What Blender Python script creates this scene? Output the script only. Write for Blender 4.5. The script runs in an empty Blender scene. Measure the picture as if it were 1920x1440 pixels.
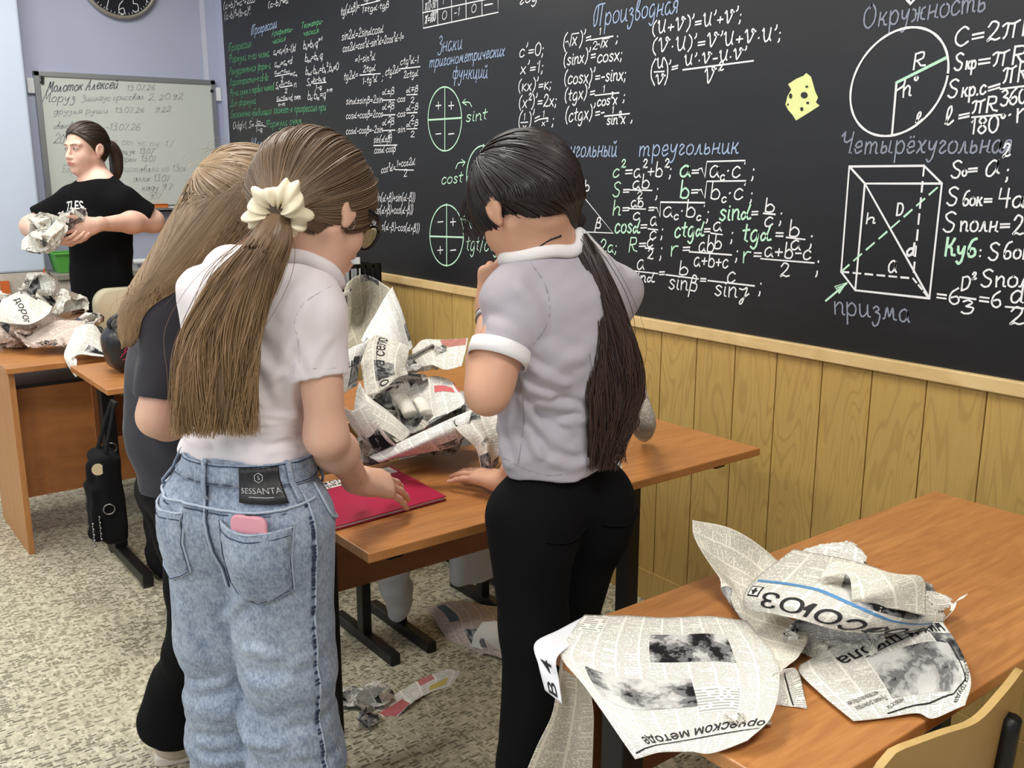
import bpy, bmesh, math, random
import numpy as np
from mathutils import Vector, Matrix
random.seed(7)
RNG = np.random.RandomState(7)
SC = bpy.context.scene
COL = SC.collection
pi = math.pi

# ------------------------------------------------------------------ camera
CAM_H = 1.496
FPX = 1800.0
PITCH = math.atan(408 / FPX)
YAW = math.atan(1410 / (FPX / math.cos(PITCH)))
FW0 = np.array([-math.cos(YAW), math.sin(YAW), 0.0])
UPV = np.array([0, 0, 1.0])
RT = np.cross(FW0, UPV)
FW = FW0 * math.cos(PITCH) - UPV * math.sin(PITCH)
CUP = np.cross(RT, FW)
CPOS = np.array([0, 0, CAM_H])
cam_d = bpy.data.cameras.new('camera')
cam_d.sensor_width = 36.0
cam_d.lens = FPX / 1920 * 36
cam_d.clip_start = 0.05
cam = bpy.data.objects.new('camera', cam_d)
COL.objects.link(cam)
cam.matrix_world = Matrix(((RT[0], CUP[0], -FW[0], 0), (RT[1], CUP[1], -FW[1], 0), (RT[2], CUP[2], -FW[2], CAM_H), (0, 0, 0, 1)))
SC.camera = cam
SC.view_settings.view_transform = 'Standard'
SC.view_settings.look = 'None'
SC.view_settings.exposure = 0.07
SC.view_settings.gamma = 1.0
SC.view_settings.use_curve_mapping = False

# ------------------------------------------------------------------ world + lights
W = bpy.data.worlds.new('world')
SC.world = W
W.use_nodes = True
W.node_tree.nodes['Background'].inputs[0].default_value = (0.75, 0.86, 1.0, 1)
W.node_tree.nodes['Background'].inputs[1].default_value = 0.6


def area(name, loc, rot, sx, sy, power, col):
    l = bpy.data.lights.new(name, 'AREA')
    l.shape = 'RECTANGLE'
    l.size = sx
    l.size_y = sy
    l.energy = power
    l.color = col
    o = bpy.data.objects.new(name, l)
    COL.objects.link(o)
    o.location = loc
    o.rotation_euler = rot
    return o


CEIL = 3.05
LAMPS = [(x, y) for x in (-4.6, -2.2, 0.2) for y in (-1.6, 0.9)]
for i, (x, y) in enumerate(LAMPS):
    area('ceiling_light', (x, y, CEIL - 0.075), (0, 0, 0), 0.55, 1.15, 33, (1.0, 0.965, 0.90))
# daylight through the two windows in the left wall
for i, x in enumerate((-3.6, -0.6)):
    area('window_daylight', (x, -3.12, 1.75), (pi / 2, 0, 0), 1.9, 1.5, 15, (0.80, 0.90, 1.0))


# ------------------------------------------------------------------ helpers
def ray(px, py):
    return FW + RT * (px - 960) / FPX - CUP * (py - 720) / FPX


def onz(px, py, z):
    d = ray(px, py)
    return CPOS + d * ((z - CAM_H) / d[2])


def ony(px, py, y):
    d = ray(px, py)
    return CPOS + d * (y / d[1])


def onx(px, py, x):
    d = ray(px, py)
    return CPOS + d * (x / d[0])


def atD(px, py, D):
    d = ray(px, py)
    return CPOS + d * (D / (d @ FW0))


def tag(o, label=None, cat=None, group=None, kind=None):
    if label: o['label'] = label
    if cat: o['category'] = cat
    if group: o['group'] = group
    if kind: o['kind'] = kind
    return o


def wloc(o):
    v = Vector((0, 0, 0))
    while o is not None:
        v += o.location
        o = o.parent
    return np.array(v)


def thing(name, loc, label, cat, group=None):
    o = bpy.data.objects.new(name, None)
    o.empty_display_size = 0.05
    COL.objects.link(o)
    o.location = [float(c) for c in loc]
    return tag(o, label, cat, group)


def mesh_obj(name, verts, faces, mat, parent=None, smooth=False, uv=None, mats=None, fmat=None):
    """verts in world coordinates; faces a list, or an (n,4)/(n,3) array"""
    v = np.asarray(verts, dtype=np.float64).reshape(-1, 3)
    if parent is not None:
        v = v - wloc(parent)
    me = bpy.data.meshes.new(name)
    if isinstance(faces, np.ndarray):
        k = faces.shape[1]
        nf = len(faces)
        me.vertices.add(len(v))
        me.vertices.foreach_set('co', v.astype(np.float32).ravel())
        me.loops.add(nf * k)
        me.loops.foreach_set('vertex_index', faces.astype(np.int32).ravel())
        me.polygons.add(nf)
        me.polygons.foreach_set('loop_start', np.arange(0, nf * k, k, dtype=np.int32))
        me.update(calc_edges=True)
    else:
        me.from_pydata([tuple(map(float, p)) for p in v], [], [tuple(map(int, f)) for f in faces])
        me.update()
    if uv is not None:
        lay = me.uv_layers.new(name='UVMap')
        li = np.zeros(len(me.loops), dtype=np.int32)
        me.loops.foreach_get('vertex_index', li)
        lay.data.foreach_set('uv', np.asarray(uv, dtype=np.float32)[li].ravel())
    for m in (mats or ([mat] if mat else [])):
        me.materials.append(m)
    if fmat is not None:
        me.polygons.foreach_set('material_index', np.asarray(fmat, dtype=np.int32))
    if smooth:
        me.polygons.foreach_set('use_smooth', np.ones(len(me.polygons), dtype=bool))
    o = bpy.data.objects.new(name, me)
    COL.objects.link(o)
    if parent is not None:
        o.parent = parent
    return o


class MB:
    """collects shapes into one mesh"""
    def __init__(s):
        s.v = []; s.f = []; s.uv = []

    def add(s, v, f, uv=None):
        b = len(s.v)
        v = [tuple(map(float, p)) for p in v]
        s.v += v
        s.f += [tuple(int(i) + b for i in q) for q in f]
        s.uv += list(uv) if uv is not None else [(0, 0)] * len(v)
        return s

    def box(s, x0, x1, y0, y1, z0, z1):
        v = [(x, y, z) for x in (x0, x1) for y in (y0, y1) for z in (z0, z1)]
        return s.add(v, [(0, 1, 3, 2), (4, 6, 7, 5), (0, 4, 5, 1), (2, 3, 7, 6), (0, 2, 6, 4), (1, 5, 7, 3)])

    def obox(s, c, ax, ay, az):
        """box from a centre and three half-axis vectors"""
        c, ax, ay, az = map(np.asarray, (c, ax, ay, az))
        v = [c + i * ax + j * ay + k * az for i in (-1, 1) for j in (-1, 1) for k in (-1, 1)]
        return s.add(v, [(0, 1, 3, 2), (4, 6, 7, 5), (0, 4, 5, 1), (2, 3, 7, 6), (0, 2, 6, 4), (1, 5, 7, 3)])

    def tube(s, pts, r, n=8, cap=True, flat=1.0, up=None):
        pts = [np.asarray(p, float) for p in pts]
        m = len(pts)
        rs = r if hasattr(r, '__len__') else [r] * m
        v = []; f = []
        t0 = pts[1] - pts[0]
        ref = np.array([0, 0, 1.0]) if abs(t0[2]) < 0.9 * np.linalg.norm(t0) else np.array([1.0, 0, 0])
        if up is not None: ref = np.asarray(up, float)
        for i in range(m):
            t = pts[min(i + 1, m - 1)] - pts[max(i - 1, 0)]
            t /= np.linalg.norm(t) + 1e-12
            a = np.cross(t, ref); a /= np.linalg.norm(a) + 1e-12
            b = np.cross(a, t)
            ref = b
            for k in range(n):
                th = 2 * pi * k / n
                v.append(pts[i] + rs[i] * (math.cos(th) * a + flat * math.sin(th) * b))
        for i in range(m - 1):
            for k in range(n):
                k2 = (k + 1) % n
                f.append((i * n + k, i * n + k2, (i + 1) * n + k2, (i + 1) * n + k))
        if cap:
            f.append(tuple(range(n - 1, -1, -1)))
            f.append(tuple((m - 1) * n + k for k in range(n)))
        return s.add(v, f)

    def cyl(s, a, b, r, n=24, r2=None):
        return s.tube([a, b], [r, r if r2 is None else r2], n)

    def prism(s, poly, n, d):
        """polygon (3d points) extruded by vector n*d"""
        n = np.asarray(n, float) * d
        k = len(poly)
        v = [np.asarray(p, float) for p in poly] + [np.asarray(p, float) + n for p in poly]
        f = [tuple(range(k - 1, -1, -1)), tuple(range(k, 2 * k))]
        f += [(i, (i + 1) % k, (i + 1) % k + k, i + k) for i in range(k)]
        return s.add(v, f)

    def build(s, name, mat, parent=None, smooth=False, bevel=0, seg=2, uv=False):
        o = mesh_obj(name, s.v, s.f, mat, parent, smooth, uv=s.uv if uv else None)
        if bevel:
            m = o.modifiers.new('bevel', 'BEVEL')
            m.width = bevel; m.segments = seg; m.limit_method = 'ANGLE'; m.angle_limit = 0.6
        return o


def copy_tree(o, parent=None):
    c = o.copy()
    COL.objects.link(c)
    if parent is not None: c.parent = parent
    for ch in [x for x in bpy.data.objects if x.parent == o]:
        copy_tree(ch, c)
    return c


def spline(pts, n=10, closed=False):
    """Catmull-Rom through points"""
    p = [np.asarray(q, float) for q in pts]
    if len(p) < 3: 
        return [p[0] + (p[-1] - p[0]) * i / n for i in range(n + 1)]
    P = [2 * p[0] - p[1]] + p + [2 * p[-1] - p[-2]]
    out = []
    for i in range(1, len(P) - 2):
        a, b, c, d = P[i - 1:i + 3]
        for k in range(n):
            t = k / n
            out.append(0.5 * (2 * b + (c - a) * t + (2 * a - 5 * b + 4 * c - d) * t * t + (3 * b - a - 3 * c + d) * t ** 3))
    out.append(p[-1])
    return out


# ------------------------------------------------------------------ materials
def lin(c):
    """sRGB 0-255 -> linear"""
    out = []
    for u in c[:3]:
        u = u / 255.0
        out.append(u / 12.92 if u <= 0.04045 else ((u + 0.055) / 1.055) ** 2.4)
    return tuple(out) + (1.0,)


class NT:
    def __init__(s, name, rough=0.6, spec=0.5):
        s.m = bpy.data.materials.new(name)
        s.m.use_nodes = True
        s.t = s.m.node_tree
        s.b = s.t.nodes['Principled BSDF']
        s.b.inputs['Roughness'].default_value = rough
        s.b.inputs['Specular IOR Level'].default_value = spec

    def n(s, kind, props=None, **ins):
        nd = s.t.nodes.new(kind)
        for k, v in (props or {}).items(): setattr(nd, k, v)
        for k, v in ins.items():
            key = int(k[1:]) if k[0] == '_' and k[1:].isdigit() else k.replace('_', ' ')
            s.set(nd.inputs[key], v)
        return nd

    def set(s, sock, v):
        if hasattr(v, 'is_output') or isinstance(v, bpy.types.NodeSocket): s.t.links.new(v, sock)
        else: sock.default_value = v

    def math(s, op, a, b=0.0, c=0.0):
        nd = s.t.nodes.new('ShaderNodeMath'); nd.operation = op
        for i, v in enumerate((a, b, c)): s.set(nd.inputs[i], v)
        return nd.outputs[0]

    def mix(s, fac, a, b):
        nd = s.t.nodes.new('ShaderNodeMix'); nd.data_type = 'RGBA'
        s.set(nd.inputs[0], fac); s.set(nd.inputs[6], a); s.set(nd.inputs[7], b)
        return nd.outputs[2]

    def ramp(s, fac, stops, interp='LINEAR'):
        nd = s.t.nodes.new('ShaderNodeValToRGB')
        cr = nd.color_ramp; cr.interpolation = interp
        while len(cr.elements) < len(stops): cr.elements.new(0.5)
        for e, (p, c) in zip(cr.elements, stops):
            e.position = p; e.color = c if hasattr(c, '__len__') else (c, c, c, 1)
        s.set(nd.inputs[0], fac)
        return nd.outputs[0]

    def coord(s, which='Object'):
        return s.n('ShaderNodeTexCoord').outputs[which]

    def mapping(s, vec, scale=(1, 1, 1), loc=(0, 0, 0), rot=(0, 0, 0)):
        return s.n('ShaderNodeMapping', None, Vector=vec, Scale=scale, Location=loc, Rotation=rot).outputs[0]

    def noise(s, vec, scale=5, detail=3, rough=0.5, dist=0.0):
        return s.n('ShaderNodeTexNoise', None, Vector=vec, Scale=scale, Detail=detail, Roughness=rough, Distortion=dist).outputs[0]

    def sep(s, vec):
        return s.n('ShaderNodeSeparateXYZ', None, Vector=vec).outputs

    def comb(s, x, y, z=0.0):
        return s.n('ShaderNodeCombineXYZ', None, X=x, Y=y, Z=z).outputs[0]

    def white(s, vec):
        return s.n('ShaderNodeTexWhiteNoise', {'noise_dimensions': '3D'}, Vector=vec).outputs['Value']

    def color(s, c):
        s.set(s.b.inputs['Base Color'], c); return s

    def bump(s, h, strength=0.3, dist=0.002):
        nd = s.n('ShaderNodeBump', None, Height=h, Strength=strength, Distance=dist)
        s.t.links.new(nd.outputs[0], s.b.inputs['Normal']); return s


def plain(name, rgb, rough=0.6, spec=0.5, metal=0.0, var=0.0, scale=12, bump=0.0, emit=None):
    t = NT(name, rough, spec)
    c = lin(rgb)
    t.b.inputs['Metallic'].default_value = metal
    co = t.coord()
    nz = t.noise(co, scale, 4)
    d = max(var, 0.04)
    lo = tuple(x * (1 - d) for x in c[:3]) + (1,)
    hi = tuple(min(1, x * (1 + d)) for x in c[:3]) + (1,)
    t.color(t.mix(nz, lo, hi))
    if bump: t.bump(t.noise(co, scale * 12, 3), bump, 0.002)
    if emit:
        t.b.inputs['Emission Color'].default_value = c
        t.b.inputs['Emission Strength'].default_value = emit
    return t.m


def wood(name, c1, c2, c3, axis='Y', band=0.085, rough=0.35, plank_len=0.6, spec=0.5):
    """laminate: stave bands running along axis, fine grain"""
    t = NT(name, rough, spec)
    co = t.coord()
    x, y, z = t.sep(co)
    along, across = (y, x) if axis == 'Y' else ((z, t.math('ADD', x, y)) if axis == 'Z' else (x, y))
    ib = t.math('FLOOR', t.math('DIVIDE', across, band))
    off = t.white(t.comb(ib, 3.0, 1.0))
    il = t.math('FLOOR', t.math('ADD', t.math('DIVIDE', along, plank_len), t.math('MULTIPLY', off, 7.0)))
    tone = t.white(t.comb(ib, il, 5.0))
    g = t.noise(t.comb(t.math('MULTIPLY', across, 90.0), t.math('MULTIPLY', along, 5.0), t.math('MULTIPLY', z, 20.0)), 1.0, 5, 0.65, 0.6)
    g2 = t.noise(t.comb(t.math('ADD', t.math('MULTIPLY', across, 14.0), t.math('MULTIPLY', tone, 30.0)), t.math('MULTIPLY', along, 2.4), 0.0), 1.0, 3, 0.5, 1.4)
    w = t.math('SINE', t.math('MULTIPLY', g2, 26.0))
    base = t.mix(tone, lin(c1), lin(c2))
    k = t.math('ADD', t.math('MULTIPLY', t.ramp(g, [(0.35, 0.0), (0.7, 1.0)]), 0.5), t.math('MULTIPLY', t.math('ADD', w, 1.0), 0.12))
    t.color(t.mix(k, base, lin(c3)))
    t.bump(g, 0.05, 0.001)
    return t.m
# ================================================================== the room
WY = 2.30      # board wall
BX = -5.95     # wall with the whiteboard
m_ceil = plain('ceiling_paint', (232, 232, 230), 0.9)
m_wall = plain('blue_grey_wall_paint', (176, 182, 205), 0.85, var=0.05, scale=3, bump=0.12)
m_pier = plain('pale_blue_paint', (196, 209, 228), 0.85, var=0.04, scale=3, bump=0.12)


def floor_mat():
    t = NT('linoleum', 0.42, 0.35)
    co = t.coord()
    x, y, z = t.sep(co)
    big = t.noise(co, 1.3, 3)
    mott = t.noise(co, 42, 5, 0.65)
    base = t.mix(t.ramp(mott, [(0.30, 0.0), (0.66, 1.0)]), lin((144, 140, 119)), lin((216, 210, 188)))
    warp = t.noise(co, 9, 2)

    def dashes(u, v, seed, du=0.034, dv=0.0125, keep=0.62):
        wv = t.math('ADD', v, t.math('MULTIPLY', warp, 0.010))
        j = t.math('FLOOR', t.math('DIVIDE', wv, dv))
        sh = t.white(t.comb(j, seed, 0.0))
        un = t.math('ADD', t.math('DIVIDE', u, du), t.math('MULTIPLY', sh, 9.0))
        i = t.math('FLOOR', un)
        fu = t.math('FRACT', un)
        fv = t.math('FRACT', t.math('DIVIDE', wv, dv))
        rnd = t.white(t.comb(i, j, seed + 2.0))
        rnd2 = t.white(t.comb(i, j, seed + 7.0))
        half = t.math('MULTIPLY', rnd2, 0.42)
        a = t.math('LESS_THAN', t.math('ABSOLUTE', t.math('SUBTRACT', fu, 0.5)), half)
        hv = t.math('ADD', 0.10, t.math('MULTIPLY', rnd2, 0.26))
        b = t.math('LESS_THAN', t.math('ABSOLUTE', t.math('SUBTRACT', fv, 0.5)), hv)
        k = t.math('LESS_THAN', rnd, keep)
        return t.math('MULTIPLY', t.math('MULTIPLY', a, b), k), rnd2
    d1, r1 = dashes(y, x, 1.0)
    d2, r2 = dashes(x, y, 11.0, keep=0.42)
    d3, r3 = dashes(y, x, 23.0, 0.02, 0.007, 0.35)
    l1, q1 = dashes(x, y, 37.0, 0.035, 0.015, 0.30)
    c = t.mix(t.math('MULTIPLY', l1, 0.5), base, lin((226, 222, 202)))
    dark = t.mix(r1, lin((30, 31, 27)), lin((98, 96, 80)))
    c = t.mix(t.math('MULTIPLY', d1, 0.95), c, dark)
    c = t.mix(t.math('MULTIPLY', d2, 0.75), c, t.mix(r2, lin((62, 62, 54)), lin((118, 112, 92))))
    c = t.mix(t.math('MULTIPLY', d3, 0.6), c, lin((84, 82, 70)))
    c = t.mix(t.ramp(big, [(0.35, 0.0), (0.75, 0.35)]), c, lin((196, 188, 156)))
    t.color(c)
    t.bump(mott, 0.05, 0.001)
    return t.m


def struct(name, mb, mat, bevel=0):
    o = mb.build(name, mat, bevel=bevel)
    o['kind'] = 'structure'
    return o


struct('floor', MB().box(BX - 0.2, 2.6, -3.4, WY + 0.2, -0.1, 0), floor_mat())
struct('ceiling', MB().box(BX - 0.2, 2.6, -3.4, WY + 0.2, CEIL, CEIL + 0.1), m_ceil)
struct('wall_right', MB().box(BX - 0.2, 2.6, WY, WY + 0.2, 0, CEIL), m_wall)
struct('wall_front', MB().box(BX - 0.2, BX, -3.4, WY, 0, CEIL), m_wall)
struct('wall_back', MB().box(2.4, 2.6, -3.4, WY, 0, CEIL), m_wall)
wl = MB()
ww = [(-4.6, -2.6), (-1.6, 0.4)]
xs = [BX - 0.2, -4.6, -2.6, -1.6, 0.4, 2.6]
wl.box(xs[0], xs[5], -3.4, -3.2, 0, 0.9).box(xs[0], xs[5], -3.4, -3.2, 2.6, CEIL)
for a, b in ((0, 1), (2, 3), (4, 5)): wl.box(xs[a], xs[b], -3.4, -3.2, 0.9, 2.6)
struct('wall_left', wl, m_wall)
m_whitepl = plain('white_plastic', (228, 230, 232), 0.4)
for i, (a, b) in enumerate(ww):
    w = MB()
    for x in (a, (a + b) / 2 - 0.03, b - 0.06): w.box(x, x + 0.06, -3.36, -3.28, 0.9, 2.6)
    w.box(a, b, -3.36, -3.28, 0.9, 0.96).box(a, b, -3.36, -3.28, 2.54, 2.6)
    struct('window_%d' % (i + 1), w, m_whitepl)
struct('wall_pier', MB().box(BX, -5.76, -3.2, 1.175, 0.935, CEIL), m_pier, 0.012)
m_greywood = wood('grey_washed_laminate', (196, 188, 178), (206, 199, 190), (170, 160, 150), 'Z', 0.2, 0.5, 2.0)
struct('trim_1', MB().box(BX, -5.755, -3.2, 1.18, 0, 0.933), m_greywood)
struct('trim_2', MB().box(BX, BX + 0.001, 2.205, 2.235, 0.0, CEIL), plain('white_duct', (205, 208, 222), 0.5))

# ceiling lamps (the light itself comes from the area lights under the diffusers)
m_lampframe = plain('lamp_frame', (235, 235, 235), 0.4)
m_diff = plain('lamp_diffuser', (255, 252, 245), 0.5, emit=2.2)
for i, (x, y) in enumerate(LAMPS):
    side = 'by the windows' if y < 0 else 'above the desks'
    end = {0: 'nearest the whiteboard', 1: 'in the middle', 2: 'farthest from the whiteboard'}[i // 2]
    l = thing('ceiling_lamp', (x, y, CEIL), 'flat white ceiling lamp %s, %s of its row' % (side, end), 'lamp', 'ceiling lamps')
    MB().box(x - .3, x + .3, y - .6, y + .6, CEIL - .06, CEIL).build('lamp_frame', m_lampframe, l, bevel=.004)
    MB().box(x - .28, x + .28, y - .58, y + .58, CEIL - .066, CEIL - .0601).build('diffuser', m_diff, l)

# wainscot of wide oak boards under the chalkboard
def oak(name, hue=0.0):
    t = NT(name, 0.38, 0.5)
    co = t.coord()
    x, y, z = t.sep(co)
    ib = t.math('FLOOR', t.math('DIVIDE', t.math('ADD', x, 40 * 0.1545 + 1.255), 0.1545))
    r = t.white(t.comb(ib, 1.0, 2.0))
    xx = t.math('ADD', x, t.math('MULTIPLY', r, 13.0))
    fine = t.noise(t.comb(t.math('MULTIPLY', xx, 160.0), 0.0, t.math('MULTIPLY', z, 5.0)), 1.0, 4, 0.6, 0.3)
    g2 = t.noise(t.comb(t.math('MULTIPLY', xx, 7.0), t.math('MULTIPLY', r, 9.0), t.math('MULTIPLY', z, 1.1)), 1.0, 2, 0.5, 0.7)
    arch = t.ramp(t.math('SINE', t.math('MULTIPLY', g2, 95.0)), [(0.45, 0.0), (0.95, 1.0)])
    base = t.mix(r, lin((196, 165, 96)), lin((186, 154, 88)))
    c = t.mix(t.math('MULTIPLY', arch, 0.42), base, lin((154, 122, 68)))
    c = t.mix(t.math('MULTIPLY', t.ramp(fine, [(0.42, 0.0), (0.72, 1.0)]), 0.45), c, lin((168, 136, 82)))
    t.color(c)
    t.bump(fine, 0.08, 0.001)
    return t.m


m_oak = oak('oak_board')
PW = 0.1545
wb = MB()
x = -1.253 - PW * 31
while x < 2.4:
    wb.box(max(x + .002, BX), min(x + PW - .002, 2.4), WY - .014, WY - .002, 0.113, 0.972)
    x += PW
wb.box(BX, 2.4, WY - .006, WY, 0.1, 0.97)
struct('wall_right_panelling', wb, m_oak)
bb = MB().box(BX, 2.4, WY - .018, WY, 0, 0.112)
struct('baseboard_right', bb, m_oak, 0.002)
m_trim = wood('pale_oak_trim', (226, 200, 146), (222, 194, 140), (190, 156, 100), 'X', 0.3, 0.35, 3.0)
struct('trim_3', MB().box(-5.817, 2.4, WY - .030, WY, 0.968, 1.004), m_trim, 0.003)
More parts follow.
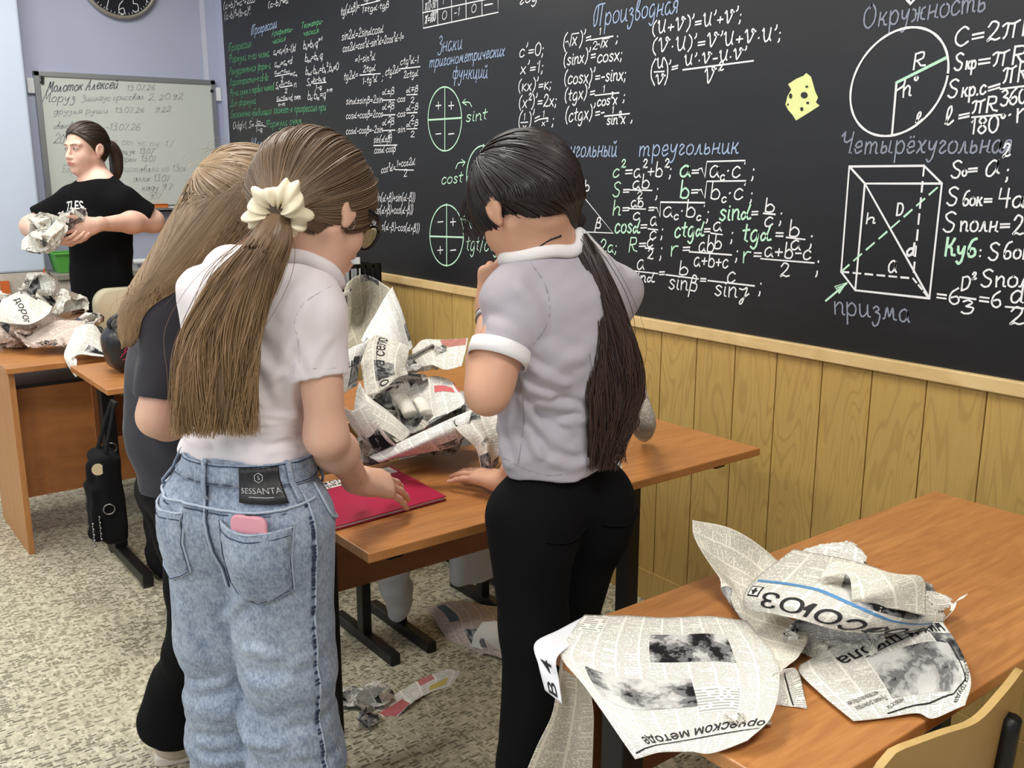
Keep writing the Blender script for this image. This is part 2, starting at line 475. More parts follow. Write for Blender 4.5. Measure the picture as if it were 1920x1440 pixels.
# ================================================================== chalkboard and its handwriting
GLY = {}
def _g(s):
    for line in s.strip().split('\n'):
        ch, rest = line[0], line[2:]
        w, st = rest.split('|')
        GLY[ch] = (float(w) / 100, [(q[0] == '!', [tuple(float(c) / 100 for c in p.split(',')) for p in q.lstrip('!').split()]) for q in st.split(';')])
_g('''
0 50|25,100 4,72 5,22 25,0 45,22 46,72 25,100
1 26|!2,70 18,100 16,0
2 50|5,75 20,100 42,86 36,52 4,2 20,8 36,0 52,6
3 45|5,90 25,100 40,80 18,55;18,55 46,40 38,6 16,0 2,12
4 50|!8,100 3,45 50,48;!42,100 38,0
5 45|!42,100 12,98 10,60;10,60 38,58 42,20 20,0 2,10
6 48|38,100 10,66 4,20 25,0 45,20 36,48 8,36
7 45|!2,98 45,98 15,0
8 46|25,55 5,76 23,100 42,78 25,55 3,25 23,0 45,25 25,55
9 46|44,80 22,100 4,76 18,54 40,66 44,84 36,20 12,0
a 46|42,48 24,58 5,38 6,8 22,0 38,22 42,56 40,14 48,0
b 46|!6,100 4,4;4,35 24,56 44,34 38,4 14,0 4,10
c 42|40,48 24,58 5,38 6,8 24,0 42,14
d 48|42,48 24,58 5,38 6,8 22,0 38,22;!44,100 40,4 48,0
e 42|4,28 38,34 32,56 12,50 4,22 16,0 40,12
f 36|36,90 24,100 16,80 14,0;!2,55 32,58
g 48|42,48 24,58 5,38 6,8 22,0 38,22 42,56 40,-15 24,-40 6,-28
h 46|!6,100 4,0;4,30 24,56 40,44 38,4 48,2
i 16|8,56 6,10 16,0;!9,74 10,78
j 20|14,56 10,-20 -4,-36
k 42|!6,58 4,0;!38,58 8,28 40,0
l 32|4,10 22,60 20,96 10,80 8,20 16,0 32,14
m 72|4,56 6,0;6,34 20,56 32,44 32,2;32,34 48,56 60,44 60,8 70,2
n 46|4,56 6,0;6,34 24,56 38,44 38,8 48,2
o 46|24,57 5,40 6,10 24,0 42,14 42,44 24,57
p 48|4,58 6,-42;6,38 26,58 44,38 38,6 20,0 6,10
q 48|42,48 24,58 5,38 6,8 22,0 38,22;!44,58 40,-42;!28,-14 52,-10
r 36|4,56 6,0;6,32 18,54 36,54
s 38|36,48 20,58 6,46 18,32 34,18 20,0 2,10
t 34|!18,86 14,10 28,2;!0,56 34,60
u 50|4,56 6,12 18,0 36,20 40,56;40,30 42,6 52,2
v 54|0,44 10,56 18,20 22,0 40,30 46,58 38,50 40,40 54,46
x 44|!4,58 40,0;!40,58 2,0
y 46|4,56 8,24 24,20 40,56;40,56 30,-18 14,-40 2,-28
z 40|!2,56 38,56 4,0 40,2
A 60|!2,0 28,100 54,0;!12,36 46,38
B 52|!6,100 4,0;6,100 38,92 36,60 8,52;8,52 48,44 44,6 4,0
C 56|52,84 34,100 8,70 6,26 28,0 54,18
D 58|!6,100 4,0;4,98 40,92 54,52 40,8 4,0
R 56|!8,100 4,0;8,98 44,94 44,58 10,50;!18,50 36,12 58,4
S 52|48,88 30,100 8,84 18,58 44,36 36,4 16,0 2,14
U 62|0,84 8,100 12,40 24,2 44,26 52,100;52,100 48,30 56,6
V 66|0,82 10,100 18,50 26,2 50,60 54,96 42,100 44,80 66,84
X 50|!4,100 46,0;!46,100 2,0
@ 60|52,84 32,24 12,2 2,22 16,44 34,26 44,4 62,8
B 52|!6,100 4,0;6,100 38,92 36,60 8,52;8,52 48,44 44,6 4,0
β 48|0,-36 10,55 20,96 40,88 34,56 16,52;16,52 46,42 40,4 12,4
π 66|0,66 14,78 40,72 64,84;22,74 16,20 6,2;!46,76 42,0
γ 58|4,50 24,46 46,56 26,-28 12,-38 16,-18 58,24
= 46|!2,46 44,48;!2,24 44,26
+ 44|!4,34 42,36;!23,56 22,12
- 36|!4,34 34,36
± 44|!4,40 42,42;!23,62 22,20;!4,8 42,10
∓ 44|!4,30 42,32;!23,52 22,8;!4,66 42,68
· 20|!8,30 12,34
. 14|!4,0 8,5
, 16|8,8 8,-6 2,-16
; 20|!9,50 11,55;9,10 9,-4 3,-14
: 18|!8,12 10,16;!8,48 10,52
( 26|24,108 6,76 4,24 22,-16
) 26|4,108 22,76 24,24 6,-16
' 16|12,112 12,92 4,78
| 14|!8,108 6,-14
< 40|!38,58 4,32 38,8
> 40|!4,58 38,32 4,8
≠ 46|!2,46 44,48;!2,24 44,26;!36,66 10,6
° 22|12,100 2,90 12,78 22,90 12,100
/ 34|!32,104 2,-10
? 40|4,84 20,100 36,80 18,50 18,30;!17,2 19,6
А 62|!2,0 34,100 44,0;!14,36 44,38
Б 54|6,96 50,100;!16,98 10,2;10,50 44,48 46,8 8,2
Г 46|4,80 16,98 46,96;!22,96 12,0
Д 62|10,0 24,60 30,98 50,96 52,0;!0,0 62,2;!0,0 0,-16;!62,2 62,-14
З 46|6,88 26,100 40,80 18,54;18,54 46,40 36,-10 12,-16 2,0
К 56|!10,100 6,0;48,96 30,60 10,50;10,50 34,44 40,8 56,4
О 66|36,100 6,70 6,22 28,0 54,24 58,70 38,100 26,84
П 78|6,20 2,50 20,92 74,98;30,94 26,20 12,0 4,14;!58,96 52,0
Р 52|!14,94 8,0;4,80 24,100 48,86 42,56 14,50
Ф 70|!36,104 32,0;34,86 8,90 4,58 30,50 62,56 64,88 36,86
Х 54|4,96 16,80 30,10 46,2;!48,100 2,0
Ч 60|0,80 14,100 14,62 28,52 48,66;!56,100 48,0 58,2
Т 72|4,92 20,100 70,100;!38,98 34,0
М 76|2,2 12,10 24,98 36,30 58,98 62,6 76,4
Л 60|2,2 14,10 36,98 46,6 58,4
а 46|42,48 24,58 5,38 6,8 22,0 38,22 42,56 40,14 48,0
б 46|44,104 22,92 6,50 8,8 24,0 42,14 38,42 18,46 8,28
в 40|8,30 28,80 20,98 8,60 8,8 24,0 38,20 26,40 10,34
г 36|4,46 14,58 30,48 14,28 6,10 18,0 36,12
д 48|42,48 24,58 5,38 6,8 22,0 38,22 42,56 40,-15 24,-40 6,-28
е 42|4,26 36,34 30,57 12,50 4,22 16,0 40,12
ё 42|4,26 36,34 30,57 12,50 4,22 16,0 40,12;!12,74 14,78;!28,76 30,80
ж 68|2,54 16,46 18,12 2,0;!36,58 32,0;66,56 50,46 48,10 68,2;!16,30 52,32
з 40|6,46 20,58 32,44 16,30;16,30 36,18 26,-26 8,-36 2,-20
и 50|4,56 6,12 18,0 36,20 40,56;40,30 42,6 52,2
й 50|4,56 6,12 18,0 36,20 40,56;40,30 42,6 52,2;12,82 24,74 36,86
к 44|!8,58 4,0;38,56 22,34 8,28;8,28 26,24 32,4 44,2
л 46|0,2 10,8 26,56 34,8 46,2
м 62|0,2 8,8 18,56 28,14 44,56 48,8 60,2
н 50|!8,58 4,0;!8,26 40,32;!44,58 38,6 52,2
о 46|24,57 5,40 6,10 24,0 42,14 42,44 24,57
п 46|4,56 6,0;6,34 24,56 38,44 38,8 48,2
р 48|4,58 6,-42;6,38 26,58 44,38 38,6 20,0 6,10
с 42|40,48 24,58 5,38 6,8 24,0 42,14
т 72|4,56 6,0;6,34 20,56 32,44 32,2;32,34 48,56 60,44 60,8 70,2
у 46|4,56 8,24 24,20 40,56;40,56 30,-18 14,-40 2,-28
ф 60|!34,86 28,-42;30,50 8,56 4,16 26,4;32,48 52,58 56,14 30,4
х 44|4,54 14,46 28,6 42,2;!40,58 2,0
ц 52|4,56 6,12 18,0 36,20 40,56;40,30 40,0 48,-18 40,-26 54,2
ч 44|2,50 6,56 8,32 20,26 34,38;!38,58 34,6 44,2
щ 76|4,56 6,8 20,2 30,22 32,56;32,20 40,2 54,18 58,56;58,30 58,0 66,-18 58,-24 74,2
ш 72|4,56 6,8 20,2 30,22 32,56;32,20 40,2 54,18 58,56;58,30 60,6 72,2
ы 62|6,56 4,4;4,24 24,34 30,10 14,0 4,6;!48,58 44,6 60,2
ь 40|6,56 4,4;4,24 26,36 34,12 16,0 4,6
ю 66|!6,58 4,0;!6,30 22,30;44,57 24,40 26,10 44,0 62,14 62,44 44,57
я 46|0,0 14,16 20,26;36,2 36,56 12,54 10,32 36,26
''')


class Ink:
    """strokes drawn on a wall plane: pixel coordinates of the writing are turned into points of the wall"""
    def __init__(s, place, width):
        s.place = place; s.w = width; s.buckets = {}; s.blk = 'writing'

    def stroke(s, pts, col, wf=1.0):
        q = np.array([s.place(*p) for p in pts])
        s.buckets.setdefault((s.blk, col), []).append((q, s.w * wf))

    def line(s, pts, col, wf=1.0, smooth=False):
        s.stroke(spline(pts, 6) if smooth else pts, col, wf)

    def text(s, txt, x0, y0, x1, y1, h, col='w', slant=0.10, wf=1.0, jit=0.02):
        # layout in em units, '^' raises and '_' lowers the next character
        out = []; x = 0.0; i = 0; m = 1.0; dy = 0.0
        while i < len(txt):
            c = txt[i]
            if c == '^': m, dy = 0.55, 0.62; i += 1; c = txt[i]
            elif c == '_': m, dy = 0.5, -0.18; i += 1; c = txt[i]
            else: m, dy = 1.0, 0.0
            i += 1
            if c == ' ': x += 0.32; continue
            w, st = GLY[c]
            jy = RNG.uniform(-jit, jit); js = 1 + RNG.uniform(-jit, jit) * 2
            for sharp, pts in st:
                p = [(x + px * m * js, dy + jy + py * m * js) for px, py in pts]
                if not sharp: p = spline([(a, b, 0) for a, b in p], 5)
                out.append([(a[0], a[1]) for a in p])
            x += w * m + 0.10 * m
        tot = max(x - 0.1, 0.1)
        if h < 17.5 and s.w > 0.0045: wf *= 0.72
        sx = (x1 - x0) / tot
        for p in out:
            s.stroke([(x0 + u * sx + v * h * slant, y0 + (y1 - y0) * u / tot - v * h) for u, v in p], col, wf)

    def build(s, blk, name, mats, normal, off, parent):
        """one mesh for one block of writing, a material per colour of ink"""
        n = np.asarray(normal, float)
        V = []; F = []; M = []; keys = [k for k in s.buckets if k[0] == blk]
        for mi, key in enumerate(keys):
            for q, w in s.buckets[key]:
                q = q + n * (off + RNG.uniform(0, 0.0004))
                m = len(q)
                if m < 2: continue
                t = np.gradient(q, axis=0)
                t /= np.linalg.norm(t, axis=1, keepdims=True) + 1e-9
                b = np.cross(t, n)
                ext = t * (w * 0.35)
                q = q.copy(); q[0] -= ext[0]; q[-1] += ext[-1]
                k = len(V)
                wob = w * 0.5 * (1 + 0.12 * np.sin(np.arange(m) * 1.7 + k))[:, None]
                for a, c in zip(q + b * wob, q - b * wob): V += [a, c]
                for i in range(m - 1):
                    F.append((k + 2 * i, k + 2 * i + 1, k + 2 * i + 3, k + 2 * i + 2)); M.append(mi)
        return mesh_obj(name, V, F, None, parent, mats=[mats[k[1]] for k in keys], fmat=M)


BOARD_Y = WY - 0.012
def board_mat():
    t = NT('black_board_film', 0.36, 0.42)
    co = t.coord()
    sm = t.noise(t.mapping(co, (1, 1, 2.2)), 2.2, 5, 0.6)
    wipe = t.noise(t.mapping(co, (3.0, 1, 9.0), rot=(0, 0.6, 0)), 1.6, 4, 0.65, 1.0)
    k = t.math('MULTIPLY', t.ramp(sm, [(0.4, 0.0), (0.85, 1.0)]), t.ramp(wipe, [(0.45, 0.0), (0.8, 1.0)]))
    t.color(t.mix(t.math('MULTIPLY', k, 0.35), lin((24, 25, 28)), lin((58, 60, 66))))
    t.set(t.b.inputs['Roughness'], t.math('ADD', 0.34, t.math('MULTIPLY', sm, 0.10)))
    return t.m


board = thing('chalkboard', (-2.7, BOARD_Y, 1.0), 'long black wall chalkboard covered in handwritten maths formulas, above the oak panelling', 'chalkboard')
MB().box(-5.817, 1.2, BOARD_Y, WY - 0.001, 1.004, 2.82).build('board_panel', board_mat(), board)

bp = lambda x, y: ony(x, y, BOARD_Y)
K = Ink(bp, 0.0046)

T, Ln = K.text, K.line


def frac(top, bot, tx0, ty0, tx1, ty1, bx0, by0, bx1, by1, lx0, ly0, lx1, ly1, h, hb=None, col='w'):
    T(top, tx0, ty0, tx1, ty1, h, col); T(bot, bx0, by0, bx1, by1, hb or h, col); Ln([(lx0, ly0), (lx1, ly1)], col)


K.blk = 'progressions'  # --- far left block
T("(a+b)^2=a^2+2ab", 419, 18, 478, 4, 13); T("(a-b)^2=(b-a)^2.", 421, 37, 470, 26, 13); T("(a-b)^2=a^2", 503, 15, 544, 5, 12)
T("Прогрессии", 471, 66, 519, 52, 19, 'b')
T("Арифмети-", 510, 68, 549, 59, 12, 'g'); T("ческая", 511, 83, 536, 76, 11, 'g')
T("Геометри-", 566, 54, 606, 44, 12, 'g'); T("ческая", 569, 68, 598, 61, 12, 'g')
for s_, a_ in (("Прогрессия", (428, 97, 471, 88, 16)), ("Формула n-го члена", (429, 118, 505, 106, 16)), ("Рекуррентная форм-а", (430, 141, 508, 128, 15)),
               ("Характеристич-е св-во", (431, 161, 503, 150, 14)), ("Фо-ла сумм n первых членов", (431, 181, 514, 168, 14)), ("Доп формула", (432, 200, 480, 194, 13)),
               ("Бесконечно убывающая", (433, 221, 509, 214, 14)), ("геомет-я прогрессия при", (513, 213, 611, 207, 15))):
    T(s_, *a_, 'g')
T("0<|q|<1, S=", 437, 242, 476, 239, 13); frac("b_1", "1-q", 481, 233, 492, 232, 480, 247, 492, 246, 479, 236, 495, 235, 9)
T("-", 494, 241, 499, 240, 10); T("Формула сумм", 499, 240, 566, 231, 15, 'g')
T("a_n=a_1+(n-1)d", 513, 103, 554, 96, 14); T("a_n_+_1=a_n+d", 515, 126, 548, 119, 14)
frac("a_n_+_1+a_n_-_1", "2", 515, 139, 543, 134, 527, 153, 531, 152, 516, 143, 544, 138, 9); T("=a_n", 544, 144, 557, 141, 12)
T("S_n=", 517, 167, 526, 165, 13); frac("a_1+a_n", "2", 527, 160, 547, 156, 534, 175, 539, 174, 526, 164, 549, 160, 9); T("n", 551, 164, 556, 163, 14)
frac("a_n-a_m", "n-m", 519, 187, 539, 184, 522, 200, 535, 198, 519, 190, 540, 187, 9); T("=d, n≠m", 541, 189, 564, 186, 12)
T("b_n=b_1·q^n^-^1", 569, 92, 603, 85, 15); T("b_n_+_1=b_n·q", 572, 116, 605, 109, 15); T("b_n_+_1·b_n_-_1=b_n^2,b_n≠0", 573, 140, 635, 131, 15)
T("S_n=", 575, 161, 588, 158, 13); frac("b_1-b_n·q", "1-q", 588, 153, 610, 150, 592, 168, 603, 167, 588, 157, 612, 154, 9)
T("b_n:b_m=q^n^-^m", 577, 187, 622, 181, 16)
T("Квадратный", 470, 282, 527, 279, 24, 'b'); T("ax^2+bx+c", 441, 300, 478, 296, 12); T("ax^2+bx+c", 495, 300, 530, 296, 13)
K.blk = 'trigonometry'  # --- trigonometry column
T("tg(@±β)=", 639, 30, 674, 18, 17); frac("tg@±tgβ", "1∓tg@·tgβ", 682, 4, 715, -6, 679, 25, 729, 14, 677, 10, 713, 1, 13)
T("sin2@=2sin@cos@", 641, 76, 719, 61, 17); T("cos2@=cos^2@-sin^2@=2cos^2@-1=", 643, 98, 757, 75, 16); T("=1-sin^2@", 666, 118, 703, 113, 15)
T("tg2@=", 645, 151, 671, 146, 16); frac("2tg@", "1-tg^2@", 681, 136, 704, 132, 680, 158, 707, 153, 675, 141, 714, 138, 13); T(";", 716, 151, 720, 150, 14)
T("ctg2@=", 723, 142, 751, 136, 16); frac("ctg^2@-1", "2ctg@", 751, 122, 785, 118, 757, 147, 784, 142, 752, 129, 788, 125, 14)
for yy, (s1, s2, o1, o2) in zip((0, 1, 2), (("sin@±sinβ=2sin", "·cos", "@±β", "@∓β"), ("cos@+cosβ=2cos", "·cos", "@+β", "@-β"), ("cos@-cosβ=-2sin", "·sin", "@+β", "@-β"))):
    y1_ = (195, 222, 251)[yy]
    T(s1, 649, y1_ + 1, 718, y1_ - 3, 14)
    y2_ = (188, 216, 245)[yy]
    frac(o1, "2", 717, y2_ - 10, 739, y2_ - 12, 728, y2_ + 13, 734, y2_ + 13, 717, y2_, 741, y2_ - 1, 13, 11)
    T(s2, 743, y2_ + 4, 760, y2_ + 2, 13)
    y3_ = (178, 212, 242)[yy]
    frac(o2, "2", 762, y3_ - 4, 784, y3_ - 7, 770, y3_ + 15, 777, y3_ + 15, 763, y3_, 783, y3_ - 1, 12, 11)
frac("sin(@±β)", "cos@·cosβ", 701, 268, 734, 266, 702, 288, 742, 284, 701, 273, 745, 272, 14)
T("cos^2@=", 715, 325, 741, 320, 15); frac("1+cos2@", "2", 744, 313, 778, 309, 757, 332, 763, 331, 741, 318, 776, 319, 14)
T("(sin(@+β)+sin(@-β))", 700, 378, 778, 377, 16); T("cos(@+β)+cos(@-β))", 700, 401, 774, 400, 16); T("1/2(cos(@-β)-cos(@+β))", 690, 429, 786, 435, 15)
K.blk = 'table'  # --- table of values
Ln([(793, -6), (794, 53), (935, 23), (934, -20)], 'w'); Ln([(793, 24), (935, -6)], 'w')
for a_, b_ in ((821, 47), (847, 42), (874, 36), (904, 30)): Ln([(a_, -10), (a_ + .5, b_)], 'w')
T("π/2=90°", 797, 20, 819, 14, 17); T("π=180°", 797, 45, 819, 38, 19)
T("1", 829, 8, 833, 7, 14); T("0", 829, 37, 838, 35, 17); T("-1", 851, 31, 862, 28, 16); T("0", 884, 24, 893, 22, 16); Ln([(909, 10), (924, 7)], 'w', 1.2)
T("годия", 974, 9, 1034, -6, 24, 'w', 0.2)
K.blk = 'signs'  # --- signs of the functions
T("Знаки", 821, 98, 866, 92, 30, 'b'); T("тригонометрических", 805, 127, 946, 104, 24, 'b', 0.15); T("функций", 849, 149, 914, 146, 28, 'b')


def ell(cx, cy, rx, ry, col, sh=0.0, wf=1.2, a0=0, a1=2 * pi):
    Ln([(cx + rx * math.cos(t), cy + ry * math.sin(t) + sh * math.cos(t)) for t in np.linspace(a0, a1, 48)], col, wf)


for cx, cy, sg in ((834.6, 223, '++--'), (907, 330, '-+-+'), (838, 441, '-++-')):
    ell(cx, cy, 31.5, 60 if cy < 300 else 57, 'l')
    Ln([(cx - 31, cy + 2), (cx + 31, cy - 2 + (6 if cy > 400 else 0))], 'l', 1.4); Ln([(cx, cy - 59), (cx, cy + 58)], 'l', 1.2)
    for i, ch in enumerate(sg):
        sx, sy = cx + (-12 if i % 2 == 0 else 12), cy + (-25 if i < 2 else 28)
        Ln([(sx - 5, sy + .5), (sx + 5, sy - .5)], 'w')
        if ch == '+': Ln([(sx, sy - 7), (sx, sy + 7)], 'w')
Ln([(885, 200), (880, 192), (868, 192)], 'l', 1, True); Ln([(873, 186), (867, 192), (875, 197)], 'l')
Ln([(855, 316), (860, 306), (872, 304)], 'l', 1, True); Ln([(866, 299), (873, 304), (868, 311)], 'l')
Ln([(884, 428), (878, 414), (866, 411)], 'l', 1, True); Ln([(872, 405), (865, 411), (873, 417)], 'l')
T("sint", 874, 229, 913, 223, 22, 'l'); T("cost", 828, 345, 867, 342, 22, 'l'); T("tgt/ctgt", 874, 470, 942, 470, 30, 'l')
K.blk = 'derivatives'  # --- derivatives
T("c'=0;", 974, 107, 1020, 103, 24); T("x'=1;", 976, 139, 1019, 135, 22); T("(kx)'=k;", 972, 172, 1034, 166, 22); T("(x^2)'=2x;", 973, 203, 1044, 198, 23)
T("(", 972, 240, 978, 240, 30); frac("1", "x", 982, 225, 985, 225, 980, 243, 987, 243, 977, 230, 990, 229, 13); T(")'=", 990, 240, 1011, 231, 28)
frac("1", "x^2", 1018, 219, 1021, 219, 1016, 236, 1027, 235, 1011, 224, 1028, 221, 12); T(";", 1035, 235, 1039, 235, 24)
T("(", 1056, 92, 1062, 92, 28); Ln([(1061, 79), (1065, 77), (1069, 88), (1073, 64), (1086, 62)], 'w'); T("x", 1073, 85, 1082, 84, 26); T(")'=", 1086, 86, 1108, 80, 26)
frac("1", "2", 1124, 65, 1127, 65, 1111, 93, 1120, 92, 1108, 75, 1150, 68, 13, 15); Ln([(1121, 84), (1124, 82), (1127, 91), (1131, 73), (1143, 71)], 'w'); T("x", 1131, 89, 1139, 88, 20); T(";", 1155, 79, 1160, 79, 22)
T("(sinx)'=", 1057, 124, 1116, 113, 24); T("cosx;", 1120, 118, 1167, 112, 24)
T("(cosx)'=-sinx;", 1058, 158, 1174, 150, 25)
T("(tgx)'=", 1059, 190, 1115, 182, 24); frac("1", "cos^2x", 1131, 173, 1134, 173, 1120, 199, 1157, 195, 1116, 179, 1161, 174, 14, 20); T(";", 1168, 190, 1173, 190, 22)
T("(ctgx)'=-", 1060, 229, 1133, 220, 26); frac("1", "sin^2x", 1148, 212, 1151, 212, 1138, 234, 1172, 231, 1134, 218, 1181, 213, 14, 20); T(",", 1183, 227, 1187, 227, 22)
T("Производная", 1112, 50, 1272, 24, 40, 'b', 0.1)
T("(U+V)'=U'+V';", 1223, 65, 1391, 40, 25); T("(V·U)'=V'U+V·U';", 1223, 100, 1465, 75, 26)
Ln([(1230, 110), (1223, 125), (1222, 145), (1228, 160)], 'w', 1, True); Ln([(1246, 108), (1252, 122), (1252, 143), (1247, 159)], 'w', 1, True)
frac("U", "V", 1231, 128, 1244, 127, 1229, 159, 1247, 157, 1227, 135, 1246, 134, 18, 19); T("'=", 1253, 137, 1271, 133, 22)
frac("U'·V-U·V'", "V^2", 1283, 123, 1399, 110, 1320, 159, 1353, 150, 1281, 131, 1413, 114, 20, 30); 
K.blk = 'triangle'  # --- right-angled triangle
T("Прямоугольный", 1004, 296, 1156, 293, 34, 'b', 0.12); T("треугольник", 1198, 293, 1384, 287, 34, 'b', 0.12)
Ln([(1047, 310), (1150, 437), (1004, 431), (1046, 310)], 'w', 1.3); T("b", 1096, 358, 1105, 358, 20); T("β", 1116, 428, 1126, 428, 20); T("c", 1088, 431, 1093, 431, 18); Ln([(1046, 318), (1053, 322), (1049, 328)], 'w')
T("c^2", 1149, 333, 1170, 330, 26, 'l'); T("=a^2+b^2;", 1172, 333, 1260, 331, 28)
T("a", 1274, 332, 1293, 331, 34, 'l', wf=1.4); T("=", 1297, 330, 1310, 330, 24); Ln([(1311, 317), (1316, 315), (1322, 333), (1326, 303), (1398, 301), (1397, 307)], 'w', 1.1); T("a_c·c", 1330, 332, 1388, 332, 36); T(";", 1409, 334, 1415, 334, 30)
T("S", 1149, 369, 1163, 368, 27, 'l'); T("=", 1168, 366, 1180, 366, 22); frac("ab", "2", 1186, 354, 1217, 353, 1194, 373, 1205, 372, 1181, 356, 1223, 357, 26, 14); T(";", 1229, 370, 1235, 370, 30)
T("b", 1275, 371, 1291, 371, 32, 'l', wf=1.3); T("=", 1296, 368, 1308, 368, 24); Ln([(1310, 357), (1315, 355), (1322, 372), (1326, 340), (1400, 339), (1397, 347)], 'w', 1.1); T("b_c·c", 1332, 373, 1392, 374, 34); T(";", 1406, 377, 1412, 377, 28)
T("h", 1149, 403, 1163, 403, 28, 'l'); T("=", 1167, 400, 1179, 400, 22); frac("ab", "c", 1183, 388, 1206, 388, 1187, 412, 1200, 412, 1179, 391, 1211, 392, 20, 24); T("=", 1216, 400, 1226, 400, 22)
Ln([(1228, 390), (1232, 389), (1238, 407), (1239, 379), (1323, 380), (1321, 387)], 'w', 1.1); T("a_c·b_c", 1243, 406, 1313, 407, 32); T(";", 1324, 414, 1330, 414, 32)
T("sin@", 1349, 413, 1408, 411, 34, 'l', wf=1.3); T("=", 1409, 408, 1421, 408, 24); frac("b", "c", 1434, 397, 1452, 397, 1433, 425, 1449, 424, 1432, 400, 1454, 402, 26, 30); T(";", 1461, 418, 1467, 418, 34)
T("cos@", 1153, 436, 1200, 437, 30, 'l', wf=1.3); T("=", 1201, 433, 1213, 433, 24); frac("a", "c", 1219, 423, 1231, 423, 1218, 448, 1230, 448, 1216, 429, 1234, 431, 28, 26); T(";", 1239, 446, 1244, 446, 30)
T("ctg@", 1265, 445, 1320, 443, 32, 'l', wf=1.3); T("=", 1320, 440, 1332, 440, 24); frac("a", "b", 1337, 433, 1353, 433, 1339, 466, 1353, 466, 1333, 437, 1355, 440, 28, 26); T(";", 1370, 452, 1375, 452, 30)
T("tg@", 1392, 453, 1446, 452, 36, 'l', wf=1.3); T("=", 1454, 449, 1468, 450, 26); frac("b", "a", 1479, 443, 1499, 443, 1482, 468, 1500, 469, 1475, 445, 1510, 449, 32, 30); T(";", 1518, 462, 1524, 462, 36)
T("=2a;", 1112, 470, 1157, 474, 24, 'l'); T("R", 1179, 472, 1194, 472, 27, 'l'); T("=", 1198, 468, 1211, 468, 24); frac("c", "2", 1213, 463, 1224, 463, 1214, 485, 1224, 486, 1210, 465, 1226, 466, 26, 18); T(";", 1237, 484, 1242, 484, 34)
T("r", 1257, 480, 1271, 479, 34, 'l'); T("=", 1280, 475, 1293, 475, 24); frac("ab", "a+b+c", 1310, 472, 1338, 472, 1301, 498, 1365, 503, 1293, 472, 1372, 478, 30, 28); T(";", 1379, 487, 1384, 487, 30)
T("r", 1392, 493, 1406, 493, 36, 'l'); T("=", 1413, 486, 1427, 487, 26); frac("a+b-c", "2", 1433, 481, 1520, 487, 1462, 518, 1480, 518, 1427, 485, 1527, 493, 30, 26); T(";", 1530, 512, 1536, 512, 44)
frac("a", "sin@", 1194, 505, 1207, 505, 1184, 528, 1227, 530, 1179, 507, 1234, 513, 30, 22); T("=", 1236, 520, 1246, 520, 22)
frac("b", "sinβ", 1273, 515, 1290, 515, 1254, 541, 1306, 547, 1249, 515, 1310, 523, 26, 30); T("=", 1313, 532, 1324, 533, 22)
frac("c", "sinγ", 1363, 530, 1378, 530, 1340, 554, 1404, 559, 1328, 526, 1415, 536, 34, 32); T(";", 1423, 549, 1428, 550, 36)
T(";", 1157, 512, 1162, 512, 30)
# --- cheese drawing
CH = [(1478, 158), (1493, 148), (1507, 142), (1512, 137), (1521, 144), (1529, 172), (1534, 183), (1530, 192), (1537, 198), (1519, 210), (1493, 226), (1486, 215), (1478, 206), (1473, 196), (1477, 180), (1484, 168)]
K.blk = 'circle'  # --- circle
T("Окружность", 1618, 54, 1848, 20, 44, 'v', 0.1); Ln([(1702, 0), (1708, 7), (1714, 0)], 'w', 1.6)
P_ = [(1500 + (855 + 415 * math.cos(t) + 68 * math.sin(t)) / 4.571, (700 - 62 * math.cos(t) - 462 * math.sin(t)) / 4.571) for t in np.linspace(0, 2 * pi, 60)]
Ln(P_, 'w', 1.25); Ln([(1681.5, 155), (1773.5, 109)], 'l', 1.5); Ln([(1681.5, 155), (1673, 253)], 'w', 1.2); Ln([(1698, 148), (1695, 160), (1683, 169)], 'w', 1.1, True)
T("R", 1712, 131, 1734, 124, 29); T("n°", 1692, 183, 1719, 178, 36); T("l", 1716, 232, 1730, 226, 20)
T("C=2πR", 1789, 88, 1944, 62, 36); T("S", 1789, 132, 1806, 130, 32); T("кр", 1811, 130, 1830, 128, 26); T("=πR^2", 1834, 128, 1940, 116, 34)
T("S", 1777, 184, 1796, 181, 32); T("кр.с", 1803, 181, 1848, 176, 28); T("=", 1852, 178, 1874, 172, 28); T("πR^2", 1880, 157, 1940, 150, 36); Ln([(1876, 167), (1940, 159)], 'w'); T("360°", 1876, 199, 1934, 192, 30)
T("l", 1770, 237, 1788, 231, 36); T("=", 1797, 229, 1818, 225, 28); T("πR", 1822, 213, 1869, 209, 29); Ln([(1823, 220), (1878, 215)], 'w'); T("180°", 1820, 251, 1882, 247, 32); T("·n", 1886, 231, 1932, 228, 46)
K.blk = 'prism'  # --- prism
T("Четырёхугольная", 1575, 288, 1897, 286, 40, 'v', 0.15)
z8 = lambda x, y: (1500 + x / 3.6, 240 + y / 3.6)
A, B_, C_, D_, E_, F_, G_, I_ = [z8(*p) for p in ((335, 260), (840, 255), (960, 375), (440, 375), (280, 970), (375, 1095), (875, 1150), (765, 1015))]
for a_, b_ in ((A, B_), (B_, C_), (C_, D_), (D_, A), (A, E_), (E_, F_), (F_, G_), (G_, C_), (D_, F_), (D_, G_)): Ln([a_, b_], 'w', 1.15)


def dash(a, b, n, col, fill=0.62):
    a, b = np.array(a), np.array(b)
    for i in range(n):
        Ln([tuple(a + (b - a) * i / n), tuple(a + (b - a) * (i + fill) / n)], col, 1.1)


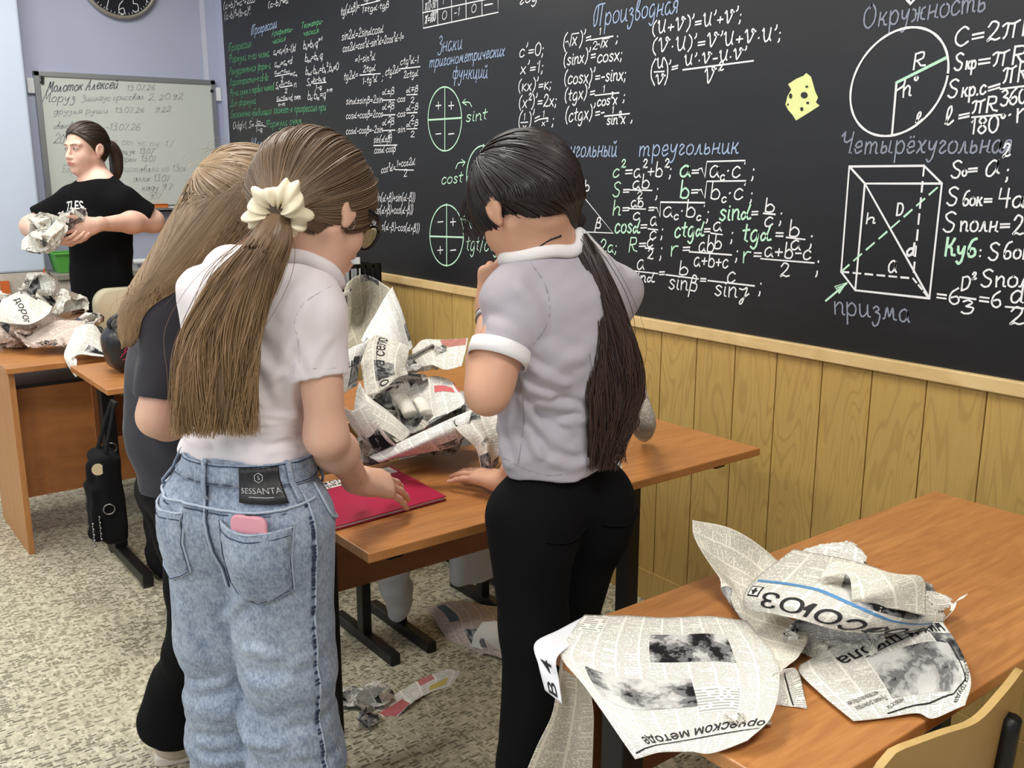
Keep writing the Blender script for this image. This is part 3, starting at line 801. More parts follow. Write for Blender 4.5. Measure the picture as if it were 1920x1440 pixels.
dash(B_, I_, 7, 'w'); dash(E_, I_, 6, 'w'); dash(I_, G_, 3, 'w'); dash(E_, C_, 8, 'l')
T("h", 1624, 419, 1641, 418, 20); T("D", 1681, 404, 1693, 403, 22); T("a", 1665, 511, 1680, 511, 36); T("d", 1700, 479, 1714, 478, 22, wf=1.4)
Ln([(1549, 564), (1588, 531)], 'l', 1.2); Ln([(1567, 538), (1588, 530), (1573, 549), (1568, 540), (1580, 535)], 'l', 1.6)
T("призма", 1564, 588, 1705, 604, 40, 'v', 0.0)
T("S", 1783, 334, 1803, 333, 33); T("о", 1804, 330, 1813, 330, 20); T("=", 1815, 328, 1833, 327, 26); T("a^2", 1847, 333, 1889, 320, 46); T(";", 1886, 336, 1892, 336, 34)
T("S", 1775, 385, 1796, 384, 34); T("бок", 1805, 385, 1841, 385, 26); T("=", 1845, 384, 1860, 384, 24); T("4a", 1871, 388, 1918, 388, 36); T("h", 1919, 388, 1935, 388, 40)
T("S", 1768, 435, 1792, 434, 38); T("полн", 1800, 434, 1871, 434, 34); T("=", 1875, 432, 1893, 432, 26); T("2S", 1898, 440, 1942, 440, 36)
T("Куб", 1771, 480, 1830, 481, 34, 'l', wf=1.4); T(":", 1835, 485, 1840, 485, 30); T("S", 1853, 487, 1873, 487, 32); T("бок", 1881, 485, 1932, 486, 32)
T("D^2", 1802, 545, 1828, 538, 24); T("S", 1839, 538, 1861, 537, 32); T("пол", 1866, 537, 1930, 538, 34)
T("=6", 1756, 565, 1798, 572, 30); Ln([(1800, 557), (1830, 561)], 'w'); T("3", 1802, 588, 1823, 588, 24); T("=6", 1836, 571, 1877, 578, 32); T("d", 1894, 568, 1918, 568, 38); Ln([(1886, 575), (1940, 580)], 'w'); T("2", 1892, 608, 1918, 608, 32)

CHALK = {k: plain(n_, c_, 0.85, 0.2, var=0.12, scale=300) for k, n_, c_ in (('w', 'white_chalk', (232, 234, 236)), ('g', 'green_chalk', (98, 168, 122)),
         ('l', 'pale_green_chalk', (190, 232, 205)), ('b', 'blue_chalk', (158, 178, 208)), ('v', 'grey_blue_chalk', (140, 147, 162)))}
for bk, on, lb in (('progressions', 'progression_notes', 'green and white notes on progressions'), ('trigonometry', 'trigonometry_formulas', 'column of white trigonometry formulas'),
                   ('table', 'value_table', 'ruled table of values cut by the top edge'), ('signs', 'sign_circles', 'three quartered ovals with plus and minus signs'),
                   ('derivatives', 'derivative_formulas', 'white formulas for derivatives'), ('triangle', 'triangle_formulas', 'right-angled triangle with its formulas'),
                   ('circle', 'circle_drawing', 'drawn circle with its formulas'), ('prism', 'prism_drawing', 'drawn prism with its formulas')):
    K.build(bk, on, CHALK, (0, -1, 0), 0.0012, board)['label'] = lb
cm = MB()
cv = [bp(x, y) + np.array([0, -.0010, 0]) for x, y in CH]
cm.prism(cv, (0, 1, 0), 0.0008)
o = cm.build('chalk_cheese_drawing', plain('yellow_chalk', (226, 234, 160), 0.85, 0.2, var=0.18, scale=60), board); o['label'] = 'pale yellow cheese drawn in chalk'
hm = MB()
for cx, cy, rx, ry in ((1508.5, 178.5, 6.5, 6), (1513.3, 162.5, 2.6, 2), (1483, 180, 3, 5), (1515, 193, 2.8, 2.4), (1504, 204.5, 2.8, 3.8), (1478, 196, 1.5, 2.2)):
    hm.prism([bp(cx + rx * math.cos(t), cy + ry * math.sin(t)) + np.array([0, -.0022, 0]) for t in np.linspace(0, 2 * pi, 17)[:-1]], (0, 1, 0), .0008)
hm.build('cheese_holes', plain('board_black', (30, 31, 33), 0.5), board)

# ================================================================== whiteboard
wbx = BX + 0.002
wbd = thing('whiteboard', (BX, 1.78, 1.24), 'white dry-erase board with faded grey handwriting, on the far wall behind the person in black', 'whiteboard')
Y0, Y1, Z0, Z1 = 1.250, 2.262, 1.245, 2.005
m_alu = plain('grey_aluminium', (168, 172, 174), 0.35, 0.5, 0.7)
m_wb = plain('white_enamel', (206, 212, 206), 0.22, 0.5, var=0.02, scale=2)
MB().box(wbx, wbx + .014, Y0 + .01, Y1 - .01, Z0 + .01, Z1 - .01).build('board_panel', m_wb, wbd)
fr = MB().box(wbx, wbx + .022, Y0, Y0 + .03, Z0, Z1).box(wbx, wbx + .022, Y1 - .03, Y1, Z0, Z1).box(wbx, wbx + .022, Y0, Y1, Z1 - .028, Z1).box(wbx, wbx + .022, Y0, Y1, Z0, Z0 + .028)
fr.build('board_frame', m_alu, wbd, bevel=.003)
MB().box(wbx, wbx + .10, Y0 + .3, Y1 - .04, Z0 - .012, Z0).box(wbx + .094, wbx + .10, Y0 + .3, Y1 - .04, Z0 - .012, Z0 + .012).build('pen_tray', m_alu, wbd, bevel=.002)
for yy, zz in ((Y0 - .018, 1.925), (Y1 + .018, 1.925)):
    MB().box(wbx, wbx + .018, yy - .018, yy + .018, zz - .04, zz + .04).build('mounting_clip', m_whitepl, wbd, bevel=.004)
m_dark = plain('dark_plastic', (30, 30, 32), 0.4)
for px, py, lb in ((79, 154, 'lower of the two small black magnets in the whiteboard upper left corner'), (397, 171, 'small black magnet in the upper right corner of the whiteboard'), (79, 147, 'upper of the two small black magnets in the whiteboard upper left corner')):
    p = onx(px, py, wbx + .016)
    tag(MB().cyl(p, p + np.array([.008, 0, 0]), .010, 16).build('board_magnet', m_dark), lb, 'magnet', 'whiteboard magnets')
KW = Ink(lambda x, y: onx(x, y, wbx + .0145), 0.005)
w4 = lambda s, x0, y0, x1, y1, h, c='k', wf=1.0: KW.text(s, x0 / 4, y0 / 4, x1 / 4, y1 / 4, h / 4, c, 0.25, wf, 0.05)
w4("Молоток Алексей", 345, 690, 880, 662, 74, 'k', 1.1); w4("13 07.26", 950, 678, 1160, 676, 42, 'm')
w4("Моруз", 310, 760, 560, 765, 66, 'k', 0.9); w4("Эшингус срисовал".replace('Э', 'З'), 610, 760, 1075, 745, 46, 'm'); w4("2. 20.92", 1110, 752, 1365, 745, 44, 'm')
w4("друзья руши", 400, 855, 805, 850, 44, 'm'); w4("13.07.26", 860, 845, 1080, 845, 40, 'm'); w4("9.22", 1160, 840, 1275, 838, 38, 'm')
w4("иванова", 400, 965, 560, 962, 50, 'm'); w4("-13.07.26", 790, 975, 1045, 978, 50, 'm')
w4("20", 400, 1075, 480, 1075, 70, 'm'); w4("с от чс пу. 17", 850, 1080, 1290, 1105, 50, 'n')
w4("ющуе  13.07", 890, 1150, 1145, 1155, 40, 'm'); w4("орен  13.07", 910, 1210, 1165, 1212, 44, 'm')
w4("Боря", 460, 1290, 590, 1295, 56, 'n'); w4("пиставали но 13ся", 905, 1290, 1390, 1285, 52, 'n')
w4("аллж 13.07", 1000, 1360, 1265, 1360, 46, 'm'); w4("каду 9.7", 1060, 1430, 1285, 1425, 48, 'm'); w4("907", 1115, 1495, 1200, 1490, 40, 'n')
MARK = {k: plain(n_, c_, 0.5) for k, n_, c_ in (('k', 'marker_grey', (104, 110, 116)), ('m', 'marker_pale', (158, 164, 164)), ('n', 'marker_faint', (178, 184, 182)))}
KW.build('writing', 'marker_writing', MARK, (1, 0, 0), 0.0004, wbd)
p = onx(303, 407, wbx + .05); 
e = thing('board_eraser', p, 'orange board wiper lying on the whiteboard tray', 'eraser')
MB().box(wbx + .035, wbx + .08, 1.80, 1.905, Z0 + .001, Z0 + .028).build('eraser_body', plain('orange_foam', (216, 120, 48), 0.7), e, bevel=.005)
MB().box(wbx + .033, wbx + .082, 1.80, 1.905, Z0 + .028, Z0 + .034).build('eraser_cap', plain('eraser_cap', (190, 90, 40), 0.5), e, bevel=.002)
for k_, (y_, rgb, nm) in enumerate(((1.93, (170, 40, 50), 'red'), (2.00, (225, 225, 225), 'white'))):
    mk = thing('marker_pen', (wbx + .06, y_, Z0), '%s marker pen lying on the whiteboard tray' % nm, 'marker')
    MB().cyl((wbx + .05, y_ - .03, Z0 + .008), (wbx + .05, y_ + .05, Z0 + .008), .008, 12).build('barrel', m_whitepl, mk, True)
    MB().cyl((wbx + .05, y_ - .065, Z0 + .008), (wbx + .05, y_ - .03, Z0 + .008), .0085, 12).build('cap', plain('cap_' + nm, rgb, 0.4), mk, True)

# ================================================================== clock
cp = onx(222, -40, BX + .02)
cl = thing('wall_clock', (BX, cp[1], cp[2]), 'large round wall clock with black face and silver rim, above the whiteboard', 'clock')
R0 = 0.205
cx_, cy_, cz_ = BX, cp[1], cp[2]
MB().cyl((cx_, cy_, cz_), (cx_ + .03, cy_, cz_), R0 - .008, 64).build('clock_face', plain('clock_black', (22, 24, 34), 0.3), cl)
MB().tube([(cx_ + .025, cy_ + R0 * math.cos(t), cz_ + R0 * math.sin(t)) for t in np.linspace(0, 2 * pi, 65)], .011, 10, cap=False).build('clock_rim', plain('clock_rim', (176, 172, 160), 0.3, 0.5, 0.6), cl, True)
KC = Ink(lambda y, z: np.array([cx_ + .031, y, z]), 0.006)
def clk(s, ang, h=0.075):
    y, z = cy_ + 0.155 * math.sin(ang), cz_ + 0.155 * math.cos(ang)
    KC.text(s, y - 0.018 * len(s), -(z - h / 2), y + 0.018 * len(s), -(z - h / 2), h, 'w', 0.0, 1.0, 0)
KC.place = lambda y, z: np.array([cx_ + .031, y, -z])
for i in range(1, 13): clk(str(i), i * pi / 6)
for i in range(60):
    a_ = i * pi / 30
    KC.stroke([(cy_ + r * math.sin(a_), -(cz_ + r * math.cos(a_))) for r in (.182, .192)], 'w', 0.4)
KC.build('writing', 'clock_numerals', {'w': m_whitepl}, (1, 0, 0), 0.0, cl)
for nm, a_, ln, wd in (('hour_hand', 0.9, .09, .008), ('minute_hand', 5.3, .135, .006)):
    d_ = np.array([0, math.sin(a_), math.cos(a_)])
    MB().obox(np.array([cx_ + .036, cy_, cz_]) + d_ * ln / 2, (.0015, 0, 0), d_ * ln / 2, np.cross(d_, (1, 0, 0)) * wd / 2).build(nm, m_whitepl, cl)
# ================================================================== desks and chairs
m_top = wood('cherry_laminate', (200, 140, 82), (186, 124, 70), (150, 94, 50), 'Y', 0.12, 0.33, 0.9)
m_edge = plain('cherry_edge_band', (176, 112, 60), 0.45, var=0.1, scale=30)
m_panel = wood('cherry_panel', (150, 92, 52), (140, 84, 46), (112, 64, 34), 'Y', 0.3, 0.4, 2.0)
m_blk = plain('black_powder_coat', (17, 17, 18), 0.42, 0.4)
m_bolt = plain('steel_bolt', (150, 150, 150), 0.3, 0.5, 1.0)
m_ply = wood('plywood', (200, 168, 110), (196, 162, 104), (164, 128, 76), 'Y', 0.5, 0.4, 3.0)
m_plyface = plain('varnished_plywood_face', (176, 138, 82), 0.4, var=0.1, scale=7)
m_plyedge = plain('plywood_edge', (196, 164, 104), 0.55, var=0.15, scale=60)
TZ = 0.76


def student_desk(x1, y0, label, L=1.19, Wd=0.50):
    """x1: edge nearest the sitters"""
    x0 = x1 - Wd; y1 = y0 + L
    d = thing('school_desk', ((x0 + x1) / 2, (y0 + y1) / 2, 0), label, 'desk', 'two-seat school desks')
    MB().box(x0, x1, y0, y1, TZ - .021, TZ).build('desktop', m_top, d, bevel=.0025)
    MB().box(x0 + .045, x0 + .061, y0 + .055, y1 - .055, .475, TZ - .022).build('modesty_panel', m_panel, d)
    for y in (y0 + .09, y1 - .10):
        lg = MB().box(x0 + .085, x0 + .135, y - .025, y + .025, .05, TZ - .05).build('leg', m_blk, d, bevel=.004)
        MB().box(x0 + .03, x1 - .05, y - .02, y + .02, TZ - .05, TZ - .022).build('support_rail', m_blk, lg, bevel=.003)
        MB().box(x0 - .0, x1 - .04, y - .02, y + .02, .012, .052).build('foot_bar', m_blk, lg, bevel=.004)
        cp_ = MB()
        for xx in (x0 + .02, x1 - .06): cp_.box(xx - .018, xx + .018, y - .018, y + .018, 0, .013)
        cp_.build('foot_pad', m_dark, lg)
        s = -1 if y < (y0 + y1) / 2 else 1
        MB().cyl((x0 + .135, y, .60), (x0 + .138, y, .60), .008, 12).build('bolt', m_bolt, lg)
    return d


student_desk(-1.56, .84, 'cherry school desk in the middle with a red folder on it')
student_desk(-.59, .88, 'cherry school desk nearest the viewer with torn newspaper sheets and a plywood chair')
student_desk(-2.45, .84, 'cherry school desk behind the middle one, mostly buried in newspaper')
student_desk(-3.34, .83, 'cherry school desk touching the teacher desk, with a black handbag on it')

# teacher's desk on the left
td = thing('teacher_desk', (-4.25, 1.2, 0), 'large brown office desk with panel sides, heaped with crumpled newspaper', 'desk')
MB().box(-4.56, -3.925, .626, 1.86, TZ - .022, TZ).build('desktop', m_top, td, bevel=.002)
for y in (.650, 1.82): MB().box(-4.50, -3.975, y - .011, y + .011, 0, TZ - .0225).build('side_panel', wood('desk_side', (190, 134, 80), (186, 130, 76), (160, 106, 58), 'Z', .5, .4, 3.), td, bevel=.001)
MB().box(-4.10, -4.082, .662, 1.808, .20, .645).build('modesty_panel', wood('desk_front', (172, 112, 62), (160, 100, 54), (126, 76, 40), 'Y', .13, .4, 1.5), td)
MB().box(-4.50, -4.082, .662, 1.808, .646, .66).build('shade_slab', m_dark, td)  # dark slab, no real shelf: stands in for the shade under the desktop


def school_chair(cx, cy, top, label, w=0.39, fo=.43):
    """seat faces -X; back plate at x = cx"""
    c = thing('school_chair', (cx - .2, cy, 0), label, 'chair', 'plywood school chairs')
    # curved back plate
    V = []; F = []; n = 25; m = 9; th = .011
    for side in (0, 1):
        for j in range(m):
            for i in range(n):
                u = i / (n - 1) * 2 - 1; v = j / (m - 1)
                dip = -.012 * math.exp(-(u / .3) ** 2) * v
                rnd = -.045 * max(0, abs(u) - .78) ** 2 / .05
                z = top - .19 * (1 - v) + (dip + rnd if v > .5 else -rnd if v < .2 else 0)
                x = cx - .028 * (1 - u * u) ** 1.0 * -1 + .018 * (v - .5) + side * th - .028
                V.append((x, cy + u * w / 2, z))
    idx = lambda s, j, i: s * n * m + j * n + i
    fm = []
    for j in range(m - 1):
        for i in range(n - 1):
            F.append((idx(0, j, i), idx(0, j, i + 1), idx(0, j + 1, i + 1), idx(0, j + 1, i))); fm.append(0)
            F.append((idx(1, j, i), idx(1, j + 1, i), idx(1, j + 1, i + 1), idx(1, j, i + 1))); fm.append(0)
    for i in range(n - 1):
        F.append((idx(0, 0, i), idx(1, 0, i), idx(1, 0, i + 1), idx(0, 0, i + 1))); fm.append(1)
        F.append((idx(0, m - 1, i), idx(0, m - 1, i + 1), idx(1, m - 1, i + 1), idx(1, m - 1, i))); fm.append(1)
    for j in range(m - 1):
        F.append((idx(0, j, 0), idx(0, j + 1, 0), idx(1, j + 1, 0), idx(1, j, 0))); fm.append(1)
        F.append((idx(0, j, n - 1), idx(1, j, n - 1), idx(1, j + 1, n - 1), idx(0, j + 1, n - 1))); fm.append(1)
    mesh_obj('backrest', V, F, None, c, True, mats=[m_plyface, m_plyedge], fmat=fm).modifiers.new('es', 'EDGE_SPLIT').split_angle = .9
    sb = MB(); sz = .44
    V2 = []
    nn = 13
    for side in (0, 1):
        for j in range(nn):
            for i in range(nn):
                u = i / (nn - 1) * 2 - 1; v = j / (nn - 1)
                V2.append((cx - .05 - .37 * v, cy + u * w / 2, sz + .012 * side - .03 * max(0, v - .8) * 5 * (v - .8) * 5 - .012 * (1 - u * u)))
    F2 = []
    ix = lambda s, j, i: s * nn * nn + j * nn + i
    for j in range(nn - 1):
        for i in range(nn - 1):
            F2.append((ix(0, j, i), ix(0, j, i + 1), ix(0, j + 1, i + 1), ix(0, j + 1, i)))
            F2.append((ix(1, j, i), ix(1, j + 1, i), ix(1, j + 1, i + 1), ix(1, j, i + 1)))
    for i in range(nn - 1):
        F2 += [(ix(0, 0, i), ix(1, 0, i), ix(1, 0, i + 1), ix(0, 0, i + 1)), (ix(0, nn - 1, i), ix(0, nn - 1, i + 1), ix(1, nn - 1, i + 1), ix(1, nn - 1, i)),
               (ix(0, i, 0), ix(0, i + 1, 0), ix(1, i + 1, 0), ix(1, i, 0)), (ix(0, i, nn - 1), ix(1, i, nn - 1), ix(1, i + 1, nn - 1), ix(0, i + 1, nn - 1))]
    mesh_obj('seat', V2, F2, m_ply, c, True).modifiers.new('es', 'EDGE_SPLIT').split_angle = .9
    for s in (-1, 1):
        y = cy + s * w * fo
        lg = MB().tube(spline([(cx + .012, y * .0 + cy + s * w * .30, top - .055), (cx - .005, cy + s * w * .34, .60), (cx - .05, y, .425), (cx - .33, y, .425)], 6), .0135, 10).build('back_tube', m_blk, c, True)
        l2 = MB().box(cx - .195, cx - .155, y - .016, y + .016, .03, .426).build('leg', m_blk, c, bevel=.003)
        MB().box(cx - .36, cx + .02, y - .017, y + .017, .0, .036).build('foot_bar', m_blk, l2, bevel=.004)
    MB().box(cx - .19, cx - .16, cy - w * .41, cy + w * .41, .395, .423).build('stretcher', m_blk, c)
    return c


school_chair(-.545, 1.168, .80, 'plywood school chair pushed under the nearest desk, at the lower right', .39, .38)
school_chair(-2.37, 1.647, .80, 'plywood school chair behind the middle desk with a pale grey jacket on it')
school_chair(-2.37, 1.18, .80, 'plywood school chair behind the middle desk, left of the one with the jacket')

# low cabinet under the whiteboard
cab = thing('low_cabinet', (-5.77, 1.6, 0), 'low grey washed cabinet under the whiteboard', 'cabinet')
MB().box(BX + .002, -5.60, 1.19, 1.66, .895, .925).build('cabinet_top', plain('grey_stone_laminate', (150, 146, 136), .4, var=.1, scale=80), cab, bevel=.003)
MB().box(BX + .004, -5.625, 1.20, 1.65, 0, .894).build('cabinet_body', m_greywood, cab)
MB().box(-5.624, -5.612, 1.205, 1.645, .03, .885).build('door', m_greywood, cab, bevel=.002)
pp = thing('heating_pipe', (BX + .06, 2.0, .945), 'white heating pipe along the far wall under the whiteboard', 'pipe')
MB().cyl((BX + .06, 1.68, .945), (BX + .06, 2.28, .945), .016, 14).build('pipe', m_whitepl, pp, True)
bk = MB()
for y in (1.72, 2.24): bk.box(BX + .001, BX + .06, y - .008, y + .008, .935, .955)
bk.build('bracket', m_whitepl, pp)

# green basket
gb = thing('plastic_basket', (-5.75, 1.36, .926), 'small green plastic basket on the low cabinet behind the person in black', 'basket')
m_green = plain('green_plastic', (92, 170, 76), .35)
gm = MB()
x0, x1, y0, y1, z0, z1 = -5.83, -5.66, 1.205, 1.50, .927, 1.03
tp = .018
def frus(mb, x0, x1, y0, y1, z0, z1, t, th):
    def ring(o, z, tt): return [(x0 - o - tt, y0 - o - tt, z), (x1 + o + tt, y0 - o - tt, z), (x1 + o + tt, y1 + o + tt, z), (x0 - o - tt, y1 + o + tt, z)]
    v = ring(0, z0, 0) + ring(0, z1, t) + ring(-th, z1, t) + ring(-th, z0 + th, 0)
    f = [(3, 2, 1, 0), (12, 13, 14, 15)]
    for r in range(3):
        for i in range(4):
            j = (i + 1) % 4
            f.append((4 * r + i, 4 * r + j, 4 * r + 4 + j, 4 * r + 4 + i))
    mb.add(v, f)
frus(gm, x0 + tp, x1 - tp, y0 + tp, y1 - tp, z0, z1, tp, .004)
gm.build('basket_body', m_green, gb)
rm = MB(); rm.tube([(x0, y0, z1), (x1, y0, z1), (x1, y1, z1), (x0, y1, z1), (x0, y0, z1)], .006, 8); rm.build('rim', m_green, gb)
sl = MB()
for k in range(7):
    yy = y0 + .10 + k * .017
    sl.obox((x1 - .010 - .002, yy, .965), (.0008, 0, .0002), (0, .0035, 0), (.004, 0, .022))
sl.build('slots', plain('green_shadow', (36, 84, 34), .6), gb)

# wooden set square and board ruler leaning at the pier
m_or = plain('orange_varnished_wood', (196, 98, 42), .4, var=.12, scale=14)
sq = thing('set_square', (-5.72, 1.08, 0), 'large orange wooden set square standing against the grey laminate wall', 'set square')
qa, qb, qc = onx(72, 500, -5.70), onx(30, 556, -5.60), onx(75, 556, -5.60)
qb[2] = qc[2] = .762
def ring3(a, b, c, w, d, n):
    cen = (a + b + c) / 3
    inn = [cen + (p - cen) * (1 - w) for p in (a, b, c)]
    o = [a, b, c]
    n = np.asarray(n, float) * d
    v = o + inn + [p + n for p in o] + [p + n for p in inn]
    f = []
    for i in range(3):
        j = (i + 1) % 3
        f += [(i, j, 3 + j, 3 + i), (6 + i, 9 + i, 9 + j, 6 + j), (i, 6 + i, 6 + j, j), (3 + i, 3 + j, 9 + j, 9 + i)]
    return v, f
qz = .0
A3 = np.array([-5.752, 1.165, .955]); B3 = np.array([-5.60, .70, .02]); C3 = np.array([-5.60, 1.165, .02])
v_, f_ = ring3(A3, B3, C3, .34, .012, (1, 0, .15))
MB().add(v_, f_).build('wooden_frame', m_or, sq)
rl = thing('board_ruler', (-5.66, .8, 0), 'orange wooden board ruler standing left of the set square', 'ruler')
MB().obox((-5.683, .96, .455), (.004, 0, .001), (.0, .022, 0), (-.066, 0.0, .440)).build('ruler_body', m_or, rl)

# teacher's chair (cream), seen over the desks
tc = thing('upholstered_chair', (-4.95, 1.75, 0), 'cream upholstered chair with rounded back behind the desks', 'chair')
m_cream = plain('cream_leatherette', (222, 214, 186), .5, var=.03, scale=6, bump=.05)
def rounded_panel(w, h, d, r, n=8):
    pts = []
    for cx, cy, a0 in ((w / 2 - r, h / 2 - r, 0), (-w / 2 + r, h / 2 - r, pi / 2), (-w / 2 + r, -h / 2 + r, pi), (w / 2 - r, -h / 2 + r, 1.5 * pi)):
        for k in range(n): pts.append((cx + r * math.cos(a0 + k / (n - 1) * pi / 2), cy + r * math.sin(a0 + k / (n - 1) * pi / 2)))
    return pts
bpts = rounded_panel(.44, .40, .05, .07)
V = []; F = []
nb = len(bpts)
for k, (dx, sc) in enumerate(((-.028, .94), (-.034, 1.0), (.02, 1.0), (.026, .94))):
    for a, b in bpts: V.append((-4.665 + dx - .03 * (a / .22) ** 2 * -1 + .02 * b, 1.35 + a * sc, .745 + b * sc))
for k in range(3):
    for i in range(nb): F.append((k * nb + i, k * nb + (i + 1) % nb, (k + 1) * nb + (i + 1) % nb, (k + 1) * nb + i))
F += [tuple(range(nb - 1, -1, -1)), tuple(range(3 * nb, 4 * nb))]
tc.location = (-4.5, 1.35, 0)
mesh_obj('backrest', V, F, m_cream, tc, True)
MB().box(-4.64, -4.22, 1.14, 1.56, .42, .48).build('seat', m_cream, tc, bevel=.02)
lg = MB()
for x in (-4.62, -4.25):
    for y in (1.16, 1.54): MB().tube([(x, y, .42), (x, y, 0)], .012, 8).build('leg', m_blk, tc)
for y in (1.2, 1.5): MB().tube([(-4.665, y, .60), (-4.65, y, .46), (-4.6, y, .43)], .011, 8).build('back_support', m_blk, tc)
# ================================================================== smooth bodies: distance fields turned into one continuous surface
class Field:
    """ordered list of primitives joined smoothly"""
    def __init__(s):
        s.p = []; s.disp = None; s.dmax = 0.0

    def add(s, fn, lo, hi, k=0.02, op='u'):
        s.p.append((fn, np.asarray(lo, float), np.asarray(hi, float), k, op)); return s

    # --- primitives
    def cone(s, a, b, ra, rb, k=0.02, op='u', flat=None, asp=1.0, square=False):
        """tapered limb from a to b; flat = direction in which the section is stretched by asp"""
        a = np.asarray(a, float); b = np.asarray(b, float); ba = b - a; L2 = float(ba @ ba) + 1e-12
        w = None if flat is None else np.asarray(flat, float) / np.linalg.norm(flat)
        R = max(ra, rb) * max(asp, 1.0)

        def fn(P):
            pa = P - a
            h0 = pa @ ba / L2; h = np.clip(h0, 0, 1)
            v = pa - h[:, None] * ba
            if w is not None: v = v - np.outer((v @ w) * (1 - 1 / asp), w)
            e = np.sqrt(np.einsum('ij,ij->i', v, v)) - (ra + (rb - ra) * h)
            return np.maximum(e, (h0 - 1) * L2 ** .5) if square else e
        return s.add(fn, np.minimum(a, b) - R, np.maximum(a, b) + R, k, op)

    def ell(s, c, r, rot=None, k=0.02, op='u'):
        """ellipsoid; rot = 3x3 with the axes as columns"""
        c = np.asarray(c, float); r = np.asarray(r, float); Rm = np.eye(3) if rot is None else np.asarray(rot, float)
        B = float(max(r))

        def fn(P):
            q = (P - c) @ Rm
            k0 = np.sqrt(np.einsum('ij,ij->i', q / r, q / r)); k1 = np.sqrt(np.einsum('ij,ij->i', q / r ** 2, q / r ** 2)) + 1e-9
            return k0 * (k0 - 1) / k1
        return s.add(fn, c - B, c + B, k, op)

    def rbox(s, c, h, rot, rad, k=0.02, op='u'):
        c = np.asarray(c, float); h = np.asarray(h, float); Rm = np.asarray(rot, float); B = float(np.linalg.norm(h)) + rad

        def fn(P):
            q = np.abs((P - c) @ Rm) - (h - rad)
            return np.linalg.norm(np.maximum(q, 0), axis=1) + np.minimum(q.max(axis=1), 0) - rad
        return s.add(fn, c - B, c + B, k, op)

    def chain(s, pts, rs, k=0.02, flat=None, asp=1.0):
        for i in range(len(pts) - 1): s.cone(pts[i], pts[i + 1], rs[i], rs[i + 1], k, 'u', flat, asp)
        return s

    def cut(s, point, n):
        """remove everything on the side n points to"""
        p0 = np.asarray(point, float); n = np.asarray(n, float) / np.linalg.norm(n)
        return s.add(lambda P: (P - p0) @ n, [-1e3] * 3, [1e3] * 3, 0.004, 'i')

    def ev(s, P, cull=True):
        d = np.full(len(P), 1.0)
        if cull: lo = P.min(0); hi = P.max(0)
        for fn, l, h, k, op in s.p:
            if cull and op != 'i':
                gap = np.linalg.norm(np.maximum(0, np.maximum(l - hi, lo - h)))
                if gap > k + 0.03: continue
            e = fn(P)
            if op == 'u':
                t = np.maximum(k - np.abs(d - e), 0) / k
                d = np.minimum(d, e) - t * t * k * 0.25
            elif op == 's':
                e = -e
                t = np.maximum(k - np.abs(d - e), 0) / k
                d = np.maximum(d, e) + t * t * k * 0.25
            else:
                d = np.maximum(d, e)
        if s.disp is not None: d = d + s.disp(P)
        return d

    def bounds(s):
        b = [(l, h) for f, l, h, k, o in s.p if o == 'u']
        return np.min([x[0] for x in b], 0) - 0.03, np.max([x[1] for x in b], 0) + 0.03


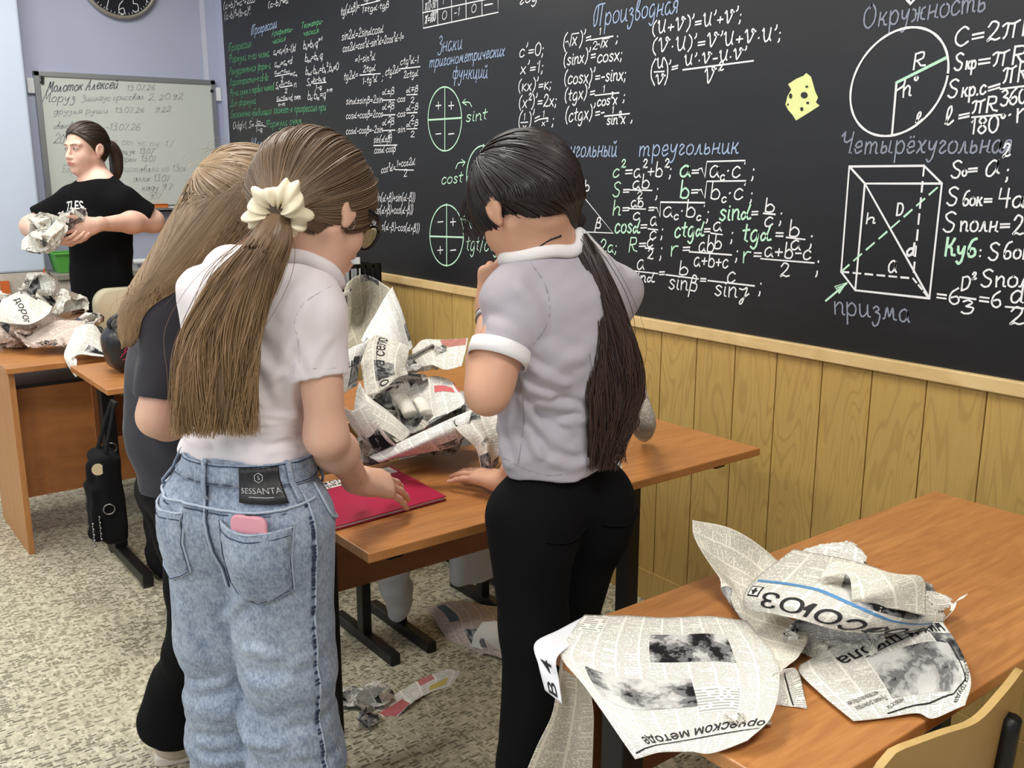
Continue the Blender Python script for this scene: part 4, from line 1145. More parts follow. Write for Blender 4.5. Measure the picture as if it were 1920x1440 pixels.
def polygonise(F, res, n=16):
    """naive surface nets over sparse blocks"""
    lo, hi = F.bounds()
    nb = np.ceil((hi - lo) / (res * n)).astype(int)
    g = np.stack(np.meshgrid(*[np.arange(m) for m in nb], indexing='ij'), -1).reshape(-1, 3)
    cen = lo + (g + 0.5) * res * n
    d = np.concatenate([F.ev(c, False) for c in np.array_split(cen, max(1, len(cen) // 20000))])
    g = g[np.abs(d) < res * n * 1.35 + F.dmax]
    N = (nb + 2) * n
    S = np.array([N[1] * N[2], N[2], 1], dtype=np.int64)
    loc = np.stack(np.meshgrid(*[np.arange(n + 1)] * 3, indexing='ij'), -1).reshape(-1, 3)
    keys = []; pos = []; quads = []
    corner = np.array([[i, j, k] for i in (0, 1) for j in (0, 1) for k in (0, 1)])
    edges = [(a, b) for a in range(8) for b in range(a + 1, 8) if np.abs(corner[a] - corner[b]).sum() == 1]
    for blk in g:
        o = blk * n
        v = F.ev(lo + (o + loc) * res).reshape(n + 1, n + 1, n + 1)
        sgn = v < 0
        if sgn.all() or not sgn.any(): continue
        cv = np.stack([v[i:n + i, j:n + j, k:n + k] for i, j, k in corner], -1)
        cs = cv < 0
        act = np.argwhere(cs.any(-1) & ~cs.all(-1))
        c = cv[act[:, 0], act[:, 1], act[:, 2]]
        acc = np.zeros((len(act), 3)); cnt = np.zeros(len(act))
        for a, b in edges:
            m = (c[:, a] < 0) != (c[:, b] < 0)
            t = c[:, a] / (c[:, a] - c[:, b] + 1e-20)
            acc += np.where(m[:, None], corner[a] + t[:, None] * (corner[b] - corner[a]), 0); cnt += m
        pos.append(lo + (o + act + acc / cnt[:, None]) * res)
        keys.append((act + o + 1) @ S)
        for ax in range(3):
            u, w = (ax + 1) % 3, (ax + 2) % 3
            sl = [slice(0, n)] * 3; s2 = [slice(0, n)] * 3; s2[ax] = slice(1, n + 1)
            A = sgn[tuple(sl)]; B = sgn[tuple(s2)]
            for flip, m in ((False, A & ~B), (True, ~A & B)):
                e = np.argwhere(m)
                if not len(e): continue
                e = e + o + 1
                du = np.zeros(3, int); du[u] = 1; dw = np.zeros(3, int); dw[w] = 1
                q = np.stack([(e - du - dw) @ S, (e - dw) @ S, e @ S, (e - du) @ S], -1)
                quads.append(q[:, ::-1] if flip else q)
    keys = np.concatenate(keys); pos = np.concatenate(pos); quads = np.concatenate(quads)
    od = np.argsort(keys); keys = keys[od]; pos = pos[od]
    ix = np.searchsorted(keys, quads); ix[ix >= len(keys)] = 0
    ok = (keys[ix] == quads).all(1)
    ix = ix[ok]
    # light smoothing
    for lam in (0.5, -0.52, 0.5):
        acc = np.zeros_like(pos); cnt = np.zeros(len(pos))
        for a, b in ((0, 1), (1, 2), (2, 3), (3, 0)):
            for i, j in ((a, b), (b, a)):
                for k in range(3): acc[:, k] += np.bincount(ix[:, i], pos[ix[:, j], k], len(pos))
                cnt += np.bincount(ix[:, i], minlength=len(pos))
        pos = pos + lam * (acc / np.maximum(cnt, 1)[:, None] - pos)
    return pos, ix


def field_obj(name, F, res, mat, parent=None):
    v, f = polygonise(F, res)
    return mesh_obj(name, v, f, mat, parent, True)


def unit(v):
    v = np.asarray(v, float); return v / np.linalg.norm(v)


def rotax(v, ax, ang):
    v = np.asarray(v, float); ax = unit(ax)
    return v * math.cos(ang) + np.cross(ax, v) * math.sin(ang) + ax * (ax @ v) * (1 - math.cos(ang))


def folds(seed, n, amp, f0, f1, stretch=(1, 1, 1), sharp=1.6):
    """cloth folds: warped sine ridges in random directions"""
    r = np.random.RandomState(seed)
    W = []
    for i in range(n):
        d = unit(r.normal(size=3) * np.asarray(stretch)); f = r.uniform(f0, f1)
        W.append((d * f, r.uniform(0, 6.28), unit(r.normal(size=3)) * r.uniform(5, 11), r.uniform(0, 6.28), r.uniform(.5, 1)))

    def fn(P):
        out = np.zeros(len(P))
        for d, ph, d2, p2, a in W:
            s = np.sin(P @ d + ph + 1.3 * np.sin(P @ d2 + p2))
            m = 0.5 + 0.5 * np.sin(P @ (d2 * 0.7) + p2 * 1.7)
            out += a * m * (np.abs(s) ** sharp * np.sign(s))
        return out * amp / max(1, n ** .5)
    return fn


def hit(F, px, py, lo=.9, hi=2.6):
    d = ray(px, py); d = d / (d @ FW0)
    t = np.linspace(lo, hi, 900); v = F.ev(CPOS + np.outer(t, d), False)
    return CPOS + d * t[np.argmax(v < 0) if (v < 0).any() else np.argmin(v)]


def creases(F, lines):
    """sharp cloth creases: each line runs over the surface; (points, height, width)"""
    base = F.disp; W = []
    for pts, amp, wd in lines:
        q = np.array(spline([hit(F, *p) for p in pts], 5))
        for a, b in zip(q[:-1], q[1:]):
            if np.linalg.norm(b - a) > .25: continue
            v = unit(a - CPOS); n = unit(np.cross(b - a, v))
            W.append((a, b, n, amp, wd))
    lo = [np.minimum(a, b) - 4 * w for a, b, n, m, w in W]; hi = [np.maximum(a, b) + 4 * w for a, b, n, m, w in W]

    def fn(P):
        out = base(P) if base is not None else np.zeros(len(P))
        mn, mx = P.min(0), P.max(0); acc = np.zeros(len(P)); wt = np.zeros(len(P))
        for (a, b, n, amp, wd), l, h in zip(W, lo, hi):
            if (l > mx).any() or (h < mn).any(): continue
            ba = b - a; t = (P - a) @ ba / (ba @ ba); tc = np.clip(t, 0, 1)
            v = P - a - tc[:, None] * ba; d2 = np.einsum('ij,ij->i', v, v); x = v @ n
            e = np.exp(-d2 / (2 * wd * wd))
            acc += e * e * amp * (x / wd * 1.6 - .7); wt += e
        return out + acc / np.maximum(wt, 1e-3) * np.minimum(1, wt * 1.2)
    F.disp = fn; F.dmax = max(F.dmax, .02)
    return F


# ------------------------------------------------------------------ head and hands
def add_head(F, eye, f, u, sc=1.0, ears=True):
    """eye = point midway between the eyes inside the head; f forward, u up"""
    f = unit(f); u = unit(np.asarray(u) - f * (np.asarray(u) @ f)); l = np.cross(u, f)
    M = np.stack([f, l, u], 1)
    g = lambda x, y, z: np.asarray(eye) + (f * x + l * y + u * z) * sc
    E = lambda c, r, k=.02, op='u', rot=None: F.ell(g(*c), np.array(r) * sc, M if rot is None else M @ rot, k * sc, op)
    Cn = lambda a, b, ra, rb, k=.012, op='u': F.cone(g(*a), g(*b), ra * sc, rb * sc, k * sc, op)
    E((-.014, 0, .030), (.097, .074, .080), .03)
    E((.022, 0, -.030), (.064, .060, .086), .03)
    for s in (-1, 1):
        Cn((-.012, s * .050, -.050), (.064, s * .010, -.098), .020, .017, .03)
        E((.052, s * .034, -.034), (.030, .026, .030), .02)
        Cn((.083, s * .012, .020), (.070, s * .048, .021), .008, .008, .014)
        E((.094, s * .031, .001), (.017, .020, .011), .010, 's')
        E((.072, s * .031, .000), (.0135, .0145, .0125), .004)
        E((.0985, s * .0105, -.041), (.0085, .0075, .0070), .008)
    Cn((.086, 0, .004), (.108, 0, -.036), .0075, .0100, .012)
    E((.080, 0, -.066), (.020, .026, .018), .012)
    Cn((.0965, .016, -.0625), (.0985, -.016, -.0625), .0050, .0050, .006)
    Cn((.0945, .013, -.0720), (.0945, -.013, -.0720), .0065, .0065, .006)
    E((.1035, 0, -.0668), (.006, .024, .0016), .003, 's')
    E((.070, 0, -.100), (.020, .019, .016), .018)
    if ears:
        for s in (-1, 1):
            c_, s_ = math.cos(.35), math.sin(.35)
            R = np.array([[c_, 0, -s_], [0, 1, 0], [s_, 0, c_]])
            R2 = R @ np.array([[math.cos(s * .08), math.sin(s * .08), 0], [-math.sin(s * .08), math.cos(s * .08), 0], [0, 0, 1]])
            E((-.014, s * .083, -.009), (.0225, .0095, .0315), .006, 'u', R2)
            E((-.010, s * .0930, -.005), (.0140, .0055, .0215), .004, 's', R2)
            E((-.006, s * .080, -.036), (.010, .006, .012), .006)
            Cn((-.001, s * .082, -.012), (.004, s * .078, -.020), .005, .004, .004)
    return g, M


def add_hand(F, wrist, d, palm, side, curl=(.3, .35, .4, .45), bend2=1.1, spread=.10, thumb=(.7, .35), sc=1.0, tipcurl=.7):
    """d: direction of the hand; palm: outward palm normal; side: direction towards the thumb. Returns finger chains"""
    d = unit(d); palm = unit(np.asarray(palm) - d * (np.asarray(palm) @ d)); t = unit(side - d * (np.asarray(side) @ d) - palm * (np.asarray(side) @ palm))
    w = np.asarray(wrist, float)
    F.cone(w - d * .02 * sc, w + d * .020 * sc, .019 * sc, .021 * sc, .02, 'u', t, 1.32)
    kn = []
    for i, (o, ln) in enumerate(((.029, .083), (.010, .086), (-.010, .081), (-.029, .073))):
        a = w + t * o * .55 * sc + d * .015 * sc
        b = w + (t * o + d * ln - palm * (.004 if i in (1, 2) else 0)) * sc
        F.cone(a, b, .0135 * sc, .0112 * sc, .016)
        kn.append(b)
    F.cone(w + d * .035 * sc + t * .01 * sc, w + d * .065 * sc, .013 * sc, .012 * sc, .02, 'u', t, 2.0)
    chains = []
    for i, (b, seg) in enumerate(zip(kn, ((.040, .024, .020), (.044, .028, .021), (.041, .026, .021), (.032, .020, .018)))):
        fd = rotax(d, palm, 0)
        fd = unit(d + t * (1.5 - i) * spread)
        ax = np.cross(fd, palm)
        ang = curl[i] if hasattr(curl, '__len__') else curl
        pts = [b]; cur = b; tot = 0
        for k, L in enumerate(seg):
            tot += ang if k == 0 else ang * bend2 if k == 1 else ang * tipcurl
            cur = cur + rotax(fd, ax, tot) * L * sc
            pts.append(cur)
        r = [.0092, .0083, .0075, .0064] if i < 3 else [.0082, .0074, .0066, .0057]
        for k in range(3): F.cone(pts[k], pts[k + 1], r[k] * sc, r[k + 1] * sc, .004)
        chains.append(pts)
    a = w + (d * .020 + t * .022 + palm * .006) * sc
    td = unit(d * math.cos(thumb[0]) + t * math.sin(thumb[0]) + palm * thumb[1])
    b = a + td * .040 * sc
    td2 = unit(td + d * .35); c = b + td2 * .030 * sc; e = c + unit(td2 + d * .25) * .024 * sc
    F.cone(a, b, .0145 * sc, .0110 * sc, .018); F.cone(b, c, .0105 * sc, .0095 * sc, .006); F.cone(c, e, .0095 * sc, .0072 * sc, .006)
    chains.append([a, b, c, e])
    return chains


def nails(chains, palm, mat, parent, sc=1.0):
    mb = MB()
    for ch in chains:
        d = unit(ch[-1] - ch[-2]); up = -unit(np.asarray(palm) - d * (np.asarray(palm) @ d)); s = np.cross(d, up)
        c = ch[-1] + d * .001 * sc + up * .0058 * sc
        v = []
        for i in range(5):
            for j in range(4):
                a = (i / 4 * 2 - 1); b = j / 3
                v.append(c + s * a * .0046 * sc * (1 - .25 * b * b) + d * (b - .45) * .0105 * sc + up * (-.0022 * a * a - .0016 * max(0, b - .5) * 2) * sc)
        mb.add(v, [(i * 4 + j, i * 4 + j + 1, i * 4 + j + 5, i * 4 + j + 4) for i in range(4) for j in range(3)])
    return mb.build('fingernails', mat, parent, True)


def skin_mat(name, rgb, red):
    t = NT(name, 0.5, 0.4)
    co = t.coord()
    n1 = t.noise(co, 22, 4, .6); n2 = t.noise(co, 160, 2)
    t.color(t.mix(t.math('MULTIPLY', n1, .55), lin(rgb), lin(red)))
    t.b.inputs['Subsurface Weight'].default_value = .12
    t.b.inputs['Subsurface Radius'].default_value = (.012, .005, .003)
    t.b.inputs['Subsurface Scale'].default_value = .5
    t.bump(n2, .06, .0006)
    return t.m


def hair_mat(name, root, mid, tip, rough=.42, spec=.5):
    """strand colour from the strand's own random number (u) and its run from root to tip (v)"""
    t = NT(name, rough, spec)
    uv = t.n('ShaderNodeUVMap').outputs[0]
    u, v, _ = t.sep(uv)
    along = t.ramp(v, [(0.0, lin(root)), (0.45, lin(mid)), (1.0, lin(tip))])
    hs = t.n('ShaderNodeHueSaturation', None, Saturation=1.0, Value=t.math('ADD', .72, t.math('MULTIPLY', u, .62)), Color=along).outputs[0]
    t.color(hs)
    t.b.inputs['Anisotropic'].default_value = 0.5
    return t.m


def push_out(F, paths, eps=.0015):
    """lift locks that run under a surface back onto it"""
    L = [len(p) for p in paths]; P = np.concatenate(paths)
    for _ in range(2):
        d = F.ev(P, False); m = d < eps
        if not m.any(): break
        Q = P[m]; h = .002
        g = np.stack([F.ev(Q + np.eye(3)[k] * h, False) - F.ev(Q - np.eye(3)[k] * h, False) for k in range(3)], 1)
        g /= np.linalg.norm(g, axis=1, keepdims=True) + 1e-9
        P[m] = Q + g * (eps - d[m])[:, None]
    out = []; i = 0
    for n in L: out.append(P[i:i + n]); i += n
    return out


def strands(name, curves, r, mat, parent, taper=.35, n=3, v0=0.0, v1=1.0, rnd=None):
    """one mesh of thin tapered locks; curves = list of (m,3) arrays"""
    V = []; F = []; U = []; base = 0
    rg = rnd or RNG
    for c in curves:
        c = np.asarray(c, float); m = len(c)
        t = np.gradient(c, axis=0); t /= np.linalg.norm(t, axis=1, keepdims=True) + 1e-9
        ref = np.array([.3, .5, .81]); a = np.cross(t, ref); a /= np.linalg.norm(a, axis=1, keepdims=True) + 1e-9
        b = np.cross(t, a)
        s = np.linspace(0, 1, m)
        rad = r * rg.uniform(.7, 1.3) * (1 - (1 - taper) * s ** 2)
        ph = rg.uniform(0, 6.28)
        uu = rg.uniform(0, 1)
        ring = [c + rad[:, None] * (math.cos(ph + 2 * pi * k / n) * a + math.sin(ph + 2 * pi * k / n) * b) for k in range(n)]
        V.append(np.stack(ring, 1).reshape(-1, 3))
        U.append(np.stack([np.full(m * n, uu), np.repeat(v0 + (v1 - v0) * s, n)], 1))
        i = np.arange(m - 1)[:, None] * n; k = np.arange(n)[None, :]; k2 = (k + 1) % n
        q = np.stack([i + k, i + k2, i + n + k2, i + n + k], -1).reshape(-1, 4) + base
        F.append(q); base += m * n
    return mesh_obj(name, np.concatenate(V), np.concatenate(F), mat, parent, True, uv=np.concatenate(U))
# ================================================================== people
Z3 = np.array([0, 0, 1.0])
m_skin = skin_mat('skin_fair', (226, 184, 160), (206, 150, 128))
m_skin2 = skin_mat('skin_warm', (214, 168, 140), (190, 132, 108))
m_nail = plain('nail', (232, 190, 178), .3, var=.03)


def hair_cap(F, g, M, sc, off=.014, cutp=(0, 0, 0), cutn=(1, 0, -1.0), cut2=None, back=0.0):
    """skull-shaped cap, cut back to the hairline"""
    F.ell(g(-.016 - back / 2, 0, .032), np.array([.100 + off + back / 2, .076 + off, .084 + off]) * sc, M, .02)
    F.ell(g(-.030, 0, -.030), np.array([.070 + off * .6, .060 + off, .062]) * sc, M, .03)
    F.cut(g(*cutp), M @ np.array(cutn, float))
    if cut2: F.cut(g(*cut2[0]), M @ np.array(cut2[1], float))
    return F


def cap_paths(g, M, sc, starts, end, off, m=18, lift=0.0, rg=None, sink=.5, back=0.0):
    """locks lying on the skull from the hairline to where they are gathered"""
    cen = g(-.016 - back / 2, 0, .032); rad = np.array([.100 + off + back / 2, .076 + off, .084 + off]) * sc
    out = []
    de = (np.asarray(end) - cen) @ M; re = np.linalg.norm(de / rad)
    for st in starts:
        ds = np.asarray(st, float)
        ds = ds / np.linalg.norm(ds / rad)
        a, b = ds / rad, de / rad
        a = a / np.linalg.norm(a); b = b / np.linalg.norm(b)
        om = math.acos(np.clip(a @ b, -1, 1)); P = []
        j = rg.uniform(-.0025, .0035) if rg is not None else 0
        for t in np.linspace(0, 1, m):
            d = (math.sin((1 - t) * om) * a + math.sin(t * om) * b) / max(math.sin(om), 1e-4)
            s = 1 + (re - 1) * t ** 3 + lift * math.sin(pi * t) + (j / .09) * math.sin(pi * min(1, t * 1.15))
            if t < .12: s -= .02 * (1 - t / .12)
            P.append(cen + M @ (d * rad * s))
        out.append(np.array(P))
    return out


def tail_paths(guide, wa, wb, na, nb, n, rg, m=30, curl=.004, ragged=.12, frizz=1.0):
    """hanging locks around a guide line; wa/wb half-widths along the line in directions na/nb"""
    G = np.array(spline(guide, 12)); L = np.linspace(0, 1, len(G))
    out = []
    for i in range(n):
        th = rg.uniform(0, 2 * pi); rr = math.sqrt(rg.uniform(0.45, 1)); ln = 1 - ragged * rg.uniform(0, 1) ** 2
        ph = np.array([2.5 * math.sin(2 * th), 2.5 * math.cos(3 * th), 0]) + rg.normal(0, .55, 3); fq = rg.normal(9, 1.2)
        s = np.linspace(0, ln, m)
        c = np.stack([np.interp(s, L, G[:, k]) for k in range(3)], 1)
        a = np.interp(s, np.linspace(0, 1, len(wa)), wa) * rr * math.cos(th)
        b = np.interp(s, np.linspace(0, 1, len(wb)), wb) * rr * math.sin(th)
        am = curl * frizz * s * np.sin(fq * s + ph[0]); bm = curl * s * np.sin(fq * .8 * s + ph[1])
        out.append(c + np.outer(a + am, na) + np.outer(b + bm, nb))
    return out


def tail_core(F, guide, wa, wb, na, k=.02, sc=.86):
    G = spline(guide, 4); n = len(G)
    for i in range(n - 1):
        s0, s1 = i / (n - 1), (i + 1) / (n - 1)
        w = lambda W, s: float(np.interp(s, np.linspace(0, 1, len(W)), W)) * sc
        F.cone(G[i], G[i + 1], w(wb, s0), w(wb, s1), k, 'u', na, max(1.0, w(wa, (s0 + s1) / 2) / w(wb, (s0 + s1) / 2)))
    return F


def shoe(F, ankle, d, sc=1.0):
    d = unit(d); s = np.cross(d, Z3); a = np.asarray(ankle, float)
    M = np.stack([d, s, Z3], 1)
    F.ell(a + d * .13 * sc + Z3 * (.042 - a[2]), np.array([.075, .044, .040]) * sc, M, .04)
    F.ell(a + d * .03 * sc + Z3 * (.045 - a[2]), np.array([.085, .036, .044]) * sc, M, .04)
    F.cone(a + Z3 * (.05 - a[2]), a + Z3 * .02, .040 * sc, .036 * sc, .03)
    F.cut((0, 0, .001), (0, 0, -1))
    return F


def sole(name, ankle, d, mat, parent, sc=1.0):
    d = unit(d); s = np.cross(d, Z3); a = np.asarray(ankle, float); a = a * [1, 1, 0]
    pts = []
    for t in np.linspace(0, 2 * pi, 33)[:-1]:
        x = .075 + .135 * math.cos(t); w = (.044 if x > .06 else .037) * math.sin(t)
        pts.append(a + d * x * sc + s * w * sc)
    return MB().prism(pts, Z3, .028).build(name, mat, parent, bevel=.006)


def collar_points(Bf, Tf, nb, nk, back, side, ts):
    """where the shirt meets the neck, all the way round the back"""
    out = []; rr = np.linspace(.0, .15, 90)
    for t in ts:
        d = back * math.cos(t) + side * math.sin(t)
        for h in np.linspace(-.05, .07, 61):
            c = nb + Z3 * h + (nk - Z3 * nk[2]) * max(h, 0); Q = c + np.outer(rr, d)
            fB, fT = Bf.ev(Q, False), Tf.ev(Q, False)
            rB = rr[np.argmax(fB > 0)]; rT = rr[np.argmax(fT > 0)] if fT[0] < 0 else 0
            if rB > rT:
                out.append(c + d * (rB + .0035) + Z3 * .003); break
    P = np.array(out)
    for _ in range(3): P[1:-1] = (P[:-2] + 2 * P[1:-1] + P[2:]) / 4
    return list(P)


# ------------------------------------------------------------------ person in the white tee and jeans
cF = np.array([-.394, .919, 0]); cR = np.array([.919, .394, 0])
C = thing('person', atD(472, 955, 1.72) * [1, 1, 0], 'person in white T-shirt and blue jeans, one hand on a red folder', 'person')
c_pel = atD(472, 930, 1.72); c_wst = atD(456, 835, 1.72); c_rib = atD(462, 690, 1.71); c_sm = atD(486, 560, 1.69)
c_nb = atD(552, 500, 1.69); c_rs = c_sm + cR * .130 - Z3 * .012; c_ls = c_sm - cR * .128 + Z3 * .0
c_el = atD(612, 818, 1.635); c_wr = atD(672, 903, 1.86)
tip = onz(752, 950, .784)
# head
c_fh = unit(np.array([-.891, .453, 0]) * math.cos(.78) + np.array([.453, .891, 0]) * math.sin(.78)); pt = math.radians(32)
c_f = c_fh * math.cos(pt) - Z3 * math.sin(pt); c_u = Z3 * math.cos(pt) + c_fh * math.sin(pt); c_l = np.cross(c_u, c_f)
roll = .10
c_u = c_u * math.cos(roll) + c_l * math.sin(roll); c_l = np.cross(c_u, c_f)
CS = .99
c_ear = atD(652, 388, 1.645)
c_eye = c_ear - (c_f * -.010 + c_l * -.078 + c_u * -.010) * CS
B = Field()
cg, cM = add_head(B, c_eye, c_f, c_u, CS)
B.cone(cg(-.042, 0, -.050), c_nb, .043, .047, .02)
B.cone(c_nb, c_sm, .047, .070, .04, 'u', cR, 1.4)
B.chain([c_sm, c_rib, c_wst, c_pel], [.070, .070, .068, .085], .06, cR, 1.45)
for s_, sh in ((1, c_rs), (-1, c_ls)):
    B.cone(c_sm + cR * s_ * .07 + Z3 * .01, sh, .044, .040, .04)
c_lel = c_ls - cR * .03 - Z3 * .26 + cF * .02; c_lwr = c_pel + cF * .125 + Z3 * .085 - cR * .05
B.cone(c_rs, c_el, .041, .0335, .03)
c_fm = c_el * .7 + c_wr * .3
B.cone(c_el, c_fm, .0335, .0345, .03); B.cone(c_fm, c_wr, .0345, .0225, .03)
B.cone(c_ls, c_lel, .044, .036, .03); B.cone(c_lel, c_lwr, .036, .024, .03)
hd = unit(tip - c_wr + Z3 * .02)
pn = unit(np.cross(np.cross(hd, -Z3), hd))
pn = unit(-Z3 + unit(np.cross(hd, Z3)) * -.65)
th_side = np.cross(-Z3, hd) * -1
ch = add_hand(B, c_wr, unit(tip + Z3 * .050 - c_wr), pn, -np.cross(hd, Z3), (.34, .28, .26, .26), .75, .17, (.60, 1.0), .98, .5)
ch2 = add_hand(B, c_lwr, unit(cR - Z3 * .2), -cF, Z3, .3, 1.0, .08)
for s_ in (1, -1):
    hp = c_pel + cR * .080 * s_ - Z3 * .03
    kn = atD(*((533, 1180, 1.69) if s_ > 0 else (423, 1180, 1.78))); an = atD(*((556, 1440, 1.68) if s_ > 0 else (446, 1440, 1.78))) * [1, 1, 0] + Z3 * .09
    B.chain([hp, kn, an], [.070, .046, .034], .05)
    B.cone(an - Z3 * .02, an - Z3 * .055 + cF * .12, .036, .025, .03)
field_obj('body', B, .0032, m_skin, C)
nails(ch, pn, m_nail, C)

# white tee: snug body, short sleeves, mock neck
Tm = Field()
Tm.chain([c_sm + Z3 * .01, c_rib, c_wst - Z3 * .02, c_pel + Z3 * .02], [.080, .080, .076, .094], .06, cR, 1.45)
Tm.ell(c_rib + cF * .065 + Z3 * .035, (.06, .06, .06), None, .06)
Tm.cone(c_nb - (c_nb - c_sm) * .1, c_sm, .054, .076, .05, 'u', cR, 1.4)
for s_, sh, el in ((1, c_rs, c_el), (-1, c_ls, c_lel)):
    Tm.cone(c_sm + cR * s_ * .07 + Z3 * .01, sh, .052, .047, .05)
    Tm.cone(sh, sh + (el - sh) * .50, .0475, .0490, .03, square=True)
fd = folds(31, 7, .010, 36, 90, (1, 1, 1.6))
fd2 = folds(5, 6, .016, 50, 110, (.5, .5, 2.2))
czw = c_wst[2]
def c_disp(P):
    w = np.clip(1 - np.abs(P[:, 2] - (czw + .015)) / .14, 0, 1)
    return -(fd(P) * .8 + fd2(P) * w * 1.5) + .001
Tm.disp = c_disp; Tm.dmax = .012
Tm.cut(c_pel + Z3 * .088, (0.05, 0, -1))
def tee_mat(name, rgb, rough=.85):
    t = NT(name, rough, .15)
    co = t.coord()
    n1 = t.noise(co, 7, 3)
    c = lin(rgb)
    t.color(t.mix(n1, tuple(x * .96 for x in c[:3]) + (1,), c))
    t.bump(t.noise(co, 900, 2), .12, .0006)
    if sum(rgb) > 150: t.b.inputs['Sheen Weight'].default_value = .15
    return t.m


m_white = tee_mat('white_jersey', (232, 224, 226))
m_seam = plain('jersey_seam', (206, 198, 200), .9)
creases(Tm, [(((478, 786), (520, 792), (566, 788)), .0055, .007), (((486, 804), (530, 802), (566, 800)), .006, .007), (((494, 818), (535, 812), (562, 814)), .005, .006), (((470, 770), (520, 776), (562, 772)), .005, .008),
             (((500, 846), (540, 838), (570, 842)), .004, .006), (((346, 806), (360, 822), (390, 832)), .005, .007), (((470, 690), (482, 730), (500, 762)), .004, .010), (((556, 640), (540, 680), (520, 712)), .005, .010), (((560, 690), (552, 740), (562, 776)), .005, .008),
             (((590, 560), (570, 600), (566, 650)), .004, .012), (((480, 640), (500, 680), (540, 700)), .003, .012), (((620, 640), (600, 668), (590, 690)), .003, .008)])
o = field_obj('t_shirt', Tm, .0042, m_white, C)
MB().tube([hit(Tm, *p) for p in spline([(622, 536, 0), (573, 566, 0), (553, 603, 0), (559, 637, 0), (563, 684, 0)], 8) for p in [p[:2]]], .0013, 5).build('armhole_seam', m_seam, C)
MB().tube([hit(Tm, *p[:2]) for p in spline([(586, 690, 0), (610, 692, 0), (640, 688, 0)], 8)], .0010, 5).build('sleeve_hem', m_seam, C)
MB().tube([hit(Tm, *p[:2]) for p in spline([(552, 798, 0), (556, 830, 0), (560, 866, 0)], 8)], .0011, 5).build('side_seam', m_seam, C)
cu = unit(c_nb - c_sm)
ring = lambda cen, ax, ra, rb, up_, r, n=40: [cen + ax * ra * math.cos(t) + up_ * rb * math.sin(t) for t in np.linspace(0, 2 * pi, n + 1)]
nk = unit(cg(-.042, 0, -.050) - c_nb)
MB().tube(collar_points(B, Tm, c_nb, nk, -cF, cR, np.linspace(-1.9, 1.9, 37)), .0060, 8, True, 2.0, Z3).build('neckband', m_white, C, True)

# jeans
J = Field()
J.cone(c_pel + Z3 * .085, c_pel, .095, .103, .05, 'u', cR, 1.38)
jl = []
for s_ in (1, -1):
    hp = c_pel + cR * .088 * s_ - Z3 * .03 - cF * .012
    md = atD(*((533, 1180, 1.69) if s_ > 0 else (423, 1180, 1.78)))
    lo_ = atD(*((556, 1440, 1.68) if s_ > 0 else (446, 1440, 1.78)))
    ft = lo_ + (lo_ - md) / abs(lo_[2] - md[2]) * (lo_[2] - .03)
    jl.append((hp, md, lo_, ft))
    J.ell(hp - cF * .026 - Z3 * .035, (.080, .080, .098), None, .05)
    J.cone(hp, md, .096, .094, .02); J.cone(md, lo_, .094, .090, .02); J.cone(lo_, ft, .090, .105, .02)
jf = folds(77, 8, .0130, 16, 40, (1, 1, .9)); jf2 = folds(78, 6, .018, 26, 60, (.4, .4, 2.0))
jz = jl[0][1][2]
def j_disp(P):
    low = np.clip((c_pel[2] - .12 - P[:, 2]) / .3, 0, 1)
    kz = np.exp(-((P[:, 2] - .42) / .13) ** 2)
    return -(jf(P) * (.25 + .9 * low) + jf2(P) * kz * 1.2)
J.disp = j_disp; J.dmax = .025
J.cut(c_pel + Z3 * .098, (0, 0, 1))
J.cut((0, 0, .004), (0, 0, -1))


creases(J, [(((340, 1139), (362, 1190), (387, 1235)), .007, .010), (((385, 1318), (420, 1312), (452, 1298)), .008, .010), (((362, 1282), (400, 1280), (430, 1268)), .007, .009), (((460, 1212), (490, 1216), (520, 1226)), .006, .010), (((452, 1300), (440, 1322), (428, 1340)), .007, .010),
            (((460, 1384), (490, 1390), (520, 1394)), .007, .009), (((378, 1384), (410, 1390), (446, 1380)), .007, .010), (((385, 1420), (420, 1424), (455, 1412)), .006, .009), (((475, 1120), (450, 1140), (430, 1165)), .006, .010), (((600, 1220), (580, 1240), (555, 1250)), .005, .012),
            (((610, 1330), (585, 1346), (550, 1352)), .006, .012), (((625, 1400), (600, 1416), (560, 1420)), .006, .010), (((320, 930), (345, 960), (352, 985)), .005, .008), (((470, 1270), (500, 1276), (540, 1270)), .006, .012), (((400, 1175), (420, 1190), (432, 1215)), .005, .010)])


def denim():
    t = NT('acid_wash_denim', .9, .15)
    co = t.coord()
    a = t.noise(co, 9, 4, .6); b = t.noise(t.mapping(co, (1, 1, .55)), 220, 3, .7); c = t.noise(co, 60, 4, .7)
    base = t.mix(t.ramp(a, [(.32, 0.0), (.68, 1.0)]), lin((126, 140, 161)), lin((172, 184, 200)))
    sp = t.ramp(t.math('ADD', t.math('MULTIPLY', b, .6), t.math('MULTIPLY', c, .4)), [(.40, 0.0), (.60, 1.0)])
    cc = t.mix(sp, t.mix(.45, base, lin((70, 86, 112))), t.mix(.4, base, lin((188, 198, 210))))
    t.color(cc)
    t.bump(b, .25, .0008)
    t.b.inputs['Sheen Weight'].default_value = .1
    return t.m


m_denim = denim()
m_denimd = plain('dark_denim_stitch', (46, 58, 82), .9, var=.3, scale=120)
m_deniml = plain('pale_denim_edge', (172, 184, 200), .9, var=.2, scale=200)
jo = field_obj('jeans', J, .0048, m_denim, C)


